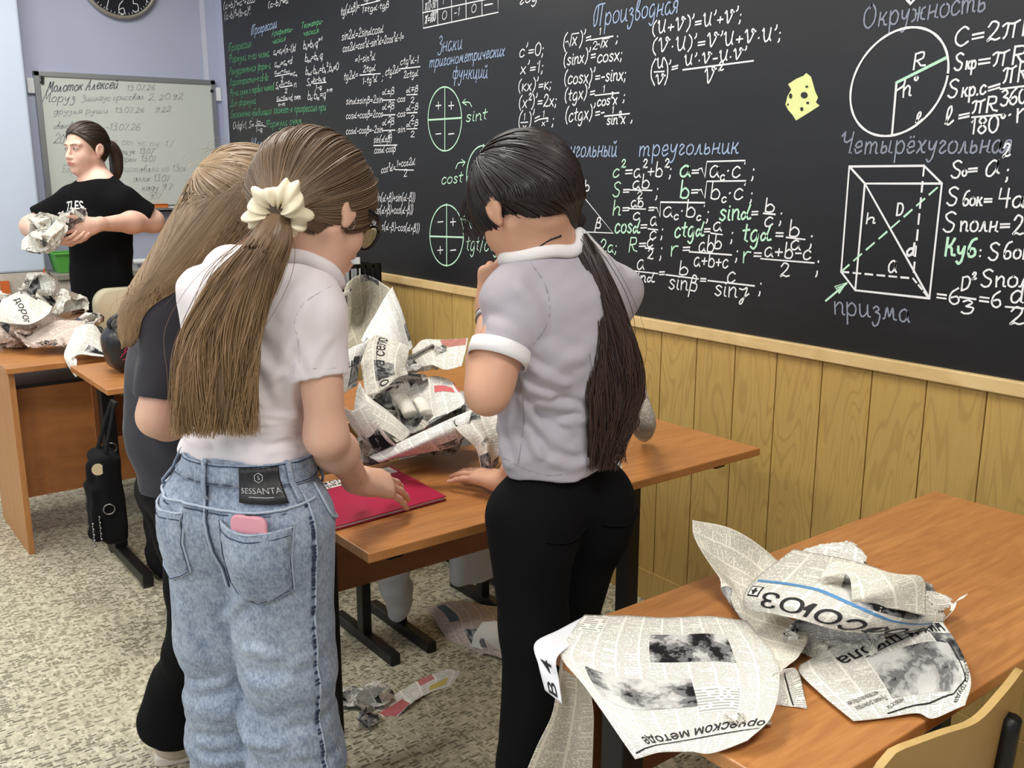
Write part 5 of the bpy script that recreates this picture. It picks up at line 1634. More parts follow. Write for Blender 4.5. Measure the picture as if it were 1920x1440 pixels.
def on_field(F_, p, d, far=.25, lift=.0):
    """walk from p along -d until the surface is met; returns the surface point lifted off it"""
    p = np.asarray(p, float); d = unit(d)
    ts = np.linspace(far, -far, 240)
    Q = p + np.outer(ts, d)
    v = F_.ev(Q, False)
    i = np.argmax(v < 0) if (v < 0).any() else np.argmin(v)
    return Q[i] + d * (lift + .002)


def surf_grid(F_, org, ax, up_, nrm, us, vs, lift):
    return [[on_field(F_, org + ax * u + up_ * v, nrm, .2, lift) for u in us] for v in vs]


def sheet_from_grid(G, name, mat, parent, thick=.0015, smooth=True):
    nv, nu = len(G), len(G[0])
    V = [p for r in G for p in r]
    F_ = [(j * nu + i, j * nu + i + 1, (j + 1) * nu + i + 1, (j + 1) * nu + i) for j in range(nv - 1) for i in range(nu - 1)]
    o = mesh_obj(name, V, F_, mat, parent, smooth)
    m = o.modifiers.new('thickness', 'SOLIDIFY'); m.thickness = thick; m.offset = 0
    return o


# details are laid on the back of the jeans: bk = direction out of the seat
bkd = -cF
zt = c_pel[2]
def seat(u, z, lift=.002, d=None):
    return on_field(J, np.array([c_pel[0], c_pel[1], z]) + cR * u, bkd if d is None else d, .25, lift)
Jf = J
# waistband
wbp = []
for r_ in range(4):
    row = []
    for t in np.linspace(-pi, pi, 73):
        d = -cF * math.cos(t) + cR * math.sin(t)
        row.append(on_field(J, np.array([c_pel[0], c_pel[1], zt + .052 + r_ * .0135 + .004 * math.sin(t)]), d, .3, .0028))
    wbp.append(row)
sheet_from_grid(wbp, 'waistband', m_denim, C, .004)
for k, zz in enumerate((zt + .055, zt + .089)):
    MB().tube([on_field(J, np.array([c_pel[0], c_pel[1], zz + .004 * math.sin(t)]), -cF * math.cos(t) + cR * math.sin(t), .3, .0055) for t in np.linspace(-pi, pi, 73)], .0011, 5, False).build('stitching', m_denimd, C)
def back_ring(t, z, lift=.004):
    return on_field(J, np.array([c_pel[0], c_pel[1], z + .004 * math.sin(t)]), -cF * math.cos(t) + cR * math.sin(t), .3, lift)
# belt loops
for t in (-.06, 1.30, -1.1, 2.1):
    MB().tube([back_ring(t, zt + .100, .004), back_ring(t, zt + .092, .009), back_ring(t, zt + .06, .010), back_ring(t, zt + .035, .009), back_ring(t, zt + .026, .003)], .0060, 8, True, .45, (0, 0, 1)).build('belt_loop', m_denim, C, True)
# brand patch: black leather with emblem and lettering
pt0, pt1 = .62, 1.17
patch = [[back_ring(t, zt + z, .0085) for t in np.linspace(pt0, pt1, 21)] for z in (.030, .042, .054, .066, .078, .088)]
po = sheet_from_grid(patch, 'leather_patch', plain('black_leather', (24, 24, 26), .45, var=.1, scale=60, bump=.1), C, .002)
pa, pb = back_ring(.61, zt + .068, .0108), None
ptx = unit(back_ring(.72, zt + .068, 0) - back_ring(.50, zt + .068, 0)); ptn = unit(np.cross(ptx, Z3)); ptn = ptn if ptn @ cF < 0 else -ptn


def text_mesh(s, size, origin, ax, up_, mat, parent, name, fn=None, align='CENTER', depth=0.0, bold=0.0, font=None):
    """letters as flat geometry; fn maps (x, y) of the lettering to a point when the surface is curved"""
    cu_ = bpy.data.curves.new('t', 'FONT'); cu_.body = s; cu_.size = size; cu_.align_x = align; cu_.offset = bold; cu_.resolution_u = 3
    ob = bpy.data.objects.new('t', cu_)
    COL.objects.link(ob)
    bpy.context.view_layer.update()
    me = bpy.data.meshes.new_from_object(ob.evaluated_get(bpy.context.evaluated_depsgraph_get()))
    bpy.data.objects.remove(ob)
    bm = bmesh.new(); bm.from_mesh(me)
    bmesh.ops.triangulate(bm, faces=bm.faces)
    if fn is not None:
        for _ in range(2):
            ed = [e for e in bm.edges if e.calc_length() > size * .22]
            if ed: bmesh.ops.subdivide_edges(bm, edges=ed, cuts=1); bmesh.ops.triangulate(bm, faces=bm.faces)
    vs = [v.co.copy() for v in bm.verts]; bm.verts.ensure_lookup_table()
    fs = [[v.index for v in f.verts] for f in bm.faces]
    bm.free(); bpy.data.meshes.remove(me)
    if fn is None: P = [np.asarray(origin) + np.asarray(ax) * v.x + np.asarray(up_) * v.y for v in vs]
    else: P = [fn(v.x, v.y) for v in vs]
    return (P, fs) if mat is None else mesh_obj(name, P, fs, mat, parent)


m_patchtx = plain('silver_print', (190, 190, 192), .4)
pmid = (pt0 + pt1) / 2; prad = np.linalg.norm(back_ring(pmid + .05, zt + .068, .01) - back_ring(pmid - .05, zt + .068, .01)) / .1
pfn = lambda x, y: back_ring(pmid + x / prad, zt + .058 + y, .0122)
text_mesh('SESSANTA', .0125, None, None, None, m_patchtx, po, 'patch_lettering', lambda x, y: pfn(x * 1.1, y - .012))
MB().tube([pfn(.0075 * math.cos(t), .0135 + .0085 * math.sin(t)) for t in np.linspace(pi / 6, 2 * pi + pi / 6, 7)], .0008, 4, False).build('patch_emblem', m_patchtx, po)
text_mesh('S', .0105, None, None, None, m_patchtx, po, 'patch_monogram', lambda x, y: pfn(x, y + .010))
MB().tube([pfn(x, -.0175) for x in np.linspace(-.018, .018, 7)], .0007, 4).build('patch_line', m_patchtx, po)
# yoke seam, centre seam, side seam
def stitch_line(pts, r, mat, name='seam'):
    return MB().tube(pts, r, 5, False).build(name, mat, C, True)
yk = [back_ring(t, zt + .028 - .018 * math.cos(t) * 1.0, .003) for t in np.linspace(-1.5, 1.5, 40)]
stitch_line(yk, .0030, m_deniml, 'yoke_seam'); stitch_line([p - Z3 * .009 for p in yk], .0012, m_denimd)
cs = [on_field(J, np.array([c_pel[0], c_pel[1], z]) - cR * .012, bkd, .3, .001) for z in np.linspace(zt + .05, zt - .16, 22)]
stitch_line(cs, .0028, m_deniml, 'centre_seam'); stitch_line([p + cR * .006 for p in cs], .0011, m_denimd)
hp, md, lo_, ft = jl[0]
sd = unit(cR * .93 - cF * .20)
ss = []
for z in np.linspace(zt + .04, .06, 60):
    t_ = np.interp(z, [ft[2], lo_[2], md[2], hp[2], zt + .1], [0, 1, 2, 3, 4])
    ctr = np.array([np.interp(z, [ft[2], lo_[2], md[2], hp[2], zt + .1], [q[k] for q in (ft, lo_, md, hp, c_pel)]) for k in range(2)] + [z])
    ss.append(on_field(J, ctr, sd, .3, .001))
stitch_line(ss, .0028, m_deniml, 'side_seam')
sdm = MB(); rr = np.random.RandomState(3)
for i in range(1, len(ss) - 1):
    for k in range(2):
        if rr.rand() < .75:
            p = ss[i] + (ss[i + 1] - ss[i]) * (k * .5 + rr.uniform(0, .2)) + unit(np.cross(sd, Z3)) * .006
            sdm.obox(p + sd * .0018, unit(np.cross(sd, Z3)) * rr.uniform(.002, .005), Z3 * rr.uniform(.0012, .0028), sd * .0012)
sdm.build('seam_wear_marks', m_denimd, C)


def pocket(u0, w_, z1, hgt, name, d=None, bulge=False):
    d = -cF if d is None else d
    ax = unit(np.cross(d, Z3)) * -1
    ax = ax if ax @ cR > 0 else -ax
    org = np.array([c_pel[0], c_pel[1], 0]) + cR * u0
    def at(x, y, lift=None):      # x -1..1, y 0..1 from the tip up
        if lift is None: lift = .003 + (.0115 * max(0, 1 - (abs(x) / .97) ** 5) * min(1, y * 2) if d is not None and bulge else 0)
        taper = 1.0 - .13 * (1 - y)
        base = 0.0 if y > .22 else -(1 - y / .22) * .0
        return on_field(J, org + ax * x * w_ * taper + Z3 * (z1 - hgt * (1 - y)), d, .3, lift)
    rows = []
    for y in np.linspace(0, 1, 14):
        if y < .2:
            lim = .18 + (1 - .18) * (y / .2)
        else: lim = 1
        rows.append([at(x * lim, y + (-.05 * (1 - abs(x)) if y > .95 else 0)) for x in np.linspace(-1, 1, 13)])
    po_ = sheet_from_grid(rows, name, m_denim, C, .003)
    out = [at(-1, 1, .005), at(-1, .6, .005), at(-1, .2, .005), at(-.6, .1, .005), at(0, 0, .005), at(.6, .1, .005), at(1, .2, .005), at(1, .6, .005), at(1, 1, .005)]
    o2 = []
    for a, b in zip(out[:-1], out[1:]):
        for k in range(5): o2.append(a + (b - a) * k / 5)
    o2.append(out[-1])
    MB().tube(o2, .0026, 5, False).build('pocket_edge', m_deniml, po_)
    MB().tube([p + d * .0022 for p in o2], .0011, 5, False).build('stitching', m_denimd, po_)
    for yy in (.985, .90):
        q = [at(x, yy - .05 * (1 - abs(x))) + d * .0015 for x in np.linspace(-1, 1, 21)]
        MB().tube(q, .0016 if yy > .95 else .0011, 5, False).build('pocket_hem', m_deniml if yy > .95 else m_denimd, po_)
    return at


pk = pocket(.078, .070, zt - .004, .150, 'back_pocket', unit(-cF * .95 + cR * .22), True)
pocket(-.088, .066, zt - .004, .150, 'back_pocket', unit(-cF * .95 - cR * .30))
# front pocket edge on the hip
fp = [back_ring(t, zt + z, .003) for t, z in ((1.62, .045), (1.60, .02), (1.66, -.012), (1.85, -.030), (2.1, -.034))]
stitch_line(spline(fp, 6), .003, m_deniml, 'hip_pocket_edge')

# pink phone in the right back pocket
ph = thing('phone', pk(.05, .9, .01), 'pink phone sticking out of the back pocket of the blue jeans', 'phone')
pd_ = unit(-cF * .95 + cR * .22); pax = unit(np.cross(pd_, Z3)); pax = pax if pax @ cR > 0 else -pax
pA = pk(.04, .98, .003); pB = pk(.04, .30, .002); pu = unit(pA - pB); pn_ = unit(np.cross(pax, pu)); pn_ = pn_ if pn_ @ pd_ > 0 else -pn_
pc = pA + pu * (.026 - .050) + pn_ * .000
pts = [pc + pax * a + pu * b for a, b in rounded_panel(.070, .100, 0, .014)]
MB().prism(pts, pn_, .0085).build('phone_case', plain('pink_silicone', (226, 158, 172), .45), ph, bevel=.003)
MB().obox(pc + pu * .0502 + pn_ * .004, pax * .006, pn_ * .0012, pu * .0006).build('speaker_slot', m_dark, ph)

# hair: cap swept back, scrunchie, long ponytail
m_hairC = hair_mat('brown_hair', (92, 74, 58), (128, 102, 77), (166, 134, 98))
c_tie = atD(526, 390, 1.575)
rg = np.random.RandomState(11)
HC = hair_cap(Field(), cg, cM, CS, .012, (0.0, 0, .020), (.6, 0, -1.0), None, .0)
HC.cone(cg(-.07, 0, -.01), c_tie, .060, .024, .06)
ho = field_obj('hair', HC, .005, m_hairC, C)
hu = ho.data.uv_layers.new(name='UVMap'); hu.data.foreach_set('uv', np.tile([.15, .12], len(ho.data.loops)).astype(np.float32))
st = []
for i in range(900):
    a = rg.uniform(-pi, pi)
    st.append((.105 * math.cos(a) * .9 + rg.uniform(-.02, .02), .085 * math.sin(a), 0))
# hairline in head axes: from the forehead over the ears to the nape
hl = []
for i in range(1700):
    y = rg.uniform(-1, 1)
    x = math.sqrt(max(0, 1 - y * y)) * (1 if rg.rand() < .4 else rg.uniform(-1, 1))
    base = np.array([x * .105, y * .083])
    z = .6 * base[0] + .019 + abs(rg.normal(0, .004))
    top = math.sqrt(max(.0, 1 - (x * .98) ** 2 - (y * .98) ** 2)) * .09
    zz = z + (max(top - z, 0)) * rg.uniform(0, 1) ** 1.5
    hl.append((base[0], base[1], zz))
locks = push_out(HC, cap_paths(cg, cM, CS, hl, c_tie, .0135, 22, .0, rg))
strands('hair_locks', locks, .0016, m_hairC, ho, .5, 3, 0, .35, rg)
gd = [c_tie, atD(502, 455, 1.545), atD(462, 520, 1.55), atD(420, 620, 1.56), atD(403, 710, 1.575), atD(398, 816, 1.60)]
vd = unit(FW0); 
wa = [.014, .036, .052, .062, .066, .070]; wb = [.012, .028, .026, .022, .020, .016]
tl = tail_paths(gd, wa, wb, unit(RT), unit(np.cross(RT, Z3)), 2200, rg, 40, .013, .16)
strands('ponytail_locks', tl, .0013, m_hairC, ho, .35, 3, .3, 1.0, rg)
core = field_obj('ponytail', tail_core(Field(), gd[:-1] + [atD(400, 790, 1.60)], wa, wb, RT, .02, .62), .006, m_hairC, ho)
core.data.uv_layers.new(name='UVMap').data.foreach_set('uv', np.tile([.15, .55], len(core.data.loops)).astype(np.float32))
# loose flyaway hairs
fl = []
for i in range(60):
    b0 = tl[rg.randint(len(tl))]; q = b0 + np.outer(np.sin(np.linspace(0, 1, len(b0)) * pi * rg.uniform(.6, 1.4)), rg.normal(0, .016, 3))
    fl.append(q)
for i in range(50):
    b0 = locks[rg.randint(len(locks))]; fl.append(b0 + np.outer(np.sin(np.linspace(0, 1, len(b0)) * pi), (b0[9] - c_eye) * rg.uniform(0, .09)))
strands('flyaway_hair', fl, .0005, m_hairC, ho, .4, 3, .2, .9, rg)
# scrunchie
sax = unit(c_tie - cg(-.07, 0, 0)); sa = unit(np.cross(sax, Z3)); sb_ = np.cross(sax, sa)
V = []; U_, W_ = 220, 22
for i in range(U_):
    t = 2 * pi * i / U_
    ruf = math.sin(13 * t + 1.3 * math.sin(3 * t)); big = .5 * math.sin(2 * t + .8) + .5 * math.sin(3 * t + 2)
    for j in range(W_):
        p = 2 * pi * j / W_
        rm = .0165 + .0026 * ruf + .0042 * big + .003 * math.sin(2 * p + 5 * t) * (.5 + .5 * ruf)
        RR = .030 + rm * math.cos(p) * 1.2 + .003 * math.sin(5 * t)
        V.append(c_tie + sax * .012 + sa * RR * math.cos(t) + sb_ * RR * math.sin(t) + sax * (rm * math.sin(p) * 1.1 + .006 * math.sin(4 * t + .5)))
F_2 = [(i * W_ + j, i * W_ + (j + 1) % W_, ((i + 1) % U_) * W_ + (j + 1) % W_, ((i + 1) % U_) * W_ + j) for i in range(U_) for j in range(W_)]
mesh_obj('scrunchie', V, F_2, plain('cream_satin', (238, 226, 196), .4, var=.04, scale=30), C, True)
# earrings
for k, (dx, dz, r_) in enumerate(((.004, -.036, .009), (-.012, -.030, .008))):
    e0 = cg(dx, -.083, dz)
    MB().tube([e0 + cM @ np.array([r_ * math.cos(t), -.002 * math.sin(t), r_ * math.sin(t)]) for t in np.linspace(0, 2 * pi, 21)], .0008, 5, False).build('earring', m_bolt, C, True)

# glasses
gl = thing('glasses', cg(.09, 0, .0), 'black framed glasses worn by the person in the white T-shirt', 'glasses')
gm_ = MB()
for s_ in (1, -1):
    pts = [cg(.110 - .012 * (abs(.034 + .027 * math.cos(t)) / .06) ** 2, s_ * (.034 + .027 * math.cos(t)), -.004 + .023 * math.sin(t)) for t in np.linspace(0, 2 * pi, 41)]
    MB().tube(pts, .0030, 8, False).build('rim', m_blk, gl, True)
    lens = mesh_obj('lens', pts[:-1], [tuple(range(40))], None, gl)
    lm = bpy.data.materials.get('lens_glass')
    if lm is None:
        t = NT('lens_glass', .03, .5); t.color((.92, .93, .92, 1)); t.b.inputs['Transmission Weight'].default_value = .9; t.b.inputs['Alpha'].default_value = .35
        lm = t.m
    lens.data.materials.append(lm)
    MB().tube([cg(.099, s_ * .062, .006), cg(.060, s_ * .084, .008), cg(.005, s_ * .084, .008), cg(-.018, s_ * .080, -.006)], [.0032, .0032, .0028, .002], 8, True, 1.8, cM[:, 2]).build('temple_arm', m_blk, gl, True)
MB().tube([cg(.1115, .010, .002), cg(.1145, 0, .004), cg(.1115, -.010, .002)], .0026, 8).build('bridge', m_blk, gl, True)
# ------------------------------------------------------------------ person in the grey tee and black trousers
dF = unit([-.995, -.02, 0]); dR = np.array([dF[1], -dF[0], 0])
D_ = thing('person', atD(1050, 900, 1.77) * [1, 1, 0], 'person in grey T-shirt with white sleeve bands and black trousers', 'person')
d_pel = atD(1052, 925, 1.77); d_wst = atD(1045, 820, 1.77); d_rib = atD(1048, 680, 1.77); d_sm = atD(1058, 560, 1.77)
d_nb = atD(1030, 468, 1.77); d_ls = atD(964, 566, 1.69); d_rs = atD(1152, 548, 1.86)
d_el = atD(914, 738, 1.61); d_wr = atD(920, 582, 1.80)
d_rel = atD(1010, 800, 1.98); d_rwr = atD(945, 905, 2.06)
v_ = unit(FW0 + RT * .03)
l_ = np.cross(Z3, v_)       # towards the left of the picture
dfh = unit(v_ * math.cos(math.radians(43)) + l_ * math.sin(math.radians(43))); pt = math.radians(40)
d_f = dfh * math.cos(pt) - Z3 * math.sin(pt); d_u = Z3 * math.cos(pt) + dfh * math.sin(pt); d_l = np.cross(d_u, d_f)
DS = .95
d_ear = atD(927, 388, 1.69)
d_eye = d_ear - (d_f * -.010 + d_l * .078 + d_u * -.010) * DS
B = Field()
dg, dM = add_head(B, d_eye, d_f, d_u, DS)
B.cone(dg(-.040, 0, -.050), d_nb, .043, .048, .02)
B.cone(d_nb, d_sm, .048, .068, .04, 'u', dR, 1.35)
B.chain([d_sm, d_rib, d_wst, d_pel], [.068, .068, .064, .074], .06, dR, 1.38)
for s_, sh in ((1, d_rs), (-1, d_ls)): B.cone(d_sm * .6 + sh * .4 + Z3 * .01, sh, .045, .043, .04)
B.cone(d_ls, d_el, .038, .0315, .03); B.cone(d_ls * .5 + d_el * .5, d_ls * .2 + d_el * .8, .0365, .035, .03)
B.cone(d_el, d_el * .65 + d_wr * .35, .033, .034, .03); B.cone(d_el * .65 + d_wr * .35, d_wr, .034, .022, .03)
B.cone(d_rs, d_rel, .042, .036, .03); B.cone(d_rel, d_rwr, .036, .023, .03)
# left hand raised to the chin, loosely closed
chd = add_hand(B, d_wr, unit(atD(934, 512, 1.80) - d_wr), unit(dR * .6 + Z3 * .0 - dF * -.2 + v_ * .5), unit(-dF * .8 + v_ * .2), (1.0, 1.1, 1.15, 1.2), 1.2, .05, (.5, .6), .95)
# right hand resting on the table
t_d = onz(884, 908, .772)
hd2 = unit(t_d - d_rwr)
chr_ = add_hand(B, d_rwr, unit(t_d + Z3 * .03 - d_rwr), -Z3, unit(np.cross(-Z3, hd2)), (.16, .18, .18, .18), .7, .20, (.8, .3), .95)
for s_ in (1, -1):
    hp = d_pel + dR * .07 * s_ - Z3 * .03
    kn = atD(*((1055, 1180, 1.83) if s_ > 0 else (1002, 1180, 1.70))); an = atD(*((1020, 1440, 1.86) if s_ > 0 else (995, 1440, 1.68))) * [1, 1, 0] + Z3 * .09
    B.chain([hp, kn, an], [.062, .042, .034], .05); B.cone(an - Z3 * .02, an - Z3 * .055 + dF * .12, .036, .025, .03)
field_obj('body', B, .0032, m_skin2, D_)
nails(chr_, -Z3, m_nail, D_)
# grey tee
Tg = Field()
Tg.chain([d_sm + Z3 * .0, d_rib, d_wst], [.082, .082, .080], .06, dR, 1.42)
Tg.cone(d_wst, d_pel - Z3 * .0, .081, .094, .05, 'u', dR, 1.30)
Tg.cone(d_nb + Z3 * .010, d_sm, .056, .078, .05, 'u', dR, 1.4)
Tg.ell(d_rib - dF * .02 + Z3 * .06, (.07, .10, .09), None, .06)
Tg.ell(d_rib + dF * .07 + Z3 * .03, (.06, .07, .06), None, .06)
for s_, sh, el in ((1, d_rs, d_rel), (-1, d_ls, d_el)):
    Tg.cone(d_sm * .55 + sh * .45 + Z3 * .012, sh, .053, .048, .05); Tg.cone(sh, sh + (el - sh) * .54, .046, .0455, .03, square=True)
gf = folds(41, 8, .0090, 28, 70, (1, 1, 1.4)); gf2 = folds(42, 7, .0200, 34, 76, (.6, .6, 1.6))
gz = d_wst[2]; gax = d_ls * .6 + d_rib * .4
def g_disp(P):
    w = np.exp(-((P[:, 2] - (gz + .06)) / .12) ** 2); w2 = np.exp(-((np.linalg.norm(P - gax, axis=1) - .06) / .09) ** 2)
    return -(gf(P) * .8 + gf2(P) * (w * 1.2 + w2 * .7))
Tg.disp = g_disp; Tg.dmax = .022
Tg.cut(d_pel + Z3 * .058, (.03, .06, -1))
m_greyt = tee_mat('grey_jersey', (178, 172, 180))
m_whitet = tee_mat('white_rib', (236, 232, 232))
creases(Tg, [(((975, 668), (1010, 690), (1062, 714)), .008, .009), (((970, 680), (995, 722), (1036, 740)), .008, .009), (((979, 744), (1007, 783), (1060, 818)), .009, .010), (((1004, 752), (1057, 755), (1106, 769)), .007, .009), (((960, 690), (948, 720), (944, 745)), .007, .008),
             (((990, 755), (1020, 800), (1084, 842)), .008, .010), (((1050, 790), (1075, 782), (1104, 780)), .006, .008), (((988, 792), (1004, 820), (1018, 850)), .007, .009), (((962, 720), (966, 770), (960, 820)), .006, .009), (((1030, 640), (1060, 660), (1090, 664)), .005, .012),
             (((1040, 860), (1080, 866), (1110, 850)), .005, .010), (((940, 800), (948, 840), (956, 870)), .006, .009), (((985, 540), (1012, 570), (1022, 620)), .005, .012), (((925, 600), (950, 610), (985, 640)), .005, .010)])
field_obj('t_shirt', Tg, .0045, m_greyt, D_)
m_gseam = plain('grey_seam', (146, 140, 148), .9)
for q in (((996, 494, 0), (1022, 535, 0), (1031, 580, 0), (1020, 618, 0), (1000, 645, 0)), ((978, 720, 0), (982, 794, 0), (972, 870, 0)), ((932, 852, 0), (970, 872, 0), (1020, 890, 0), (1070, 888, 0))):
    MB().tube([hit(Tg, *p[:2]) for p in spline(q, 8)], .0014, 5).build('seam', m_gseam, D_)
for sh, el in ((d_ls, d_el), (d_rs, d_rel)):
    ax = unit(el - sh); p = sh + (el - sh) * .56; a1 = unit(np.cross(ax, Z3)); a2 = np.cross(ax, a1)
    MB().tube([p - ax * .012 + 0 * a1, p + ax * .003, p + ax * .016], [.0510, .0520, .0510], 40, False).build('sleeve_band', m_whitet, D_, True).modifiers.new('t', 'SOLIDIFY').thickness = .003
nk = unit(dg(-.035, 0, -.055) - d_nb)
MB().tube(collar_points(B, Tg, d_nb, nk, -dF, dR, np.linspace(-1.9, 1.15, 31)), .0070, 8, True, 1.7, Z3).build('neckband', m_whitet, D_, True)
# hem and side seam lines
hz = lambda t, z, d=0: on_field(Tg, np.array([d_wst[0], d_wst[1], z]), -dF * math.cos(t) + dR * math.sin(t), .35, .0)
# cord necklace
MB().tube([hit(B, *p[:2]) for p in spline([(1052, 442, 0), (1030, 450, 0), (1012, 462, 0), (1004, 476, 0)], 6)], .0022, 6).build('neck_cord', m_blk, D_, True)
# trousers
Kt = Field()
Kt.cone(d_pel + Z3 * .07, d_pel, .077, .080, .05, 'u', dR, 1.24)
for s_ in (1, -1):
    hp = d_pel + dR * .082 * s_ - Z3 * .03
    Kt.ell(hp - dF * .022 - Z3 * .04, (.066, .066, .092), None, .05)
    md = atD(*((1055, 1180, 1.83) if s_ > 0 else (1002, 1180, 1.70))); lo_ = atD(*((1020, 1440, 1.86) if s_ > 0 else (995, 1440, 1.68)))
    ft = lo_ + (lo_ - md) / abs(lo_[2] - md[2]) * (lo_[2] - .03)
    ft = np.array([lo_[0], lo_[1], .03])
    Kt.cone(hp, md, .082, .066, .03); Kt.cone(md, lo_, .066, .058, .03); Kt.cone(lo_, ft, .058, .070, .03)
kf = folds(51, 8, .005, 12, 30)
Kt.disp = lambda P: -kf(P); Kt.dmax = .014
Kt.cut(d_pel + Z3 * .085, (0, 0, 1)); Kt.cut((0, 0, .004), (0, 0, -1))
m_black = tee_mat('black_cotton', (13, 13, 15), .95)
field_obj('trousers', Kt, .0055, m_black, D_)
m_bshoe = plain('black_sneaker', (24, 24, 26), .6)
for q in ((1020, 1440, 1.86), (995, 1440, 1.68)):
    an = atD(*q) * [1, 1, 0] + Z3 * .09; S_ = Field(); shoe(S_, an, dF, 1.02); so = field_obj('shoe', S_, .005, m_bshoe, D_); sole('sole', an, dF, m_bshoe, so, 1.02)
kr = lambda t, z, l=.002: on_field(Kt, np.array([d_pel[0], d_pel[1], z]), -dF * math.cos(t) + dR * math.sin(t), .35, l)
for t0, t1 in ((-.9, .0), (.35, 1.2)):
    MB().tube([kr(t, d_pel[2] - .045 - .012 * math.sin((t - t0) / (t1 - t0) * pi)) for t in np.linspace(t0, t1, 20)], .0022, 5).build('pocket_seam', m_black, D_)
# hair
m_hairD = hair_mat('dark_brown_hair', (40, 32, 30), (52, 38, 34), (70, 48, 38), .36)
d_tie = atD(1070, 422, 1.76)
rg = np.random.RandomState(21)
HD = hair_cap(Field(), dg, dM, DS, .012, (0.0, 0, .016), (.62, 0, -1.0))
HD.cone(dg(-.065, 0, -.015), d_tie, .062, .018, .06)
hoD = field_obj('hair', HD, .005, m_hairD, D_)
hoD.data.uv_layers.new(name='UVMap').data.foreach_set('uv', np.tile([.2, .15], len(hoD.data.loops)).astype(np.float32))


def hairline(n, rg, zoff=.015, sl=.62):
    out = []
    for i in range(n):
        y = rg.uniform(-1, 1); x = math.sqrt(max(0, 1 - y * y)) * (1 if rg.rand() < .4 else rg.uniform(-1, 1))
        b0, b1 = x * .105, y * .083
        z = sl * b0 + zoff + abs(rg.normal(0, .004)); top = math.sqrt(max(0, 1 - (x * .98) ** 2 - (y * .98) ** 2)) * .09
        out.append((b0, b1, z + max(top - z, 0) * rg.uniform(0, 1) ** 1.5))
    return out


lkD = push_out(HD, cap_paths(dg, dM, DS, hairline(1700, rg), d_tie, .0135, 22, 0, rg))
strands('hair_locks', lkD, .0016, m_hairD, hoD, .5, 3, 0, .35, rg)
gdD = [d_tie, atD(1100, 480, 1.735), atD(1130, 560, 1.715), atD(1150, 650, 1.70), atD(1152, 740, 1.69), atD(1128, 880, 1.69)]
waD = [.016, .024, .030, .040, .048, .020]; wbD = [.015, .020, .020, .020, .018, .010]
tlD = tail_paths(gdD, waD, wbD, unit(RT), unit(np.cross(RT, Z3)), 1200, rg, 40, .012, .28)
strands('ponytail_locks', tlD, .0014, m_hairD, hoD, .35, 3, .3, 1.0, rg)
co_ = field_obj('ponytail', tail_core(Field(), gdD[:-1] + [atD(1140, 800, 1.69)], waD, wbD, RT, .02, .60), .006, m_hairD, hoD)
co_.data.uv_layers.new(name='UVMap').data.foreach_set('uv', np.tile([.15, .5], len(co_.data.loops)).astype(np.float32))
# wavy strands drifting to the right
wv = []
for i in range(70):
    sx = rg.uniform(0, 1); a0 = rg.uniform(.35, .6)
    G = np.array(spline([gdD[2], atD(1165 + 20 * sx, 620, 1.69), atD(1180 + 20 * sx, 680, 1.685), atD(1175 + 25 * sx, 740, 1.68), atD(1195 - 30 * sx, 790 + 30 * sx, 1.68), atD(1150 + 20 * sx, 830 + 40 * sx, 1.68)], 8))
    ph = rg.uniform(0, 6.28); s = np.linspace(0, 1, len(G))
    wv.append(G + np.outer(.006 * np.sin(s * 14 + ph) * s, unit(RT)) + np.outer(rg.uniform(-.01, .01) * s, unit(FW0)))
strands('loose_strands', wv, .0012, m_hairD, hoD, .3, 3, .3, 1, rg)
fl = []
for i in range(50):
    b0 = lkD[rg.randint(len(lkD))]; fl.append(b0 + np.outer(np.sin(np.linspace(0, 1, len(b0)) * pi), (b0[9] - d_eye) * rg.uniform(0, .09)))
for i in range(40):
    b0 = tlD[rg.randint(len(tlD))]; fl.append(b0 + np.outer(np.sin(np.linspace(0, 1, len(b0)) * pi * rg.uniform(.5, 1.3)), rg.normal(0, .014, 3)))
# wisps over the forehead and by the temple
for i in range(40):
    y = rg.uniform(.02, .07); p0 = dg(.085, y * .8, .065 + rg.uniform(-.02, .02))
    fl.append(np.array(spline([p0, p0 + d_f * .03 - d_u * .02, p0 + d_f * rg.uniform(.015, .03) - d_u * rg.uniform(.045, .08)], 5)))
strands('flyaway_hair', fl, .0006, m_hairD, hoD, .4, 3, .2, .9, rg)
TI = Field(); tax = unit(gdD[1] - d_tie); ta = unit(np.cross(tax, Z3)); tb = np.cross(tax, ta)
for t in np.linspace(0, 2 * pi, 25)[:-1]:
    p = lambda t: d_tie + ta * .019 * math.cos(t) + tb * .019 * math.sin(t) + tax * .006 * math.sin(3 * t)
    TI.cone(p(t), p(t + 2 * pi / 24), .009 + .003 * math.sin(5 * t), .009, .006)
field_obj('hair_tie', TI, .003, plain('dark_plum_velvet', (34, 22, 24), .9, var=.2, scale=60), D_)
# bracelet on the raised wrist
bw = d_wr * .93 + d_el * .07; bax = unit(d_wr - d_el); ba1 = unit(np.cross(bax, Z3 + .3)); ba2 = np.cross(bax, ba1)
for k in range(3):
    MB().tube([bw - bax * .007 * k + ba1 * .026 * math.cos(t) + ba2 * .026 * math.sin(t) for t in np.linspace(0, 2 * pi, 25)], .0026, 6, False).build('bracelet', (m_bolt, m_whitepl, m_bolt)[k], D_, True)
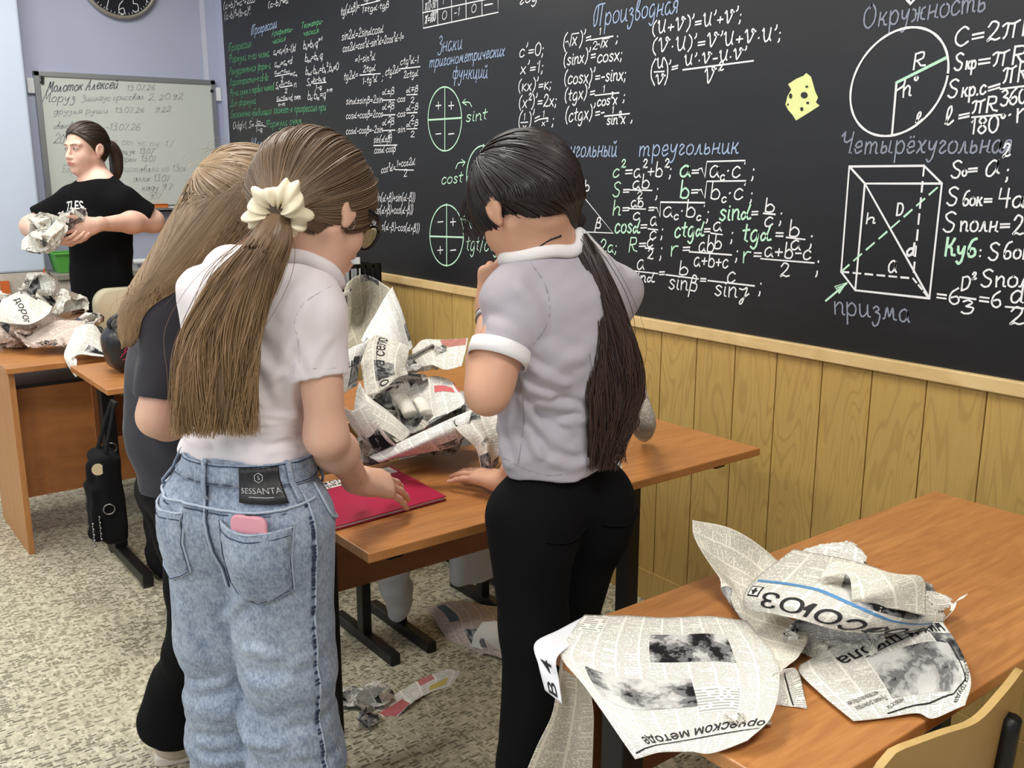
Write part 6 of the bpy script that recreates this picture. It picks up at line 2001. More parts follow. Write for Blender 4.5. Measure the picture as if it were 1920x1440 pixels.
# ------------------------------------------------------------------ person in the black tee, carrying crumpled newspaper
av = unit([-.967, .255, 0]); al = np.cross(Z3, av)      # away from the viewer; left of the picture
aF = unit(-av * math.cos(math.radians(48)) + al * math.sin(math.radians(48))); aR = np.array([aF[1], -aF[0], 0])
AD = 4.66
px = lambda x, y, dd=0.0: atD(x, y, AD + dd)
A_ = thing('person', px(195, 520) * [1, 1, 0], 'person in black T-shirt with dark ponytail carrying crumpled newspaper by the whiteboard', 'person')
a_pel = px(192, 545); a_rib = px(186, 420); a_sm = px(184, 372); a_nb = px(184, 343, .0)
a_ls = a_sm - aR * .165 - Z3 * .02; a_rs = a_sm + aR * .165 - Z3 * .02
afh = unit(-av * math.cos(math.radians(50)) + al * math.sin(math.radians(50))); pt = .06
a_f = afh * math.cos(pt) - Z3 * math.sin(pt); a_u = Z3 * math.cos(pt) + afh * math.sin(pt); a_l = np.cross(a_u, a_f)
AS = .97
a_eye = px(160, 278, .0)
B = Field()
ag, aM = add_head(B, a_eye, a_f, a_u, AS)
B.ell(ag(.036, 0, -.056), (.052, .058, .044), aM, .02)       # fuller cheeks
B.cone(ag(-.036, 0, -.055), a_nb, .046, .052, .025)
B.cone(a_nb, a_sm, .058, .085, .05, 'u', aR, 1.5)
B.chain([a_sm, a_rib, a_pel], [.092, .105, .11], .06, aR, 1.4)
a_lel = px(286, 415, -.02); a_lwr = px(182, 421, -.33)
a_rel = px(60, 425, -.06); a_rwr = px(92, 447, -.42)
for sh, s_ in ((a_ls, -1), (a_rs, 1)): B.cone(a_sm * .5 + sh * .5, sh, .062, .056, .04)
B.cone(a_ls, a_lel, .054, .050, .03); B.cone(a_lel, a_lel * .6 + a_lwr * .4, .050, .047, .03); B.cone(a_lel * .6 + a_lwr * .4, a_lwr, .047, .027, .03)
B.cone(a_rs, a_rel, .054, .050, .03); B.cone(a_rel, a_rwr, .048, .028, .03)
a_d = unit(px(140, 432, -.40) - a_lwr)
achn = add_hand(B, a_lwr, unit(a_d - Z3 * .12), unit(av * .9 + al * .15), Z3, (.45, .4, .35, .3), .7, .16, (.75, .1), 1.02)
ach2 = add_hand(B, a_rwr, unit(-al * .75 - av * .3 - Z3 * .12), unit(Z3 * .9 + av * .3), av, (.35, .4, .4, .4), .8, .1, (.7, .3), 1.0)
for s_ in (1, -1):
    hp = a_pel + aR * .085 * s_ - Z3 * .05
    B.chain([hp, hp * [1, 1, 0] + Z3 * .46, hp * [1, 1, 0] + Z3 * .10], [.085, .055, .038], .05)
    an = hp * [1, 1, 0] + Z3 * .09
    B.cone(an - Z3 * .02, an - Z3 * .055 + aF * .12, .036, .025, .03)
m_skinA = skin_mat('skin_pale', (234, 196, 176), (222, 164, 146))
field_obj('body', B, .0030, m_skinA, A_)
# face: eyes, brows, lips
m_eyew = plain('eye_white', (226, 222, 216), .2)
m_iris = plain('iris', (70, 74, 70), .15)
m_lip = plain('lips', (194, 122, 112), .45, var=.08, scale=60)
m_browA = plain('brow_hair', (96, 70, 54), .8)
def face(g, M, sc, parent, browm, lipm=None):
    for s_ in (1, -1):
        bm = MB()
        e = MB(); n = 12
        c = np.array([.0745, s_ * .031, -.0005])
        V = []; 
        for i in range(n + 1):
            for j in range(n + 1):
                a = (i / n - .5) * 1.5; b = (j / n - .5) * (.62) * math.sqrt(max(0, 1 - ((i / n - .5) * 2) ** 2) + .02)
                V.append(g(c[0] + .0132 * math.cos(a) * math.cos(b), c[1] + .0140 * math.sin(a) * math.cos(b), c[2] + .0128 * math.sin(b)))
        mesh_obj('eye', V, [(i * (n + 1) + j, i * (n + 1) + j + 1, (i + 1) * (n + 1) + j + 1, (i + 1) * (n + 1) + j) for i in range(n) for j in range(n)], m_eyew, parent, True)
        iv = [g(c[0] + .0141, c[1] + s_ * 0 + .0042 * math.cos(t), c[2] + .0038 * math.sin(t)) for t in np.linspace(0, 2 * pi, 17)[:-1]]
        mesh_obj('iris', iv, [tuple(range(16))], m_iris, parent)
        MB().tube([g(.0875 - .0065 * (abs(y) / .015) ** 2 + (0 if y * s_ < 0 else -.003 * abs(y) / .015), s_ * .031 + y, .0042 - .0035 * (abs(y) / .014) ** 2) for y in np.linspace(-.015, .015, 11)], .0011, 6).build('eyelashes', m_dark, parent)
        MB().tube([g(.0935 - (yy - .012) * .32, s_ * yy, .0175 + .0055 * math.sin((yy - .012) / .036 * 2.3)) for yy in np.linspace(.012, .048, 9)], [.0016, .0024, .0027, .0027, .0026, .0024, .002, .0016, .001], 6, True, .6).build('eyebrow', browm, parent, True)
    if lipm:
        for z, r, w in ((-.0635, .0034, .025), (-.0705, .0042, .022)):
            MB().tube([g(.1040 - 14 * y * y - (.001 if z < -.07 else 0), y, z + (1.5 * y * y if z < -.07 else -.9 * y * y + .0012 * math.cos(y * 500))) for y in np.linspace(-w, w, 11)], [r * (1 - .75 * abs(k / 5 - 1) ** 2.2) for k in range(11)], 8).build('lip', lipm, parent, True)
face(ag, aM, AS, A_, m_browA, m_lip)
# black tee, loose
Ta = Field()
Ta.chain([a_sm, a_rib, a_pel - Z3 * .02], [.104, .118, .126], .06, aR, 1.38)
Ta.cone(a_nb * .75 + a_sm * .25, a_sm, .064, .098, .05, 'u', aR, 1.45)
for sh, el, s_ in ((a_ls, a_lel, -1), (a_rs, a_rel, 1)):
    Ta.cone(a_sm * .5 + sh * .5, sh, .074, .070, .05); Ta.cone(sh, sh + (el - sh) * .80, .072, .076, .03, square=True)
af = folds(61, 8, .010, 18, 46, (1, 1, .8))
Ta.disp = lambda P: -af(P); Ta.dmax = .016
Ta.cut(a_pel - Z3 * .10, (0.03, .03, -1))
field_obj('t_shirt', Ta, .006, m_black, A_)
nk = unit(ag(-.03, 0, -.055) - a_nb)
MB().tube(ring(a_nb - nk * .004, aR, .070, .064, unit(np.cross(nk, aR)), 0), .009, 8, False, 1.4, nk).build('neckband', m_black, A_, True)
# chest lettering, bent over the chest in an arc
def chest(x, y):
    th = x / .115
    p0 = a_rib + aR * 0
    return on_field(Ta, np.array([a_rib[0], a_rib[1], px(170, 392)[2] + y - .035 * (1 - math.cos(th * .9))]), aF * math.cos(th) - aR * math.sin(th), .19, .003)
text_mesh('TLES', .062, None, None, None, plain('white_print', (232, 232, 232), .6), A_, 'chest_lettering', lambda x, y: chest(x * .95 - .022, y), bold=.001)
# trousers and shoes
Ka = Field()
Ka.cone(a_pel + Z3 * .06, a_pel, .100, .110, .05, 'u', aR, 1.35)
for s_ in (1, -1):
    hp = a_pel + aR * .09 * s_ - Z3 * .04; Ka.cone(hp, hp * [1, 1, 0] + Z3 * .46, .098, .078, .03); Ka.cone(hp * [1, 1, 0] + Z3 * .46, hp * [1, 1, 0] + Z3 * .05, .078, .080, .03)
Ka.cut((0, 0, .006), (0, 0, -1))
field_obj('trousers', Ka, .009, plain('grey_blue_trousers', (110, 116, 130), .9), A_)
# hair: centre parting, sleek back, ponytail
m_hairA = hair_mat('dark_hair', (52, 42, 34), (62, 48, 38), (92, 70, 52), .36)
rg = np.random.RandomState(31)
a_tie = ag(-.125, -.005, .012)
HA = hair_cap(Field(), ag, aM, AS, .008, (.064, 0, .060), (1, 0, -.78))
HA.cut(ag(.010, 0, -.030), aM @ np.array([.6, 0, -1.0]))
HA.cone(ag(-.09, 0, .012), a_tie, .045, .018, .04)
hoA = field_obj('hair', HA, .0045, m_hairA, A_)
hoA.data.uv_layers.new(name='UVMap').data.foreach_set('uv', np.tile([.3, .3], len(hoA.data.loops)).astype(np.float32))
stA = []
for i in range(900):
    s_ = 1 if rg.rand() < .5 else -1; q = rg.uniform(0, 1)
    # from the centre parting forward, over the side of the head
    stA.append((.10 * math.cos(q * 1.9) , s_ * rg.uniform(.002, .012), .088 * math.sin(q * 1.9 + .55)))
for i in range(500):
    y = rg.uniform(-1, 1); stA.append((.055 + .03 * math.sqrt(1 - y * y) - abs(y) * .06, y * .08, .06 - abs(y) * .06))
strands('hair_locks', push_out(HA, cap_paths(ag, aM, AS, stA, a_tie, .0095, 22, 0, rg)), .0015, m_hairA, hoA, .5, 3, .1, .4, rg)
gA = [a_tie, ag(-.155, .0, .000), ag(-.175, 0, -.045), ag(-.170, 0, -.11), ag(-.155, 0, -.16)]
strands('ponytail_locks', tail_paths(gA, [.014, .026, .030, .028, .010], [.014, .026, .030, .026, .010], aM[:, 1], aM[:, 0], 420, rg, 24, .006, .2), .0017, m_hairA, hoA, .4, 3, .3, 1, rg)
cA = field_obj('ponytail', tail_core(Field(), gA, [.014, .026, .030, .028, .010], [.014, .026, .030, .026, .010], aM[:, 1], .02, .8), .006, m_hairA, hoA)
cA.data.uv_layers.new(name='UVMap').data.foreach_set('uv', np.tile([.2, .5], len(cA.data.loops)).astype(np.float32))
MB().tube([a_tie + aM[:, 1] * .017 * math.cos(t) + aM[:, 2] * .017 * math.sin(t) for t in np.linspace(0, 2 * pi, 21)], .006, 8, False).build('hair_tie', m_dark, A_, True)

# ------------------------------------------------------------------ person in the charcoal tee, bending over behind
bF = unit(np.array([-.90, .43, 0]) * math.cos(1.15) + np.array([.43, .90, 0]) * math.sin(1.15)); bR = np.array([bF[1], -bF[0], 0])
BD = 2.12
pb = lambda x, y, dd=0.0: atD(x, y, BD + dd)
Bp = thing('person', pb(300, 900) * [1, 1, 0], 'person in charcoal T-shirt with long loose light brown hair, bending behind the white T-shirt', 'person')
b_pel = pb(338, 905); b_wst = pb(322, 800); b_rib = pb(330, 680); b_sm = pb(362, 570); b_nb = pb(412, 480)
b_rs = pb(322, 590, -.09); b_ls = pb(400, 545, .14)
b_rel = pb(298, 780, -.13); b_rwr = pb(400, 850, -.02)
b_lel = b_ls + bF * .0 - Z3 * .25; b_lwr = b_lel + bF * .03 - Z3 * .22
b_eye0 = pb(462, 400)
bfh = bF; pt = .85
b_f = bfh * math.cos(pt) - Z3 * math.sin(pt); b_u = Z3 * math.cos(pt) + bfh * math.sin(pt); b_l = np.cross(b_u, b_f)
B = Field()
bg, bM = add_head(B, b_eye0, b_f, b_u, 1.02)
B.cone(bg(-.035, 0, -.055), b_nb, .050, .055, .03); B.cone(b_nb, b_sm, .055, .078, .05, 'u', bR, 1.4)
B.chain([b_sm, b_rib, b_wst, b_pel], [.074, .074, .072, .076], .06, bR, 1.25)
for sh in (b_rs, b_ls): B.cone(b_sm * .5 + sh * .5, sh, .05, .046, .04)
B.cone(b_rs, b_rel, .043, .042, .03); B.cone(b_rel, b_rwr, .040, .025, .03); B.cone(b_ls, b_lel, .043, .036, .03); B.cone(b_lel, b_lwr, .036, .024, .03)
add_hand(B, b_rwr, unit(bF - Z3 * .3), -Z3, -bR, .3, 1, .08); add_hand(B, b_lwr, bF, -Z3, bR, .3, 1, .08)
legs = []
for s_, q in ((1, ((364, 1170, .02), (352, 1360, .11))), (-1, ((400, 1170, .16), (395, 1365, .22)))):
    hp = b_pel + bR * .08 * s_ - Z3 * .04; kn = pb(*q[0]); an = pb(*q[1]); an = np.array([an[0], an[1], .09]); legs.append((hp, kn, an))
    B.chain([hp, kn, an], [.062, .046, .034], .04); B.cone(an - Z3 * .02, an - Z3 * .055 + bF * .10, .034, .026, .03)
field_obj('body', B, .0040, m_skin, Bp)
Tb = Field()
Tb.chain([b_sm, b_rib, b_wst, b_pel + Z3 * .0], [.088, .090, .090, .096], .06, bR, 1.30)
Tb.cone(b_nb * .7 + b_sm * .3, b_sm, .064, .092, .05, 'u', bR, 1.4)
for sh, el in ((b_rs, b_rel), (b_ls, b_lel)): Tb.cone(b_sm * .5 + sh * .5, sh, .060, .057, .05); Tb.cone(sh, sh + (el - sh) * .80, .056, .054, .03, square=True)
bf = folds(71, 8, .010, 22, 56, (1, 1, .8))
Tb.disp = lambda P: -bf(P); Tb.dmax = .016
Tb.cut(b_pel + Z3 * .005, (-.1, 0, -1))
m_char = tee_mat('charcoal_jersey', (56, 55, 62), .9)
field_obj('t_shirt', Tb, .0055, m_char, Bp)
Kb = Field()
Kb.cone(b_pel + Z3 * .05, b_pel, .084, .088, .05, 'u', bR, 1.2)
for hp, kn, an in legs:
    Kb.cone(hp, kn, .080, .060, .03); Kb.cone(kn, an + Z3 * .12, .060, .072, .04); Kb.cone(an + Z3 * .12, an + Z3 * .02 - bF * .03, .072, .090, .05)
kf2 = folds(81, 8, .012, 18, 44, (1, 1, 1.4))
Kb.disp = lambda P: -kf2(P) * np.clip(1.4 - P[:, 2] * 1.2, .3, 1.4); Kb.dmax = .02
Kb.cut((0, 0, .085), (.0, .0, -1))
field_obj('trousers', Kb, .0065, m_black, Bp)
for q in ((556, 1440, 1.68), (446, 1440, 1.78)):
    an = atD(*q) * [1, 1, 0] + Z3 * .09; S_ = Field(); shoe(S_, an, cF, .95); so = field_obj('shoe', S_, .006, m_bshoe, C); sole('sole', an, cF, m_bshoe, so, .95)
m_shoe = plain('beige_mesh_shoe', (192, 176, 158), .8, var=.2, scale=90, bump=.3)
m_solew = plain('off_white_sole', (216, 208, 196), .6)
for hp, kn, an in legs:
    S_ = Field(); shoe(S_, an - bF * .03, bF); so = field_obj('shoe', S_, .005, m_shoe, Bp); sole('sole', an - bF * .03, bF, m_solew, so)
# hair: long, loose, falling over the back and hiding the face
m_hairB = hair_mat('light_brown_hair', (128, 108, 86), (138, 116, 90), (166, 138, 104))
rg = np.random.RandomState(41)
HB = hair_cap(Field(), bg, bM, 1.02, .016, (.02, 0, -.01), (1, 0, -.9))
bend = bg(-.112, 0, -.005)
hoB = field_obj('hair', HB, .006, m_hairB, Bp)
hoB.data.uv_layers.new(name='UVMap').data.foreach_set('uv', np.tile([.2, .2], len(hoB.data.loops)).astype(np.float32))
gB = [pb(492, 350, .02), pb(446, 362, -.02), pb(385, 425, -.07), pb(312, 512, -.11), pb(258, 575, -.13), pb(240, 645, -.13)]
nB = unit(RT * .75 + Z3 * .65)
waB = [.030, .088, .078, .050, .024, .006]; wbB = [.030, .092, .062, .036, .018, .006]
CB = tail_core(Field(), gB, waB, wbB, nB, .03, .90)
cB = field_obj('hair_mass', CB, .006, m_hairB, hoB)
cB.data.uv_layers.new(name='UVMap').data.foreach_set('uv', np.tile([.2, .4], len(cB.data.loops)).astype(np.float32))
lkB = push_out(CB, tail_paths(gB, waB, wbB, nB, unit(np.cross(nB, RT)), 1700, rg, 36, .010, .22), .0015)
lkB = push_out(Tb, lkB, .003)
lkB = push_out(HB, lkB, .0015)
lkB += push_out(CB, push_out(HB, cap_paths(bg, bM, 1.02, hairline(1100, rg, -.028, 1.0), bend, .0175, 20, 0, rg)))
strands('hair_locks', lkB, .0018, m_hairB, hoB, .35, 3, 0, 1, rg)
fB = [b0 + np.outer(np.sin(np.linspace(0, 1, len(b0)) * pi * rg.uniform(.5, 1.4)), rg.normal(0, .016, 3)) for b0 in (lkB[rg.randint(len(lkB))] for _ in range(60))]
strands('flyaway_hair', fB, .0005, m_hairB, hoB, .4, 3, .2, .9, rg)
# ================================================================== newspaper
def news_mat(name, seed, tone=(228, 222, 208), photos=.16, colw=.047, head=.06, red=0.0, ink=.54, margin=.014):
    """printed sheet: columns of text lines, photographs and blank gutters, laid out in the sheet's own metres (uv)"""
    t = NT(name, .85, .15)
    uv = t.n('ShaderNodeUVMap').outputs[0]
    u, v, _ = t.sep(uv)
    M = t.math
    cx = M('DIVIDE', u, colw); ci = M('FLOOR', cx); cf = M('FRACT', cx)
    ln = M('DIVIDE', v, .0025); li = M('FLOOR', ln); lf = M('FRACT', ln)
    gut = M('MULTIPLY', M('GREATER_THAN', cf, .05), M('LESS_THAN', cf, .95))
    # ragged last lines and word gaps
    endr = t.white(t.comb(ci, li, seed + 1.0))
    endk = M('LESS_THAN', cf, M('ADD', .95, M('MULTIPLY', M('GREATER_THAN', endr, .86), M('MULTIPLY', endr, -.6))))
    word = t.white(t.comb(M('FLOOR', M('MULTIPLY', u, 420.0)), li, seed + 3.0))
    row = M('LESS_THAN', M('ABSOLUTE', M('SUBTRACT', lf, .5)), M('ADD', .20, M('MULTIPLY', word, .14)))
    wk = M('GREATER_THAN', word, .17)
    txt = M('MULTIPLY', M('MULTIPLY', row, wk), M('MULTIPLY', gut, endk))
    # blocks: some become photographs, some stay blank, some hold a heading
    bi = M('FLOOR', M('DIVIDE', M('ADD', v, M('MULTIPLY', t.white(t.comb(M('FLOOR', M('MULTIPLY', ci, .5)), seed, 9.0)), .09)), .074))
    br = t.white(t.comb(M('FLOOR', M('MULTIPLY', ci, .5)), bi, seed + 5.0))
    isph = M('LESS_THAN', br, photos)
    ishd = M('MULTIPLY', M('GREATER_THAN', br, 1 - head * .35), 1.0)
    pn = t.noise(t.comb(M('MULTIPLY', u, 1.0), M('MULTIPLY', v, 1.0), seed), 26, 5, .6, .8)
    phv = t.ramp(pn, [(.36, (.018, .018, .018, 1)), (.48, (.16, .16, .16, 1)), (.56, (.32, .32, .31, 1)), (.66, (.58, .57, .54, 1))])
    paper = lin(tone)
    pz = t.noise(t.comb(u, v, seed), 30, 3)
    base = t.mix(pz, tuple(x * .95 for x in paper[:3]) + (1,), paper)
    big = M('MULTIPLY', M('LESS_THAN', M('ABSOLUTE', M('SUBTRACT', M('FRACT', M('DIVIDE', v, .0085)), .5)), .28), M('GREATER_THAN', t.white(t.comb(M('FLOOR', M('MULTIPLY', u, 130.0)), M('FLOOR', M('DIVIDE', v, .0085)), seed)), .25))
    tx = t.mix(ishd, txt, big)
    c = t.mix(M('MULTIPLY', t.sep(tx)[0], ink), base, lin((34, 33, 34)))
    inph = M('MULTIPLY', isph, M('MULTIPLY', M('GREATER_THAN', M('FRACT', M('DIVIDE', u, colw * 2)), .03), M('LESS_THAN', M('FRACT', M('DIVIDE', u, colw * 2)), .97)))
    c = t.mix(inph, c, phv)
    if red:
        rr = M('MULTIPLY', M('GREATER_THAN', t.white(t.comb(ci, bi, seed + 8.0)), 1 - red), gut)
        c = t.mix(M('MULTIPLY', rr, .75), c, lin((196, 70, 74)))
    t.color(c)
    t.bump(t.noise(t.comb(M('MULTIPLY', u, 1.0), M('MULTIPLY', v, 1.0), seed), 60, 3), .08, .001)
    t.b.inputs['Transmission Weight'].default_value = 0.0
    return t.m


NEWS = [news_mat('newsprint_%s' % n, 3.0 + 7 * i, tn, ph, cw, hd, rd) for i, (n, tn, ph, cw, hd, rd) in enumerate((
    ('warm', (243, 239, 227), .14, .047, .08, 0), ('cool', (243, 242, 238), .20, .042, .06, .0), ('pictures', (241, 237, 227), .34, .05, .1, 0),
    ('text', (246, 243, 234), .05, .044, .05, 0), ('pink', (228, 210, 198), .12, .05, .08, 0), ('red_boxes', (247, 245, 239), .12, .052, .10, .09)))]
m_plainpaper = plain('blank_newsprint', (240, 236, 225), .85, .15, var=.03, scale=12)


def interp_grid(G, nu, nv):
    """smooth surface through a small grid of points (rows of points)"""
    G = np.array([[np.asarray(p, float) for p in r] for r in G])
    def cr(A, n):
        m = len(A)
        if m == 2: return np.array([A[0] + (A[1] - A[0]) * i / (n - 1) for i in range(n)])
        P = np.concatenate([[2 * A[0] - A[1]], A, [2 * A[-1] - A[-2]]])
        out = []
        for t in np.linspace(0, m - 1, n):
            i = min(int(t), m - 2); f = t - i; a, b, c, d = P[i:i + 4]
            out.append(.5 * (2 * b + (c - a) * f + (2 * a - 5 * b + 4 * c - d) * f * f + (3 * b - a - 3 * c + d) * f ** 3))
        return np.array(out)
    rows = cr(G, nv)
    return np.stack([cr(rows[j], nu) for j in range(nv)])


class Sheet:
    """paper sheet on a control grid; keeps its surface so that headlines can be printed on it"""
    def __init__(s, G, mat, size, label, name='newspaper_sheet', nu=44, nv=44, uv0=(0, 0), crease=0.0, seed=1, edge=None, cat='newspaper', group=None, thick=.0006, rot=0, parent=None, jag=.0):
        s.S = interp_grid(G, nu, nv); s.nu, s.nv = nu, nv
        rs = np.random.RandomState(seed)
        U, V = np.meshgrid(np.linspace(0, 1, nu), np.linspace(0, 1, nv))
        N = s.normals()
        if crease:
            h = np.zeros_like(U)
            for _ in range(9):
                a = rs.uniform(0, 6.28); d = (U - rs.rand()) * math.cos(a) + (V - rs.rand()) * math.sin(a)
                h += np.abs(d) * rs.uniform(-1, 1)
            h += .16 * np.sin(U * rs.uniform(8, 15) + V * rs.uniform(-9, 9)) * rs.uniform(.4, 1)
            s.S = s.S + N * (h * crease)[..., None]
            N = s.normals()
        s.N = N
        ok = np.ones((nv - 1, nu - 1), bool)
        if jag:   # torn edges
            for side in range(4):
                n = (nu if side < 2 else nv) - 1
                w = np.cumsum(rs.normal(0, 1, n)); w = (w - w.min()) / (w.max() - w.min() + 1e-6) * jag + rs.uniform(0, jag * .4, n)
                for i in range(n):
                    k = int(w[i] * (nv if side < 2 else nu))
                    if side == 0: ok[:k, i] = False
                    elif side == 1 and k: ok[-k:, i] = False
                    elif side == 2: ok[i, :k] = False
                    elif k: ok[i, -k:] = False
        F = [(j * nu + i, j * nu + i + 1, (j + 1) * nu + i + 1, (j + 1) * nu + i) for j in range(nv - 1) for i in range(nu - 1) if ok[j, i]]
        W, H = size
        uu = uv0[0] + U * W; vv = uv0[1] + (1 - V) * H
        if rot: uu, vv = uv0[0] + V * H, uv0[1] + U * W
        s.size = size
        s.o = mesh_obj(name, s.S.reshape(-1, 3), F, mat, parent, True, uv=np.stack([uu, vv], -1).reshape(-1, 2))
        if parent is None: tag(s.o, label, cat, group)
        m = s.o.modifiers.new('thickness', 'SOLIDIFY'); m.thickness = thick; m.offset = 0

    def normals(s):
        du = np.gradient(s.S, axis=1); dv = np.gradient(s.S, axis=0)
        n = np.cross(du, dv); return n / (np.linalg.norm(n, axis=-1, keepdims=True) + 1e-12)

    def at(s, u, v, lift=.0012, side=None):
        """point over the sheet at 0..1 coordinates, on the side facing the viewer"""
        x = min(max(u, 0), 1) * (s.nu - 1); y = min(max(v, 0), 1) * (s.nv - 1)
        i, j = min(int(x), s.nu - 2), min(int(y), s.nv - 2); fx, fy = x - i, y - j
        b = lambda A: (A[j, i] * (1 - fx) + A[j, i + 1] * fx) * (1 - fy) + (A[j + 1, i] * (1 - fx) + A[j + 1, i + 1] * fx) * fy
        p, n = b(s.S), b(s.N)
        if n @ (CPOS - p) < 0: n = -n
        return p + n / np.linalg.norm(n) * lift

    def text(s, txt, u0, v0, u1, v1, hgt, name='headline', mat=None, bold=.0, lift=.0012):
        """lettering whose baseline runs from (u0,v0) to (u1,v1) in sheet coordinates; hgt in sheet v units"""
        P, F = text_mesh(txt, 1.0, None, None, None, None, None, name, lambda x, y: (x, y), 'LEFT', bold=bold)
        P = np.array(P); x0, x1 = P[:, 0].min(), P[:, 0].max()
        d = np.array([u1 - u0, v1 - v0]); asp = s.size[0] / s.size[1]
        L = math.hypot(d[0] * asp, d[1]); nx, ny = d[0] * asp / L, d[1] / L
        out = []
        for x, y in P:
            q = (x - x0) / (x1 - x0)
            du, dv = ny * hgt * y / .72 / asp, -nx * hgt * y / .72
            out.append(s.at(u0 + d[0] * q + du, v0 + d[1] * q + dv, lift))
        return mesh_obj(name, out, F, mat or m_ink, s.o)

    def patch(s, u0, v0, u1, v1, mat, name, lift=.0008, n=14, uvs=None):
        us = np.linspace(u0, u1, n); vs = np.linspace(v0, v1, n)
        V = [s.at(u, v, lift) for v in vs for u in us]
        F = [(j * n + i, j * n + i + 1, (j + 1) * n + i + 1, (j + 1) * n + i) for j in range(n - 1) for i in range(n - 1)]
        UV = [((u - u0) / (u1 - u0), (v - v0) / (v1 - v0)) for v in vs for u in us]
        return mesh_obj(name, V, F, mat, s.o, True, uv=UV)

    def rule(s, pts, w, mat=None, name='rule_line', lift=.0011):
        V = []; F = []
        P = [np.array(p) for p in pts]
        Q = []
        for a, b in zip(P[:-1], P[1:]):
            for k in range(8): Q.append(a + (b - a) * k / 8)
        Q.append(P[-1])
        for i, q in enumerate(Q):
            t = Q[min(i + 1, len(Q) - 1)] - Q[max(i - 1, 0)]; t = t / (np.linalg.norm(t) + 1e-9); n = np.array([-t[1], t[0]]) * w / 2
            V += [s.at(*(q + n), lift), s.at(*(q - n), lift)]
        F = [(2 * i, 2 * i + 1, 2 * i + 3, 2 * i + 2) for i in range(len(Q) - 1)]
        return mesh_obj(name, V, F, mat or m_ink, s.o)


m_ink = plain('printing_ink', (26, 25, 27), .7)
m_blue = plain('blue_ink', (84, 140, 188), .7)


def photo_mat(name, seed, dark=.40, scale=3.2):
    t = NT(name, .8, .15)
    uv = t.n('ShaderNodeUVMap').outputs[0]
    big = t.noise(t.mapping(uv, (1.5, .8, 1), (seed, seed * .7, 0), (0, 0, .35)), scale * .62, 1.5, .4, .25)
    fine = t.noise(t.mapping(uv, (1.6, .9, 1), (seed, 2, 0)), scale * 3.4, 5, .6, .6)
    vv = t.sep(uv)[1]
    k = t.math('ADD', t.math('ADD', t.math('MULTIPLY', big, .72), t.math('MULTIPLY', fine, .34)), t.math('MULTIPLY', t.math('ABSOLUTE', t.math('SUBTRACT', vv, .55)), .18))
    t.color(t.ramp(k, [(dark - .04, (.012, .012, .013, 1)), (dark + .0, (.02, .02, .02, 1)), (dark + .02, (.16, .16, .16, 1)), (dark + .08, (.22, .22, .21, 1)), (dark + .095, (.40, .39, .38, 1)), (dark + .19, (.66, .65, .62, 1))]))
    return t.m


def crumple(label, cen, rad, size, mat, seed, n=55, nf=26, name='crumpled_newspaper', group=None, shape=None, uv0=None, rest=None, cat='newspaper'):
    """a real sheet folded again and again along random planes until it fits an ellipsoid; rest = height of what it lies on"""
    rs = np.random.RandomState(seed)
    W, H = size
    U, V = np.meshgrid(np.linspace(0, W, n), np.linspace(0, H, int(n * H / W)))
    P = np.stack([U - W / 2, V - H / 2, .03 * np.sin(U * 9 + seed) + .03 * np.cos(V * 8 + seed)], -1).reshape(-1, 3)
    Q = np.linalg.qr(rs.normal(size=(3, 3)))[0]
    P = P @ Q.T
    R = np.asarray(rad, float)
    top = max(W, H) / 2
    for i in range(nf):
        d = unit(rs.normal(size=3))
        lim = np.linalg.norm(R * d)
        f = max(0.0, 1 - i / (nf * .75))
        th = lim * rs.uniform(.72, 1.02) + (top - lim) * .45 * f * rs.uniform(.3, 1)
        for sg in (1, -1):
            x = P @ d * sg; m = x > th
            ang = rs.uniform(.86, 1.0)
            P[m] -= np.outer((x[m] - th) * 2 * ang, d * sg)
    rr = P / R; far = np.linalg.norm(rr, axis=1); m = far > 1.15
    P[m] *= (1.15 / far[m])[:, None] ** .8
    P += rs.normal(0, .0008, P.shape)
    P = P - P.mean(0)
    if shape is not None: P = P @ np.asarray(shape, float).T
    P = P + np.asarray(cen, float)
    if rest is not None:
        z = P[:, 2]; lo = np.sort(z)[max(2, len(z) // 60)]
        P[:, 2] = np.maximum(z - lo + rest + .001, rest + .001 + .0004 * (np.arange(len(z)) % 3))
    nu = n; nv = len(V)
    F = np.array([(j * nu + i, j * nu + i + 1, (j + 1) * nu + i + 1, (j + 1) * nu + i) for j in range(nv - 1) for i in range(nu - 1)])
    o = uv0 or (rs.uniform(0, .5), rs.uniform(0, .5))
    ob = mesh_obj(name, P, F, mat, None, True, uv=np.stack([U + o[0], V + o[1]], -1).reshape(-1, 2))
    es = ob.modifiers.new('creases', 'EDGE_SPLIT'); es.split_angle = .55
    return tag(ob, label, cat, group)


Zp = lambda x, y, h=.0: onz(x, y, TZ + .001 + h)
# ------------------------------------------------------------------ on the nearest desk
g1 = [[Zp(1096, 1152, .004), Zp(1170, 1150, .010), Zp(1250, 1157, .014), Zp(1330, 1156, .016), Zp(1400, 1164, .02)],
      [Zp(1068, 1190, .003), Zp(1150, 1205, .010), Zp(1250, 1215, .012), Zp(1350, 1215, .014), Zp(1452, 1235, .022)],
      [Zp(1050, 1222, .004), Zp(1150, 1262, .010), Zp(1260, 1275, .010), Zp(1370, 1275, .012), Zp(1462, 1290, .030)],
      [Zp(1100, 1285, .004), Zp(1180, 1330, .010), Zp(1280, 1335, .008), Zp(1370, 1330, .012), Zp(1446, 1345, .030)],
      [Zp(1190, 1404, .004), Zp(1235, 1392, .006), Zp(1290, 1396, .004), Zp(1330, 1402, .010), Zp(1400, 1382, .022)]]
sh1 = Sheet(g1, NEWS[3], (.42, .40), 'large flat newspaper sheet with two photographs spread over the left end of the nearest desk', crease=.010, seed=5, uv0=(.02, .0))
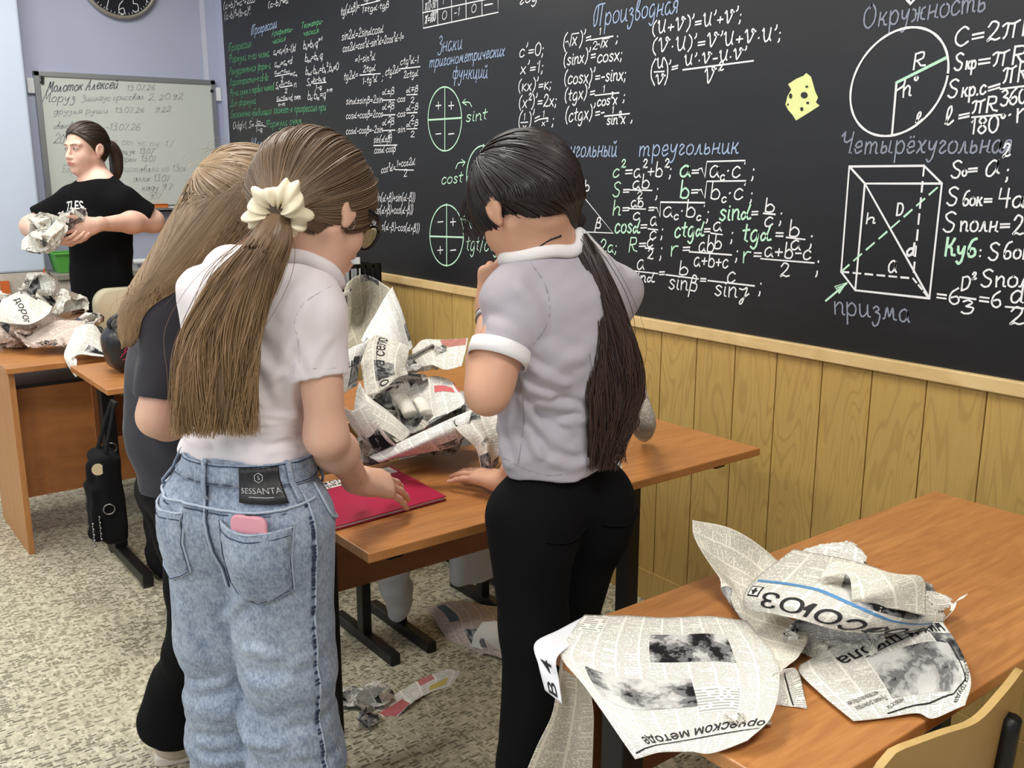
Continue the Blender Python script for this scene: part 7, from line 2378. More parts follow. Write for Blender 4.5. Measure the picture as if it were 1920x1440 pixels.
sh1.text('орческом методе', .99, .79, .20, .905, .058, bold=.012)
sh1.rule([(.99, .865), (.04, .985)], .006)
sh1.patch(.42, .16, .80, .38, photo_mat('press_photo_hall', 1.3, .52, 3.0), 'press_photo')
sh1.patch(.12, .50, .58, .70, photo_mat('press_photo_people', 4.1, .47, 2.2), 'press_photo')
# curled, pointed sheet standing beside it
g2 = [[atD(1296, 976, 1.615), atD(1360, 990, 1.63), atD(1430, 1030, 1.64), atD(1470, 1068, 1.63)],
      [atD(1300, 1012, 1.595), atD(1362, 1046, 1.60), atD(1420, 1084, 1.61), atD(1452, 1110, 1.61)],
      [atD(1330, 1068, 1.565), atD(1375, 1096, 1.57), atD(1425, 1120, 1.58), atD(1440, 1135, 1.60)],
      [atD(1378, 1130, 1.53), atD(1400, 1150, 1.525), atD(1440, 1165, 1.54), atD(1512, 1180, 1.58)],
      [atD(1408, 1196, 1.50), atD(1430, 1212, 1.49), atD(1465, 1222, 1.51), atD(1500, 1225, 1.545)],
      [atD(1440, 1262, 1.475), atD(1448, 1266, 1.46), atD(1464, 1268, 1.475), atD(1476, 1250, 1.50)]]
def above_desk(p, h=.004):
    """keep a point of a sheet from sinking into the desk top"""
    d = p - CPOS; d = d / d[2] * (TZ + h - CAM_H)
    return CPOS + d if p[2] < TZ + h else p
g2 = [[above_desk(p, .012 + .006 * i) for i, p in enumerate(rw)] for rw in g2]
sh2 = Sheet(g2, news_mat('newsprint_turned', 44.0, (240, 234, 218), .03, .05, .04), (.22, .40), 'newspaper sheet standing up in a pointed curl on the nearest desk', crease=.010, seed=8, uv0=(.3, .1), rot=1)
# its foot fans out on the desk
g2b = [[Zp(1448, 1262, .035), Zp(1466, 1255, .030), Zp(1486, 1252, .022)], [Zp(1440, 1290, .014), Zp(1470, 1280, .012), Zp(1500, 1262, .010)], [Zp(1446, 1316, .004), Zp(1480, 1322, .003), Zp(1514, 1326, .003)]]
sh2b = Sheet(g2b, NEWS[3], (.08, .08), 'small torn newspaper scrap with a black rule at the foot of the pointed curl', nu=18, nv=18, crease=.004, seed=4)
sh2b.rule([(.52, .1), (.62, .98)], .04)
# sheet with the masthead, upside down, draped over the pile
g3 = [[Zp(1490, 1040, .060), Zp(1560, 1050, .075), Zp(1640, 1066, .085), Zp(1712, 1092, .070), Zp(1762, 1125, .030)],
      [Zp(1428, 1084, .075), Zp(1540, 1098, .110), Zp(1640, 1120, .110), Zp(1720, 1144, .070), Zp(1772, 1150, .028)],
      [Zp(1400, 1116, .070), Zp(1500, 1130, .105), Zp(1620, 1160, .095), Zp(1710, 1172, .055), Zp(1766, 1164, .025)],
      [Zp(1404, 1142, .055), Zp(1490, 1160, .085), Zp(1580, 1182, .075), Zp(1680, 1186, .045), Zp(1768, 1172, .022)]]
sh3 = Sheet(g3, NEWS[0], (.36, .20), 'newspaper front page with a large upside-down masthead and blue rule, draped on the pile', crease=.007, seed=12, uv0=(.05, .3))
m_serif = None
sh3.text('ПРОФСОЮЗ', .97, .80, .10, .62, .24, 'masthead', bold=.01)
sh3.rule([(.02, .44), (.28, .46), (.60, .60), (.98, .64)], .035, m_blue)
sh3.patch(.34, .06, .80, .52, photo_mat('press_photo_crowd', 7.7, .56, 2.0), 'press_photo')
em = sh3.patch(.02, .54, .075, .72, m_ink, 'masthead_emblem', n=6)
sh3.patch(.026, .56, .069, .70, m_plainpaper, 'emblem_field', .0013, 6)
sh3.rule([(.047, .58), (.047, .69)], .012, lift=.0018); sh3.rule([(.034, .62), (.047, .67), (.060, .62)], .010, lift=.0018)
# rolled sheet on top of it
g4 = [[Zp(1532, 1076, .135), Zp(1560, 1048, .150), Zp(1600, 1050, .150)], [Zp(1590, 1072, .150), Zp(1640, 1062, .150), Zp(1665, 1068, .140)], [Zp(1600, 1120, .125), Zp(1680, 1100, .135), Zp(1736, 1080, .115)], [Zp(1602, 1140, .110), Zp(1690, 1145, .100), Zp(1742, 1150, .085)]]
sh4 = Sheet(g4, news_mat('newsprint_roll', 61.0, (244, 239, 222), 0.0, .06, .05), (.17, .20), 'newspaper scrap rolled over on top of the upside-down front page', crease=.004, seed=6, uv0=(.1, .1))
g4b = [[Zp(1725, 1082, .05), Zp(1752, 1100, .03)], [Zp(1730, 1110, .05), Zp(1758, 1108, .03)], [Zp(1736, 1140, .045), Zp(1790, 1130, .03)], [Zp(1740, 1152, .04), Zp(1778, 1160, .018)]]
Sheet(g4b, NEWS[2], (.06, .1), 'grey torn newspaper scrap peeking out from under the rolled scrap', nu=20, nv=20, crease=.004, seed=3, jag=.2)
tg = MB()
gt = spline([Zp(1766, 1166, .020), Zp(1780, 1150, .024), Zp(1788, 1132, .035), Zp(1806, 1122, .050)], 6)
tv = []; 
for p in gt: tv += [p, p + np.array([.004, .006, .008])]
tg.add(tv, [(2 * i, 2 * i + 1, 2 * i + 3, 2 * i + 2) for i in range(len(gt) - 1)])
to = tg.build('paper_strip', m_plainpaper, sh3.o, True); to.modifiers.new('t', 'SOLIDIFY').thickness = .0006
crumple('crumpled newspaper ball behind the upside-down front page on the nearest desk', Zp(1555, 1040, .045), (.060, .075, .032), (.30, .24), NEWS[2], 31, rest=TZ)
crumple('flattened newspaper wad underneath the front page, in the middle of the nearest desk', Zp(1560, 1190, .03), (.075, .11, .020), (.32, .26), NEWS[0], 33, rest=TZ)
# sheet with the school headline
g6 = [[Zp(1500, 1250, .004), Zp(1560, 1215, .012), Zp(1640, 1190, .020), Zp(1715, 1172, .028), Zp(1768, 1174, .034)],
      [Zp(1500, 1268, .004), Zp(1590, 1250, .008), Zp(1670, 1225, .012), Zp(1745, 1208, .018), Zp(1800, 1218, .030)],
      [Zp(1540, 1305, .004), Zp(1620, 1290, .006), Zp(1700, 1270, .008), Zp(1770, 1258, .014), Zp(1824, 1280, .028)],
      [Zp(1600, 1355, .003), Zp(1660, 1346, .004), Zp(1720, 1338, .006), Zp(1752, 1350, .006), Zp(1812, 1330, .020)]]
sh6 = Sheet(g6, NEWS[3], (.30, .22), 'newspaper sheet with an upside-down school headline and a photograph, nearest the plywood chair', crease=.005, seed=17, uv0=(.2, .2))
sh6.text('них и школа', .96, .02, .22, .18, .15, bold=.012)
sh6.rule([(.36, .30), (.80, .12)], .012)
sh6.patch(.36, .32, .92, .84, photo_mat('press_photo_skater', 2.2, .45, 2.2), 'press_photo')
sh6.rule([(.28, .97), (.66, .91), (.88, .86), (.955, .70), (.93, .30)], .012)
sh6.text('оплата труда', .985, .50, .90, .93, .055, 'small_heading')
sh6.text('Лучших директоров', .33, .80, .10, .86, .045, 'small_heading'); sh6.text('чествовали в Москве', .30, .74, .08, .80, .045, 'small_heading'); sh6.text('Новости', .42, .85, .30, .90, .045, 'small_heading')
# scraps peeping out below
for k, (x, y, h) in enumerate(((1392, 1362, .006), (1425, 1345, .006))):
    crumple('crinkled newspaper edge under the front corner of the large flat sheet' if k == 0 else 'second crinkled newspaper edge under the large flat sheet, closer to the curl', Zp(x, y, h), (.028, .020, .010), (.12, .08), NEWS[0], 41 + k, n=24, nf=14, rest=TZ)
# sheet hanging off the end of the nearest desk
g7 = [[atD(1052, 1236, 1.345), atD(1078, 1238, 1.345), atD(1098, 1252, 1.345)], [atD(1044, 1290, 1.338), atD(1078, 1292, 1.345), atD(1108, 1300, 1.34)],
      [atD(1034, 1340, 1.33), atD(1072, 1342, 1.342), atD(1113, 1340, 1.335)], [atD(1008, 1395, 1.318), atD(1062, 1396, 1.337), atD(1112, 1398, 1.33)],
      [atD(985, 1450, 1.308), atD(1050, 1452, 1.332), atD(1110, 1455, 1.326)], [atD(968, 1500, 1.30), atD(1045, 1502, 1.328), atD(1108, 1504, 1.322)]]
sh7 = Sheet(g7, news_mat('newsprint_hanging', 71.0, (222, 214, 196), 0.0, .06, .0), (.13, .28), 'newspaper sheet hanging down from the end of the nearest desk beside black trousers', crease=.006, seed=22, uv0=(.05, .1))
# folded desk card B4
m_card = plain('white_card', (232, 232, 238), .6)
cA0, cA1 = onz(1004, 1196, TZ + .0025), onz(1090, 1162, TZ + .0025)
zc = TZ + .0025
g8 = [[onz(1093, 1157, zc), onz(1112, 1178, zc)], [onz(1048, 1181, zc), onz(1078, 1205, zc)], [onz(1003, 1206, zc), onz(1044, 1234, zc)],
      [atD(1010, 1248, 1.352), atD(1048, 1276, 1.325)], [atD(1022, 1294, 1.335), atD(1054, 1320, 1.308)]]
sh8 = Sheet(g8, m_card, (.08, .16), 'white card marked B4 folded over the corner of the nearest desk', 'desk_card', nu=12, nv=30, cat='card', thick=.0008)
sh8.text('B 4', .80, .965, .76, .60, .26, 'card_lettering', bold=.006)
# ------------------------------------------------------------------ red folder on the middle desk
fd_ = thing('folder', onz(720, 935, TZ), 'dark red folder with a white strip lying on the middle desk under a hand', 'folder')
fA, fB, fC, fD = [onz(*q, TZ + .001) for q in ((612, 1000), (837, 938), (735, 882), (560, 930))]
fD = fA + (fC - fB)
def slab(name, z0, z1, mat, a=0., b=1., c=0., d=1., par=fd_, bev=.001):
    e1, e2 = fB - fA, fD - fA
    q = [fA + e1 * u + e2 * v for u, v in ((a, c), (b, c), (b, d), (a, d))]
    return MB().prism([p + Z3 * z0 for p in q], Z3, z1 - z0).build(name, mat, par, bevel=bev)
m_fold = plain('crimson_plastic', (176, 34, 72), .32, var=.06, scale=20)
slab('back_cover', .0005, .003, m_fold); slab('paper_stack', .0032, .0075, m_whitepl, .01, .99, .012, .98, bev=0); slab('front_cover', .0078, .0105, m_fold)
st_ = slab('title_strip', .0108, .0113, plain('white_label_strip', (232, 226, 222), .5), .0, .97, .82, .99, bev=0)
e1, e2 = fB - fA, fD - fA
for tx_, v_0 in (('ПОРТФОЛИО', .915), ('Распоряжения', .845)):
    text_mesh(tx_, .024, fA + e1 * .12 + e2 * v_0 + Z3 * .0122, unit(e1), unit(e2), m_ink, st_, 'strip_lettering', align='LEFT')

# ------------------------------------------------------------------ heap between the middle desk and the one behind it
D1 = lambda x, y, d=2.55: atD(x, y, d)
gm1 = [[D1(646, 535, 2.75), D1(668, 518, 2.72), D1(694, 517, 2.70), D1(734, 541, 2.62)],
       [D1(640, 600, 2.70), D1(672, 590, 2.80), D1(700, 560, 2.76), D1(740, 590, 2.58)],
       [D1(652, 650, 2.62), D1(676, 622, 2.74), D1(706, 612, 2.66), D1(752, 618, 2.55)],
       [D1(660, 680, 2.56), D1(690, 660, 2.60), D1(720, 650, 2.55), D1(766, 650, 2.52)]]
shm1 = Sheet(gm1, news_mat('newsprint_inside', 81.0, (206, 200, 182), .04, .05, .02), (.24, .34), 'tall grey inside of an opened newspaper sheet standing at the back of the heap', crease=.012, seed=51)
gm2 = [[D1(734, 541, 2.61), D1(716, 570, 2.56), D1(694, 610, 2.52), D1(680, 640, 2.50)],
       [D1(750, 580, 2.57), D1(735, 605, 2.51), D1(715, 632, 2.47), D1(692, 655, 2.46)],
       [D1(760, 620, 2.54), D1(745, 640, 2.48), D1(722, 655, 2.45), D1(700, 672, 2.44)],
       [D1(768, 654, 2.52), D1(752, 668, 2.47), D1(732, 684, 2.44), D1(712, 696, 2.43)]]
Sheet(gm2, NEWS[1], (.22, .24), 'bright folded-over flank of the tall newspaper sheet in the heap', crease=.006, seed=52, uv0=(.4, .5))
gm3 = [[D1(684, 640, 2.40), D1(702, 628, 2.42), D1(722, 632, 2.44), D1(750, 642, 2.44), D1(768, 650, 2.44)],
       [D1(676, 672, 2.36), D1(696, 655, 2.39), D1(716, 654, 2.40), D1(742, 664, 2.40), D1(766, 672, 2.42)],
       [D1(680, 704, 2.33), D1(698, 690, 2.35), D1(716, 690, 2.36), D1(740, 690, 2.36), D1(762, 688, 2.40)],
       [D1(684, 740, 2.30), D1(704, 738, 2.30), D1(726, 724, 2.32), D1(746, 708, 2.35), D1(766, 700, 2.38)]]
shm3 = Sheet(gm3, NEWS[0], (.20, .24), 'curved newspaper sheet with a sideways headline in the middle of the heap', crease=.008, seed=53, uv0=(.6, .1))
shm3.text('от на село', .56, .96, .56, .06, .20, bold=.008); shm3.rule([(.40, .05), (.36, .95)], .012)
gm4 = [[D1(768, 650, 2.72), D1(790, 632, 2.74), D1(830, 630, 2.74), D1(876, 627, 2.70)],
       [D1(772, 668, 2.64), D1(800, 656, 2.64), D1(836, 655, 2.62), D1(874, 652, 2.60)],
       [D1(786, 684, 2.56), D1(810, 680, 2.52), D1(836, 692, 2.48), D1(866, 686, 2.50)]]
shm4 = Sheet(gm4, NEWS[2], (.24, .18), 'newspaper page with a reddish photograph curling at the heap right', crease=.008, seed=54, uv0=(.0, .55))
shm4.patch(.62, .02, .98, .36, plain('red_brown_photo', (178, 116, 104), .8, var=.3, scale=50), 'colour_photo')
gm5 = [[D1(640, 762, 2.27), D1(662, 770, 2.24), D1(690, 758, 2.22)], [D1(655, 800, 2.26), D1(685, 810, 2.20), D1(706, 790, 2.18)],
       [D1(678, 830, 2.24), D1(705, 845, 2.19), D1(728, 822, 2.16)], [D1(702, 852, 2.24), D1(728, 846, 2.20), D1(750, 842, 2.17)]]
shm5 = Sheet(gm5, NEWS[3], (.16, .26), 'newspaper page with a dark photograph hanging at the left front of the heap', crease=.006, seed=55, uv0=(.1, .3))
shm5.patch(.22, .42, .92, .93, photo_mat('press_photo_worker', 9.4, .56, 2.2), 'press_photo')
gm6 = [[D1(676, 716, 2.34), D1(668, 745, 2.32), D1(662, 772, 2.28)], [D1(690, 742, 2.30), D1(700, 765, 2.25), D1(690, 790, 2.22)],
       [D1(730, 772, 2.26), D1(742, 790, 2.21), D1(724, 806, 2.18)], [D1(762, 800, 2.24), D1(770, 812, 2.20), D1(756, 824, 2.17)]]
Sheet(gm6, NEWS[3], (.14, .26), 'long folded newspaper strip running down the heap from the sideways headline', crease=.004, seed=56, uv0=(.3, .7))
gm7 = [[D1(720, 742, 2.50), D1(770, 722, 2.54), D1(815, 712, 2.56), D1(850, 730, 2.50)],
       [D1(740, 762, 2.42), D1(785, 760, 2.46), D1(820, 748, 2.46), D1(868, 748, 2.42)],
       [D1(750, 795, 2.32), D1(790, 800, 2.36), D1(830, 785, 2.34), D1(876, 762, 2.32)],
       [D1(745, 806, 2.26), D1(790, 812, 2.24), D1(830, 790, 2.24), D1(868, 772, 2.26)]]
shm7 = Sheet(gm7, NEWS[5], (.28, .26), 'white newspaper page dished like a bowl in the front of the heap', crease=.014, seed=57, uv0=(.2, .2))
shm7.patch(.66, .18, .92, .30, plain('pink_red_ink', (206, 104, 108), .8), 'red_heading')
gm8 = [[D1(694, 858, 2.20), D1(760, 828, 2.17), D1(830, 795, 2.18), D1(888, 772, 2.20)],
       [D1(712, 866, 2.17), D1(770, 842, 2.13), D1(835, 812, 2.14), D1(880, 792, 2.16)],
       [D1(730, 858, 2.19), D1(790, 850, 2.17), D1(850, 838, 2.16), D1(872, 820, 2.16)]]
Sheet(gm8, NEWS[1], (.30, .10), 'rolled newspaper lying along the front of the heap at the middle desk far edge', crease=.004, seed=58, uv0=(.1, .6))
gm9 = [[D1(700, 856, 2.24), D1(740, 846, 2.24)], [D1(694, 860, 2.22), D1(720, 862, 2.19)]]
Sheet(gm9, m_plainpaper, (.1, .04), 'blank white newspaper margin at the front tip of the heap', nu=10, nv=8, crease=.002, seed=2)
# red-edged sheet drooping on the desk beside the grey tee
gma = [[D1(846, 792, 2.16), D1(872, 770, 2.20), D1(905, 765, 2.22), D1(944, 748, 2.24)],
       [D1(862, 812, 2.13), D1(892, 800, 2.14), D1(915, 790, 2.18), D1(948, 785, 2.20)],
       [D1(890, 838, 2.12), D1(908, 826, 2.11), D1(925, 820, 2.14), D1(950, 815, 2.18)],
       [D1(900, 866, 2.12), D1(914, 862, 2.09), D1(926, 858, 2.11), D1(944, 850, 2.14)],
       [D1(906, 896, 2.14), D1(918, 892, 2.11), D1(928, 884, 2.12), D1(942, 870, 2.14)]]
sha = Sheet(gma, NEWS[2], (.16, .28), 'crumpled newspaper sheet drooping onto the middle desk beside the grey T-shirt', crease=.016, seed=61, uv0=(.5, .1))
sha.text('спец', .20, .56, .52, .50, .07)
for k, (x, y, d, rad, sz, m, lb) in enumerate(((742, 742, 2.46, (.10, .13, .05), (.42, .36), 2, 'dark crumpled newspaper wad in the hollow of the heap'), (806, 800, 2.40, (.16, .17, .06), (.5, .4), 0, 'crumpled newspaper wad beneath the bowl-shaped page'),
        (735, 830, 2.32, (.12, .14, .05), (.4, .3), 2, 'crumpled newspaper wad beneath the rolled newspaper'), (800, 672, 2.62, (.07, .09, .05), (.3, .26), 1, 'small crumpled newspaper wad under the page with the reddish photograph'),
        (905, 790, 2.26, (.07, .08, .05), (.3, .26), 2, 'crumpled black and white newspaper wad at the elbow of the grey T-shirt'))):
    crumple(lb, D1(x, y, d), rad, sz, NEWS[m], 70 + k)
for k, (x, y, x2, y2, d) in enumerate(((748, 745, 770, 778, 2.40), (785, 752, 800, 775, 2.40))):
    a_, b_ = D1(x, y, d), D1(x2, y2, d - .05)
    o = MB().tube(spline([a_, (a_ + b_) / 2 + Z3 * .006, b_], 5), .020 - .003 * k, 10, True, .7).build('rolled_paper', m_plainpaper, None, True)
    tag(o, 'white %s rolled paper end inside the bowl-shaped page' % ('longer' if k == 0 else 'shorter'), 'paper')
gmb = [[D1(640, 660, 2.30), D1(668, 648, 2.34), D1(690, 640, 2.36)], [D1(636, 690, 2.24), D1(660, 690, 2.28), D1(676, 690, 2.32)], [D1(640, 742, 2.20), D1(656, 732, 2.24), D1(672, 722, 2.28)]]
shb = Sheet(gmb, NEWS[1], (.14, .2), 'newspaper page with bold print just right of the white T-shirt sleeve', crease=.006, seed=63, uv0=(.1, .1))
shb.text('тша', .15, .52, .85, .40, .18, bold=.01)
gmc = [[D1(646, 640, 2.60), D1(660, 600, 2.70), D1(665, 540, 2.74)], [D1(640, 650, 2.50), D1(648, 600, 2.58), D1(650, 548, 2.62)]]
shc = Sheet(gmc, NEWS[0], (.2, .1), 'narrow newspaper edge at the left side of the heap', nu=20, nv=12, crease=.004, seed=64)
# roll behind the black trousers, standing on the middle desk
a_, b_ = onz(1206, 822, TZ + .03), None
rl_ = MB().tube(spline([onz(1208, 818, TZ + .024), atD(1204, 790, 2.02), atD(1192, 755, 2.02), atD(1182, 716, 2.04)], 6), [.016, .020, .024, .026, .028, .030] + [.030] * 13, 18).build('newspaper_roll', None, None, True)
rl_.data.materials.append(news_mat('newsprint_rolled', 91.0, (206, 196, 182), 0, .05, .2)); 
uvl = rl_.data.uv_layers.new(name='UVMap')
for lp in rl_.data.loops:
    c = rl_.data.vertices[lp.vertex_index].co; uvl.data[lp.index].uv = (c[0] * .9 + c[1] * .4 + 3, c[2] + 1)
tag(rl_, 'newspaper roll standing on the right part of the middle desk behind long dark hair', 'newspaper')
gmd = [[atD(1150, 800, 1.97), atD(1166, 802, 1.97)], [atD(1146, 840, 1.95), atD(1162, 850, 1.94)], [atD(1152, 880, 1.93), atD(1168, 892, 1.91)]]
Sheet(gmd, m_plainpaper, (.05, .12), 'white paper scrap on the middle desk right of the black trousers', 'paper_scrap', nu=8, nv=14, crease=.003, seed=9, cat='paper')

# ------------------------------------------------------------------ heap on the teacher's desk
for k, (x, y, d, rad, sz, m, lb) in enumerate((
        (50, 610, 4.02, (.20, .25, .085), (.62, .5), 4, 'broad brownish crumpled newspaper at the base of the heap on the teacher desk'),
        (120, 628, 3.86, (.15, .20, .06), (.5, .42), 4, 'pinkish crumpled newspaper at the front of the heap on the teacher desk'),
        (14, 632, 3.92, (.13, .15, .06), (.4, .34), 4, 'crumpled newspaper at the left end of the heap on the teacher desk'))):
    crumple(lb, D1(x, y, d), rad, sz, NEWS[m], 110 + k, rest=TZ if k != 1 else None)
for k, (x, y, d, rad, sz, m, lb) in enumerate((
        (45, 562, 4.10, (.14, .17, .08), (.5, .4), 3, 'cream crumpled newspaper with big print on top of the left heap'),
        (70, 540, 4.20, (.09, .11, .06), (.36, .3), 3, 'white crumpled newspaper at the top of the left heap in front of the set square'),
        (130, 572, 4.06, (.09, .10, .075), (.36, .3), 3, 'pale crumpled newspaper peak at the right of the left heap'),
        (165, 615, 3.90, (.09, .10, .05), (.34, .28), 2, 'dark printed crumpled newspaper beside the black handbag'))):
    crumple(lb, D1(x, y, d), rad, sz, NEWS[m], 120 + k)
gl1 = [[D1(2, 560, 3.92), D1(40, 545, 3.95), D1(78, 560, 3.96), D1(100, 575, 3.98)], [D1(-2, 585, 3.86), D1(35, 578, 3.86), D1(75, 590, 3.86), D1(98, 578, 3.92)],
       [D1(4, 604, 3.84), D1(30, 610, 3.82), D1(60, 612, 3.80), D1(90, 596, 3.86)]]
shl = Sheet(gl1, NEWS[0], (.30, .22), 'newspaper sheet with an arc of bold print curling over the left heap', crease=.016, seed=131, uv0=(.1, .9))
shl.text('дорог', .22, .18, .52, .95, .16, bold=.01)
gl2 = [[D1(138, 612, 3.82), D1(160, 604, 3.82), D1(182, 608, 3.84), D1(196, 632, 3.82)],
       [D1(130, 634, 3.74), D1(155, 630, 3.74), D1(180, 640, 3.74), D1(200, 664, 3.72)],
       [D1(120, 660, 3.66), D1(140, 660, 3.66), D1(165, 662, 3.68), D1(202, 668, 3.66)],
       [D1(122, 678, 3.62), D1(134, 676, 3.60), D1(138, 668, 3.62), D1(140, 664, 3.64)],
       [D1(138, 706, 3.58), D1(141, 706, 3.57), D1(141, 690, 3.58), D1(140, 674, 3.60)]]
shl2 = Sheet(gl2, NEWS[3], (.24, .24), 'white newspaper sheet drooping over the edge between the two desks on the left', crease=.008, seed=133, uv0=(.7, .2))
shl2.patch(.55, .34, .92, .48, photo_mat('press_photo_small', 5.5, .52, 2.2), 'press_photo')

# ------------------------------------------------------------------ in the arms of the person in black
hx = lambda x, y, d=-.40: atD(x, y, AD + d)
for k, (x, y, d, rad, sz, m, lb) in enumerate(((88, 440, -.46, (.11, .12, .075), (.4, .34), 0, 'crumpled newspaper held low in the right hand of the person in black'),
        (105, 418, -.38, (.12, .12, .06), (.42, .34), 3, 'crumpled newspaper held against the chest of the person in black'),
        (140, 412, -.36, (.07, .07, .06), (.3, .26), 2, 'dark printed newspaper wad under the left hand of the person in black'),
        (70, 452, -.50, (.07, .08, .05), (.28, .24), 3, 'pale newspaper tip hanging lowest in the arms of the person in black'))):
    crumple(lb, hx(x, y, d), rad, sz, NEWS[m], 140 + k)

# ------------------------------------------------------------------ on the floor
F0 = lambda x, y, h=.004: onz(x, y, h)
gf1 = [[F0(690, 1322, .010), F0(742, 1295, .020), F0(800, 1262, .012), F0(850, 1246, .010)], [F0(706, 1335, .014), F0(752, 1310, .010), F0(806, 1278, .010), F0(868, 1252, .006)],
       [F0(734, 1349, .004), F0(766, 1318, .022), F0(806, 1300, .006), F0(850, 1284, .004)]]
shf = Sheet(gf1, NEWS[5], (.30, .14), 'torn strip of newspaper with pink print lying on the floor between the two standing people', crease=.006, seed=151, uv0=(.3, .3), jag=.06)
shf.patch(.05, .45, .36, .95, plain('pink_print', (196, 108, 112), .8, var=.2, scale=40), 'pink_block'); shf.patch(.66, .62, .86, .86, plain('yellow_print', (206, 190, 110), .8), 'yellow_block')
crumple('crumpled newspaper ball on the floor at the left end of the torn strip', F0(700, 1292, .05), (.055, .06, .035), (.26, .22), NEWS[3], 152, rest=0)
crumple('smaller crumpled newspaper ball on the floor nearest the blue jeans', F0(690, 1340, .03), (.035, .04, .024), (.2, .16), NEWS[2], 153, rest=0)
crumple('flat crumpled newspaper scrap on the floor half hidden by the blue jeans', F0(662, 1300, .03), (.045, .05, .022), (.2, .18), NEWS[2], 154, rest=0)
gf2 = [[F0(792, 1135, .03), F0(830, 1122, .06), F0(880, 1122, .07), F0(936, 1130, .05)], [F0(815, 1160, .02), F0(860, 1150, .05), F0(900, 1150, .05), F0(950, 1160, .04)],
       [F0(835, 1192, .012), F0(870, 1185, .030), F0(905, 1185, .060), F0(955, 1190, .05)], [F0(866, 1218, .006), F0(890, 1222, .008), F0(920, 1228, .010), F0(960, 1240, .008)]]
shg = Sheet(gf2, NEWS[4], (.30, .26), 'large newspaper sheet lying on the floor under the middle desk', crease=.020, seed=155, uv0=(.2, .6))
shg.patch(.16, .05, .30, .45, plain('grey_blue_print', (92, 112, 120), .8, var=.2, scale=30), 'blue_block')
gf3 = [[F0(905, 1165, .09), F0(950, 1170, .08)], [F0(890, 1190, .05), F0(945, 1195, .07)], [F0(885, 1212, .012), F0(950, 1225, .012)]]
Sheet(gf3, m_plainpaper, (.1, .12), 'folded blank newspaper flap on the floor next to the black trousers', nu=16, nv=16, crease=.01, seed=156)
# ================================================================== bags, jacket, bottle, basket
m_bag = tee_mat('black_canvas', (19, 19, 21), .9)
m_bagl = plain('black_leatherette', (22, 21, 23), .38, var=.1, scale=30, bump=.1)
Mx = np.eye(3)
# handbag on the first desk
hb_c = onz(240, 690, TZ) ; hb_c = np.array([-3.62, 1.02, TZ])
hb = thing('handbag', hb_c, 'black rounded handbag with pink stitching on the desk beside the left heap', 'bag')
H_ = Field(); H_.rbox(hb_c + Z3 * .085, (.085, .11, .083), Mx, .05, .03); H_.cone(hb_c + Z3 * .12 - np.array([0, .06, 0]), hb_c + Z3 * .19 - np.array([0, .03, 0]), .05, .03, .05)
hf = folds(161, 6, .010, 25, 60); H_.disp = lambda P: -hf(P); H_.dmax = .015
H_.cut(hb_c + Z3 * .001, (0, 0, -1))
field_obj('bag_body', H_, .005, m_bagl, hb)
MB().tube(spline([hb_c + np.array([.02, -.085, .15]), hb_c + np.array([.03, -.10, .19]), hb_c + np.array([.02, -.05, .215]), hb_c + np.array([.0, .02, .19])], 6), .009, 8, True, .5).build('bag_handle', m_bagl, hb, True)
pst = MB()
rs = np.random.RandomState(5)
for i in range(9):
    a = np.array([hb_c[0] + .0, hb_c[1] - .03 + rs.uniform(-.03, .03), hb_c[2] + rs.uniform(.03, .10)])
    p = [on_field(H_, a + np.array([0, t * rs.uniform(.02, .05), t * rs.uniform(.01, .05)]), unit(CPOS * [1, 1, 0] - hb_c * [1, 1, 0]), .25, .001) for t in np.linspace(0, 1, 5)]
    pst.tube(p, .0012, 4)
pst.build('pink_stitching', plain('pink_thread', (206, 60, 110), .6), hb)
MB().cyl(on_field(H_, hb_c + np.array([0, -.05, .15]), (.8, -.5, 0), .25, 0), on_field(H_, hb_c + np.array([0, -.05, .15]), (.8, -.5, 0), .25, .004), .006, 12).build('snap_button', m_bolt, hb)
# bottle
bo = thing('bottle', (-3.78, 1.10, TZ), 'clear plastic bottle with white cap standing behind the black handbag', 'bottle')
def lathe(prof, c, n=24):
    V = []; F = []
    for r_, z in prof:
        for k in range(n): V.append((c[0] + r_ * math.cos(2 * pi * k / n), c[1] + r_ * math.sin(2 * pi * k / n), c[2] + z))
    for i in range(len(prof) - 1):
        for k in range(n): F.append((i * n + k, i * n + (k + 1) % n, (i + 1) * n + (k + 1) % n, (i + 1) * n + k))
    return V, F
tg_ = NT('clear_plastic', .08, .5); tg_.color((.95, .95, .93, 1)); tg_.b.inputs['Transmission Weight'].default_value = .92; tg_.b.inputs['IOR'].default_value = 1.2
V, F = lathe([(0, .001), (.030, .001), (.032, .01), (.032, .10), (.030, .11), (.032, .12), (.032, .15), (.022, .185), (.014, .20), (.014, .215), (0, .215)], (-3.78, 1.10, TZ))
mesh_obj('bottle_body', V, F, tg_.m, bo, True)
V, F = lathe([(0, .235), (.016, .235), (.017, .216), (.017, .205), (.0145, .205)], (-3.78, 1.10, TZ)); mesh_obj('cap', V, F, m_whitepl, bo, True)
V, F = lathe([(.0326, .045), (.0326, .10)], (-3.78, 1.10, TZ)); mesh_obj('bottle_label', V, F, plain('pink_label', (214, 178, 170), .5), bo, True)
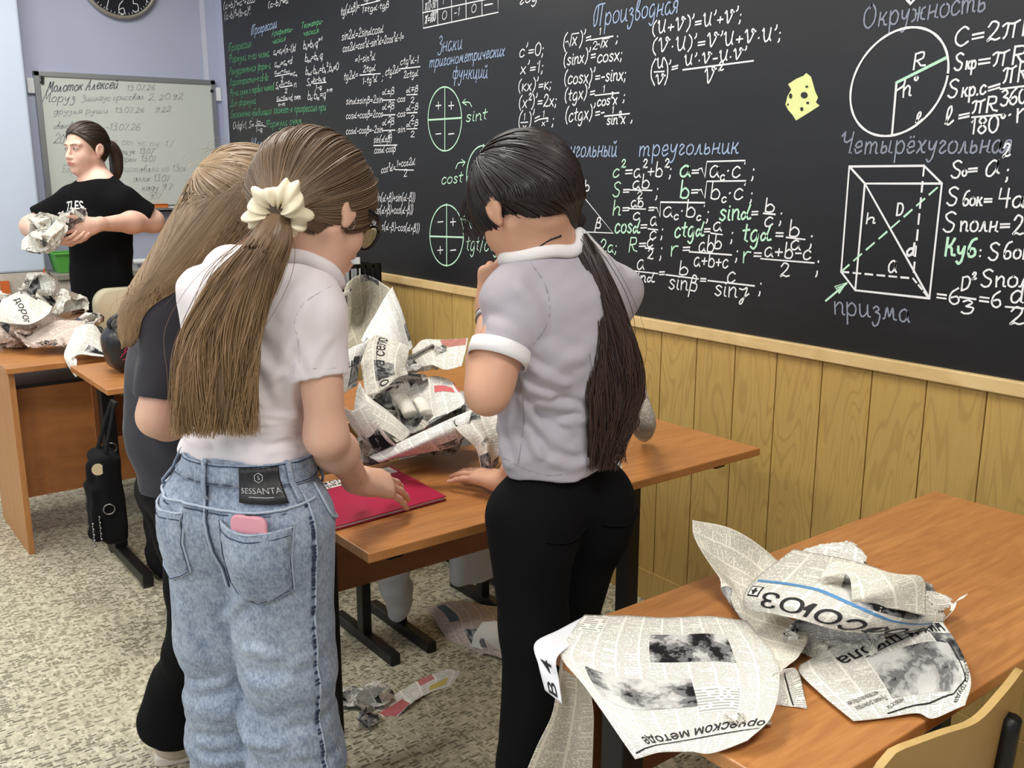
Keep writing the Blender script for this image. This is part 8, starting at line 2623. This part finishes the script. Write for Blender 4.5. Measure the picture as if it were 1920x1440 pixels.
# backpack hanging at the end of the first desk
bp_c = ony(203, 935, .775) * [1, 1, 0]
bk_ = thing('backpack', bp_c, 'black canvas backpack with ring eyelets and a round badge hanging from the desk end', 'backpack')
bz = ony(203, 935, .775)[2] - .30
K_ = Field(); K_.rbox(bp_c + Z3 * (bz + .31), (.075, .04, .155), Mx, .022, .02)
K_.rbox(bp_c + np.array([.012, -.045, bz + .27]), (.050, .022, .095), Mx, .014, .012); K_.rbox(bp_c + np.array([-.085, -.01, bz + .25]), (.022, .035, .07), Mx, .012, .012); K_.cone(bp_c + np.array([.005, -.04, bz + .42]), bp_c + np.array([.012, -.06, bz + .20]), .018, .018, .01)
kf3 = folds(171, 8, .012, 30, 80); K_.disp = lambda P: -kf3(P); K_.dmax = .016
field_obj('bag_body', K_, .006, m_bag, bk_)
for dx in (-.035, .03):
    MB().tube(spline([bp_c + np.array([dx * 1.4, -.01, bz + .45]), bp_c + np.array([dx, .02, bz + .55]), np.array([bp_c[0] + dx * .5, .818, .735])], 6), .016, 8, True, .3, (0, 1, 0)).build('strap', m_bag, bk_, True)
MB().obox((bp_c[0], .822, .737), (.03, 0, 0), (0, .004, 0), (0, 0, .006)).build('hook', m_blk, bk_)
vb = unit(CPOS * [1, 1, 0] - bp_c * [1, 1, 0])
fs = lambda x, y, l=.001: (lambda c: on_field(K_, c - vb * .0, vb, .3, l))(ony(x, y, .73))
for x, y in ((214, 888), (207, 976)):
    c = fs(x, y, .003); e1_ = unit(np.cross(vb, Z3)); MB().tube([c + e1_ * .017 * math.cos(t) + Z3 * .017 * math.sin(t) for t in np.linspace(0, 2 * pi, 25)], .0026, 6, False).build('eyelet_ring', m_bolt, bk_, True)
c = fs(184, 884, .003)
MB().cyl(c, c + vb * .004, .019, 24).build('round_badge', plain('badge', (206, 186, 150), .3, var=.3, scale=80), bk_)
for x, y, L in ((173, 962, .085), (186, 965, .085)):
    c = fs(x, y, .004)
    ml = MB()
    for k in range(9): ml.tube([c - Z3 * (L * k / 9), c - Z3 * (L * (k + .7) / 9) + RT * .002 * (-1) ** k], .0035 - .001 * (k % 2), 6)
    ml.build('keychain', m_bolt, bk_, True)
# big dark bag standing under that desk
b2 = np.array([-3.48, 1.022, 0])
bg2 = thing('sports_bag', b2, 'large plain black bag standing under the first desk behind the hanging backpack', 'bag')
K2 = Field(); K2.rbox(b2 + Z3 * .235, (.09, .06, .23), Mx, .03, .02)
K2.disp = lambda P: -kf3(P); K2.dmax = .016; K2.cut((0, 0, .002), (0, 0, -1))
field_obj('bag_body', K2, .008, m_bag, bg2)
for dy in (-.05, .03): MB().tube(spline([b2 + np.array([.03, dy, .45]), b2 + np.array([.04, dy, .56]), b2 + np.array([.03, dy + .02, .46])], 6), .007, 6).build('bag_handle', plain('grey_webbing', (120, 116, 106), .8), bg2, True)
# pale jacket on the chair behind the middle desk
jk = thing('jacket', (-2.37, 1.647, .5), 'pale grey jacket hung over a chair behind the middle desk, sleeve hanging down', 'jacket')
m_jk = tee_mat('pale_grey_fleece', (176, 176, 178), .95)
JK = Field()
JK.rbox((-2.36, 1.68, .60), (.055, .20, .22), Mx, .05, .05); JK.rbox((-2.34, 1.72, .36), (.035, .17, .16), Mx, .03, .05)
jf3 = folds(181, 8, .016, 22, 50, (1, 1, .5)); JK.disp = lambda P: -jf3(P); JK.dmax = .02
field_obj('jacket_body', JK, .007, m_jk, jk)
sl0 = atD(745, 1050, 2.72); 
SL = Field(); SL.chain([np.array([-2.36, 1.50, .72]), onx(733, 1000, -2.42), onx(738, 1070, -2.43), onx(745, 1128, -2.44)], [.055, .058, .055, .042], .02)
SL.cone(onx(745, 1130, -2.44), onx(747, 1146, -2.44), .036, .034, .008)
sjf = folds(183, 7, .014, 40, 80, (.5, .5, 1.5)); SL.disp = lambda P: -sjf(P); SL.dmax = .015
field_obj('sleeve', SL, .005, m_jk, jk)
# black wire basket with papers by the wall
wbk = thing('wire_basket', (-2.72, 1.9, TZ), 'black perforated basket with white papers, partly hidden behind the white T-shirt', 'basket')
q0, q1 = ony(598, 492, 1.92), ony(644, 500, 1.92)
xx0, xx1 = q0[0], q1[0]; zt_, zb_ = q1[2], TZ + .002
wbk.location = ((xx0 + xx1) / 2, 1.95, TZ)
gw = MB()
n_h, n_v = 5, 9
for k in range(n_h):
    z = zb_ + (zt_ - zb_) * k / (n_h - 1); gw.box(xx0 - .05, xx1, 1.915, 1.921, z - .006 * (1 + (k == n_h - 1)), z + .006).box(xx1 - .006, xx1, 1.915, 2.10, z - .006 * (1 + (k == n_h - 1)), z + .006)
for k in range(n_v):
    x = xx0 - .05 + (xx1 - xx0 + .05) * k / (n_v - 1); gw.box(x - .004, x + .004, 1.915, 1.921, zb_, zt_)
for k in range(6):
    y = 1.915 + .185 * k / 5; gw.box(xx1 - .006, xx1, y - .004, y + .004, zb_, zt_)
gw.box(xx0 - .05, xx1, 1.915, 2.10, zb_, zb_ + .006).box(xx0 - .05, xx0 - .044, 1.915, 2.10, zb_, zt_).box(xx0 - .05, xx1, 2.094, 2.10, zb_, zt_)
gw.build('basket_body', m_blk, wbk)
pw = thing('paper_stack', ((xx0 + xx1) / 2, 2.0, zb_), 'white papers standing in the black perforated basket', 'paper')
for k, (dz, dy) in enumerate(((.03, 1.95), (.045, 1.99), (.02, 2.03))):
    MB().obox(((xx0 + xx1) / 2 - .03, dy, (zb_ + zt_) / 2 + .01 + dz / 2), (.085, .0, .012 * (k - 1)), (0, .004, 0), (0, 0, (zt_ - zb_) / 2 + dz / 2 - .012)).build('paper_bundle', m_whitepl, pw)
bpy.context.view_layer.update()
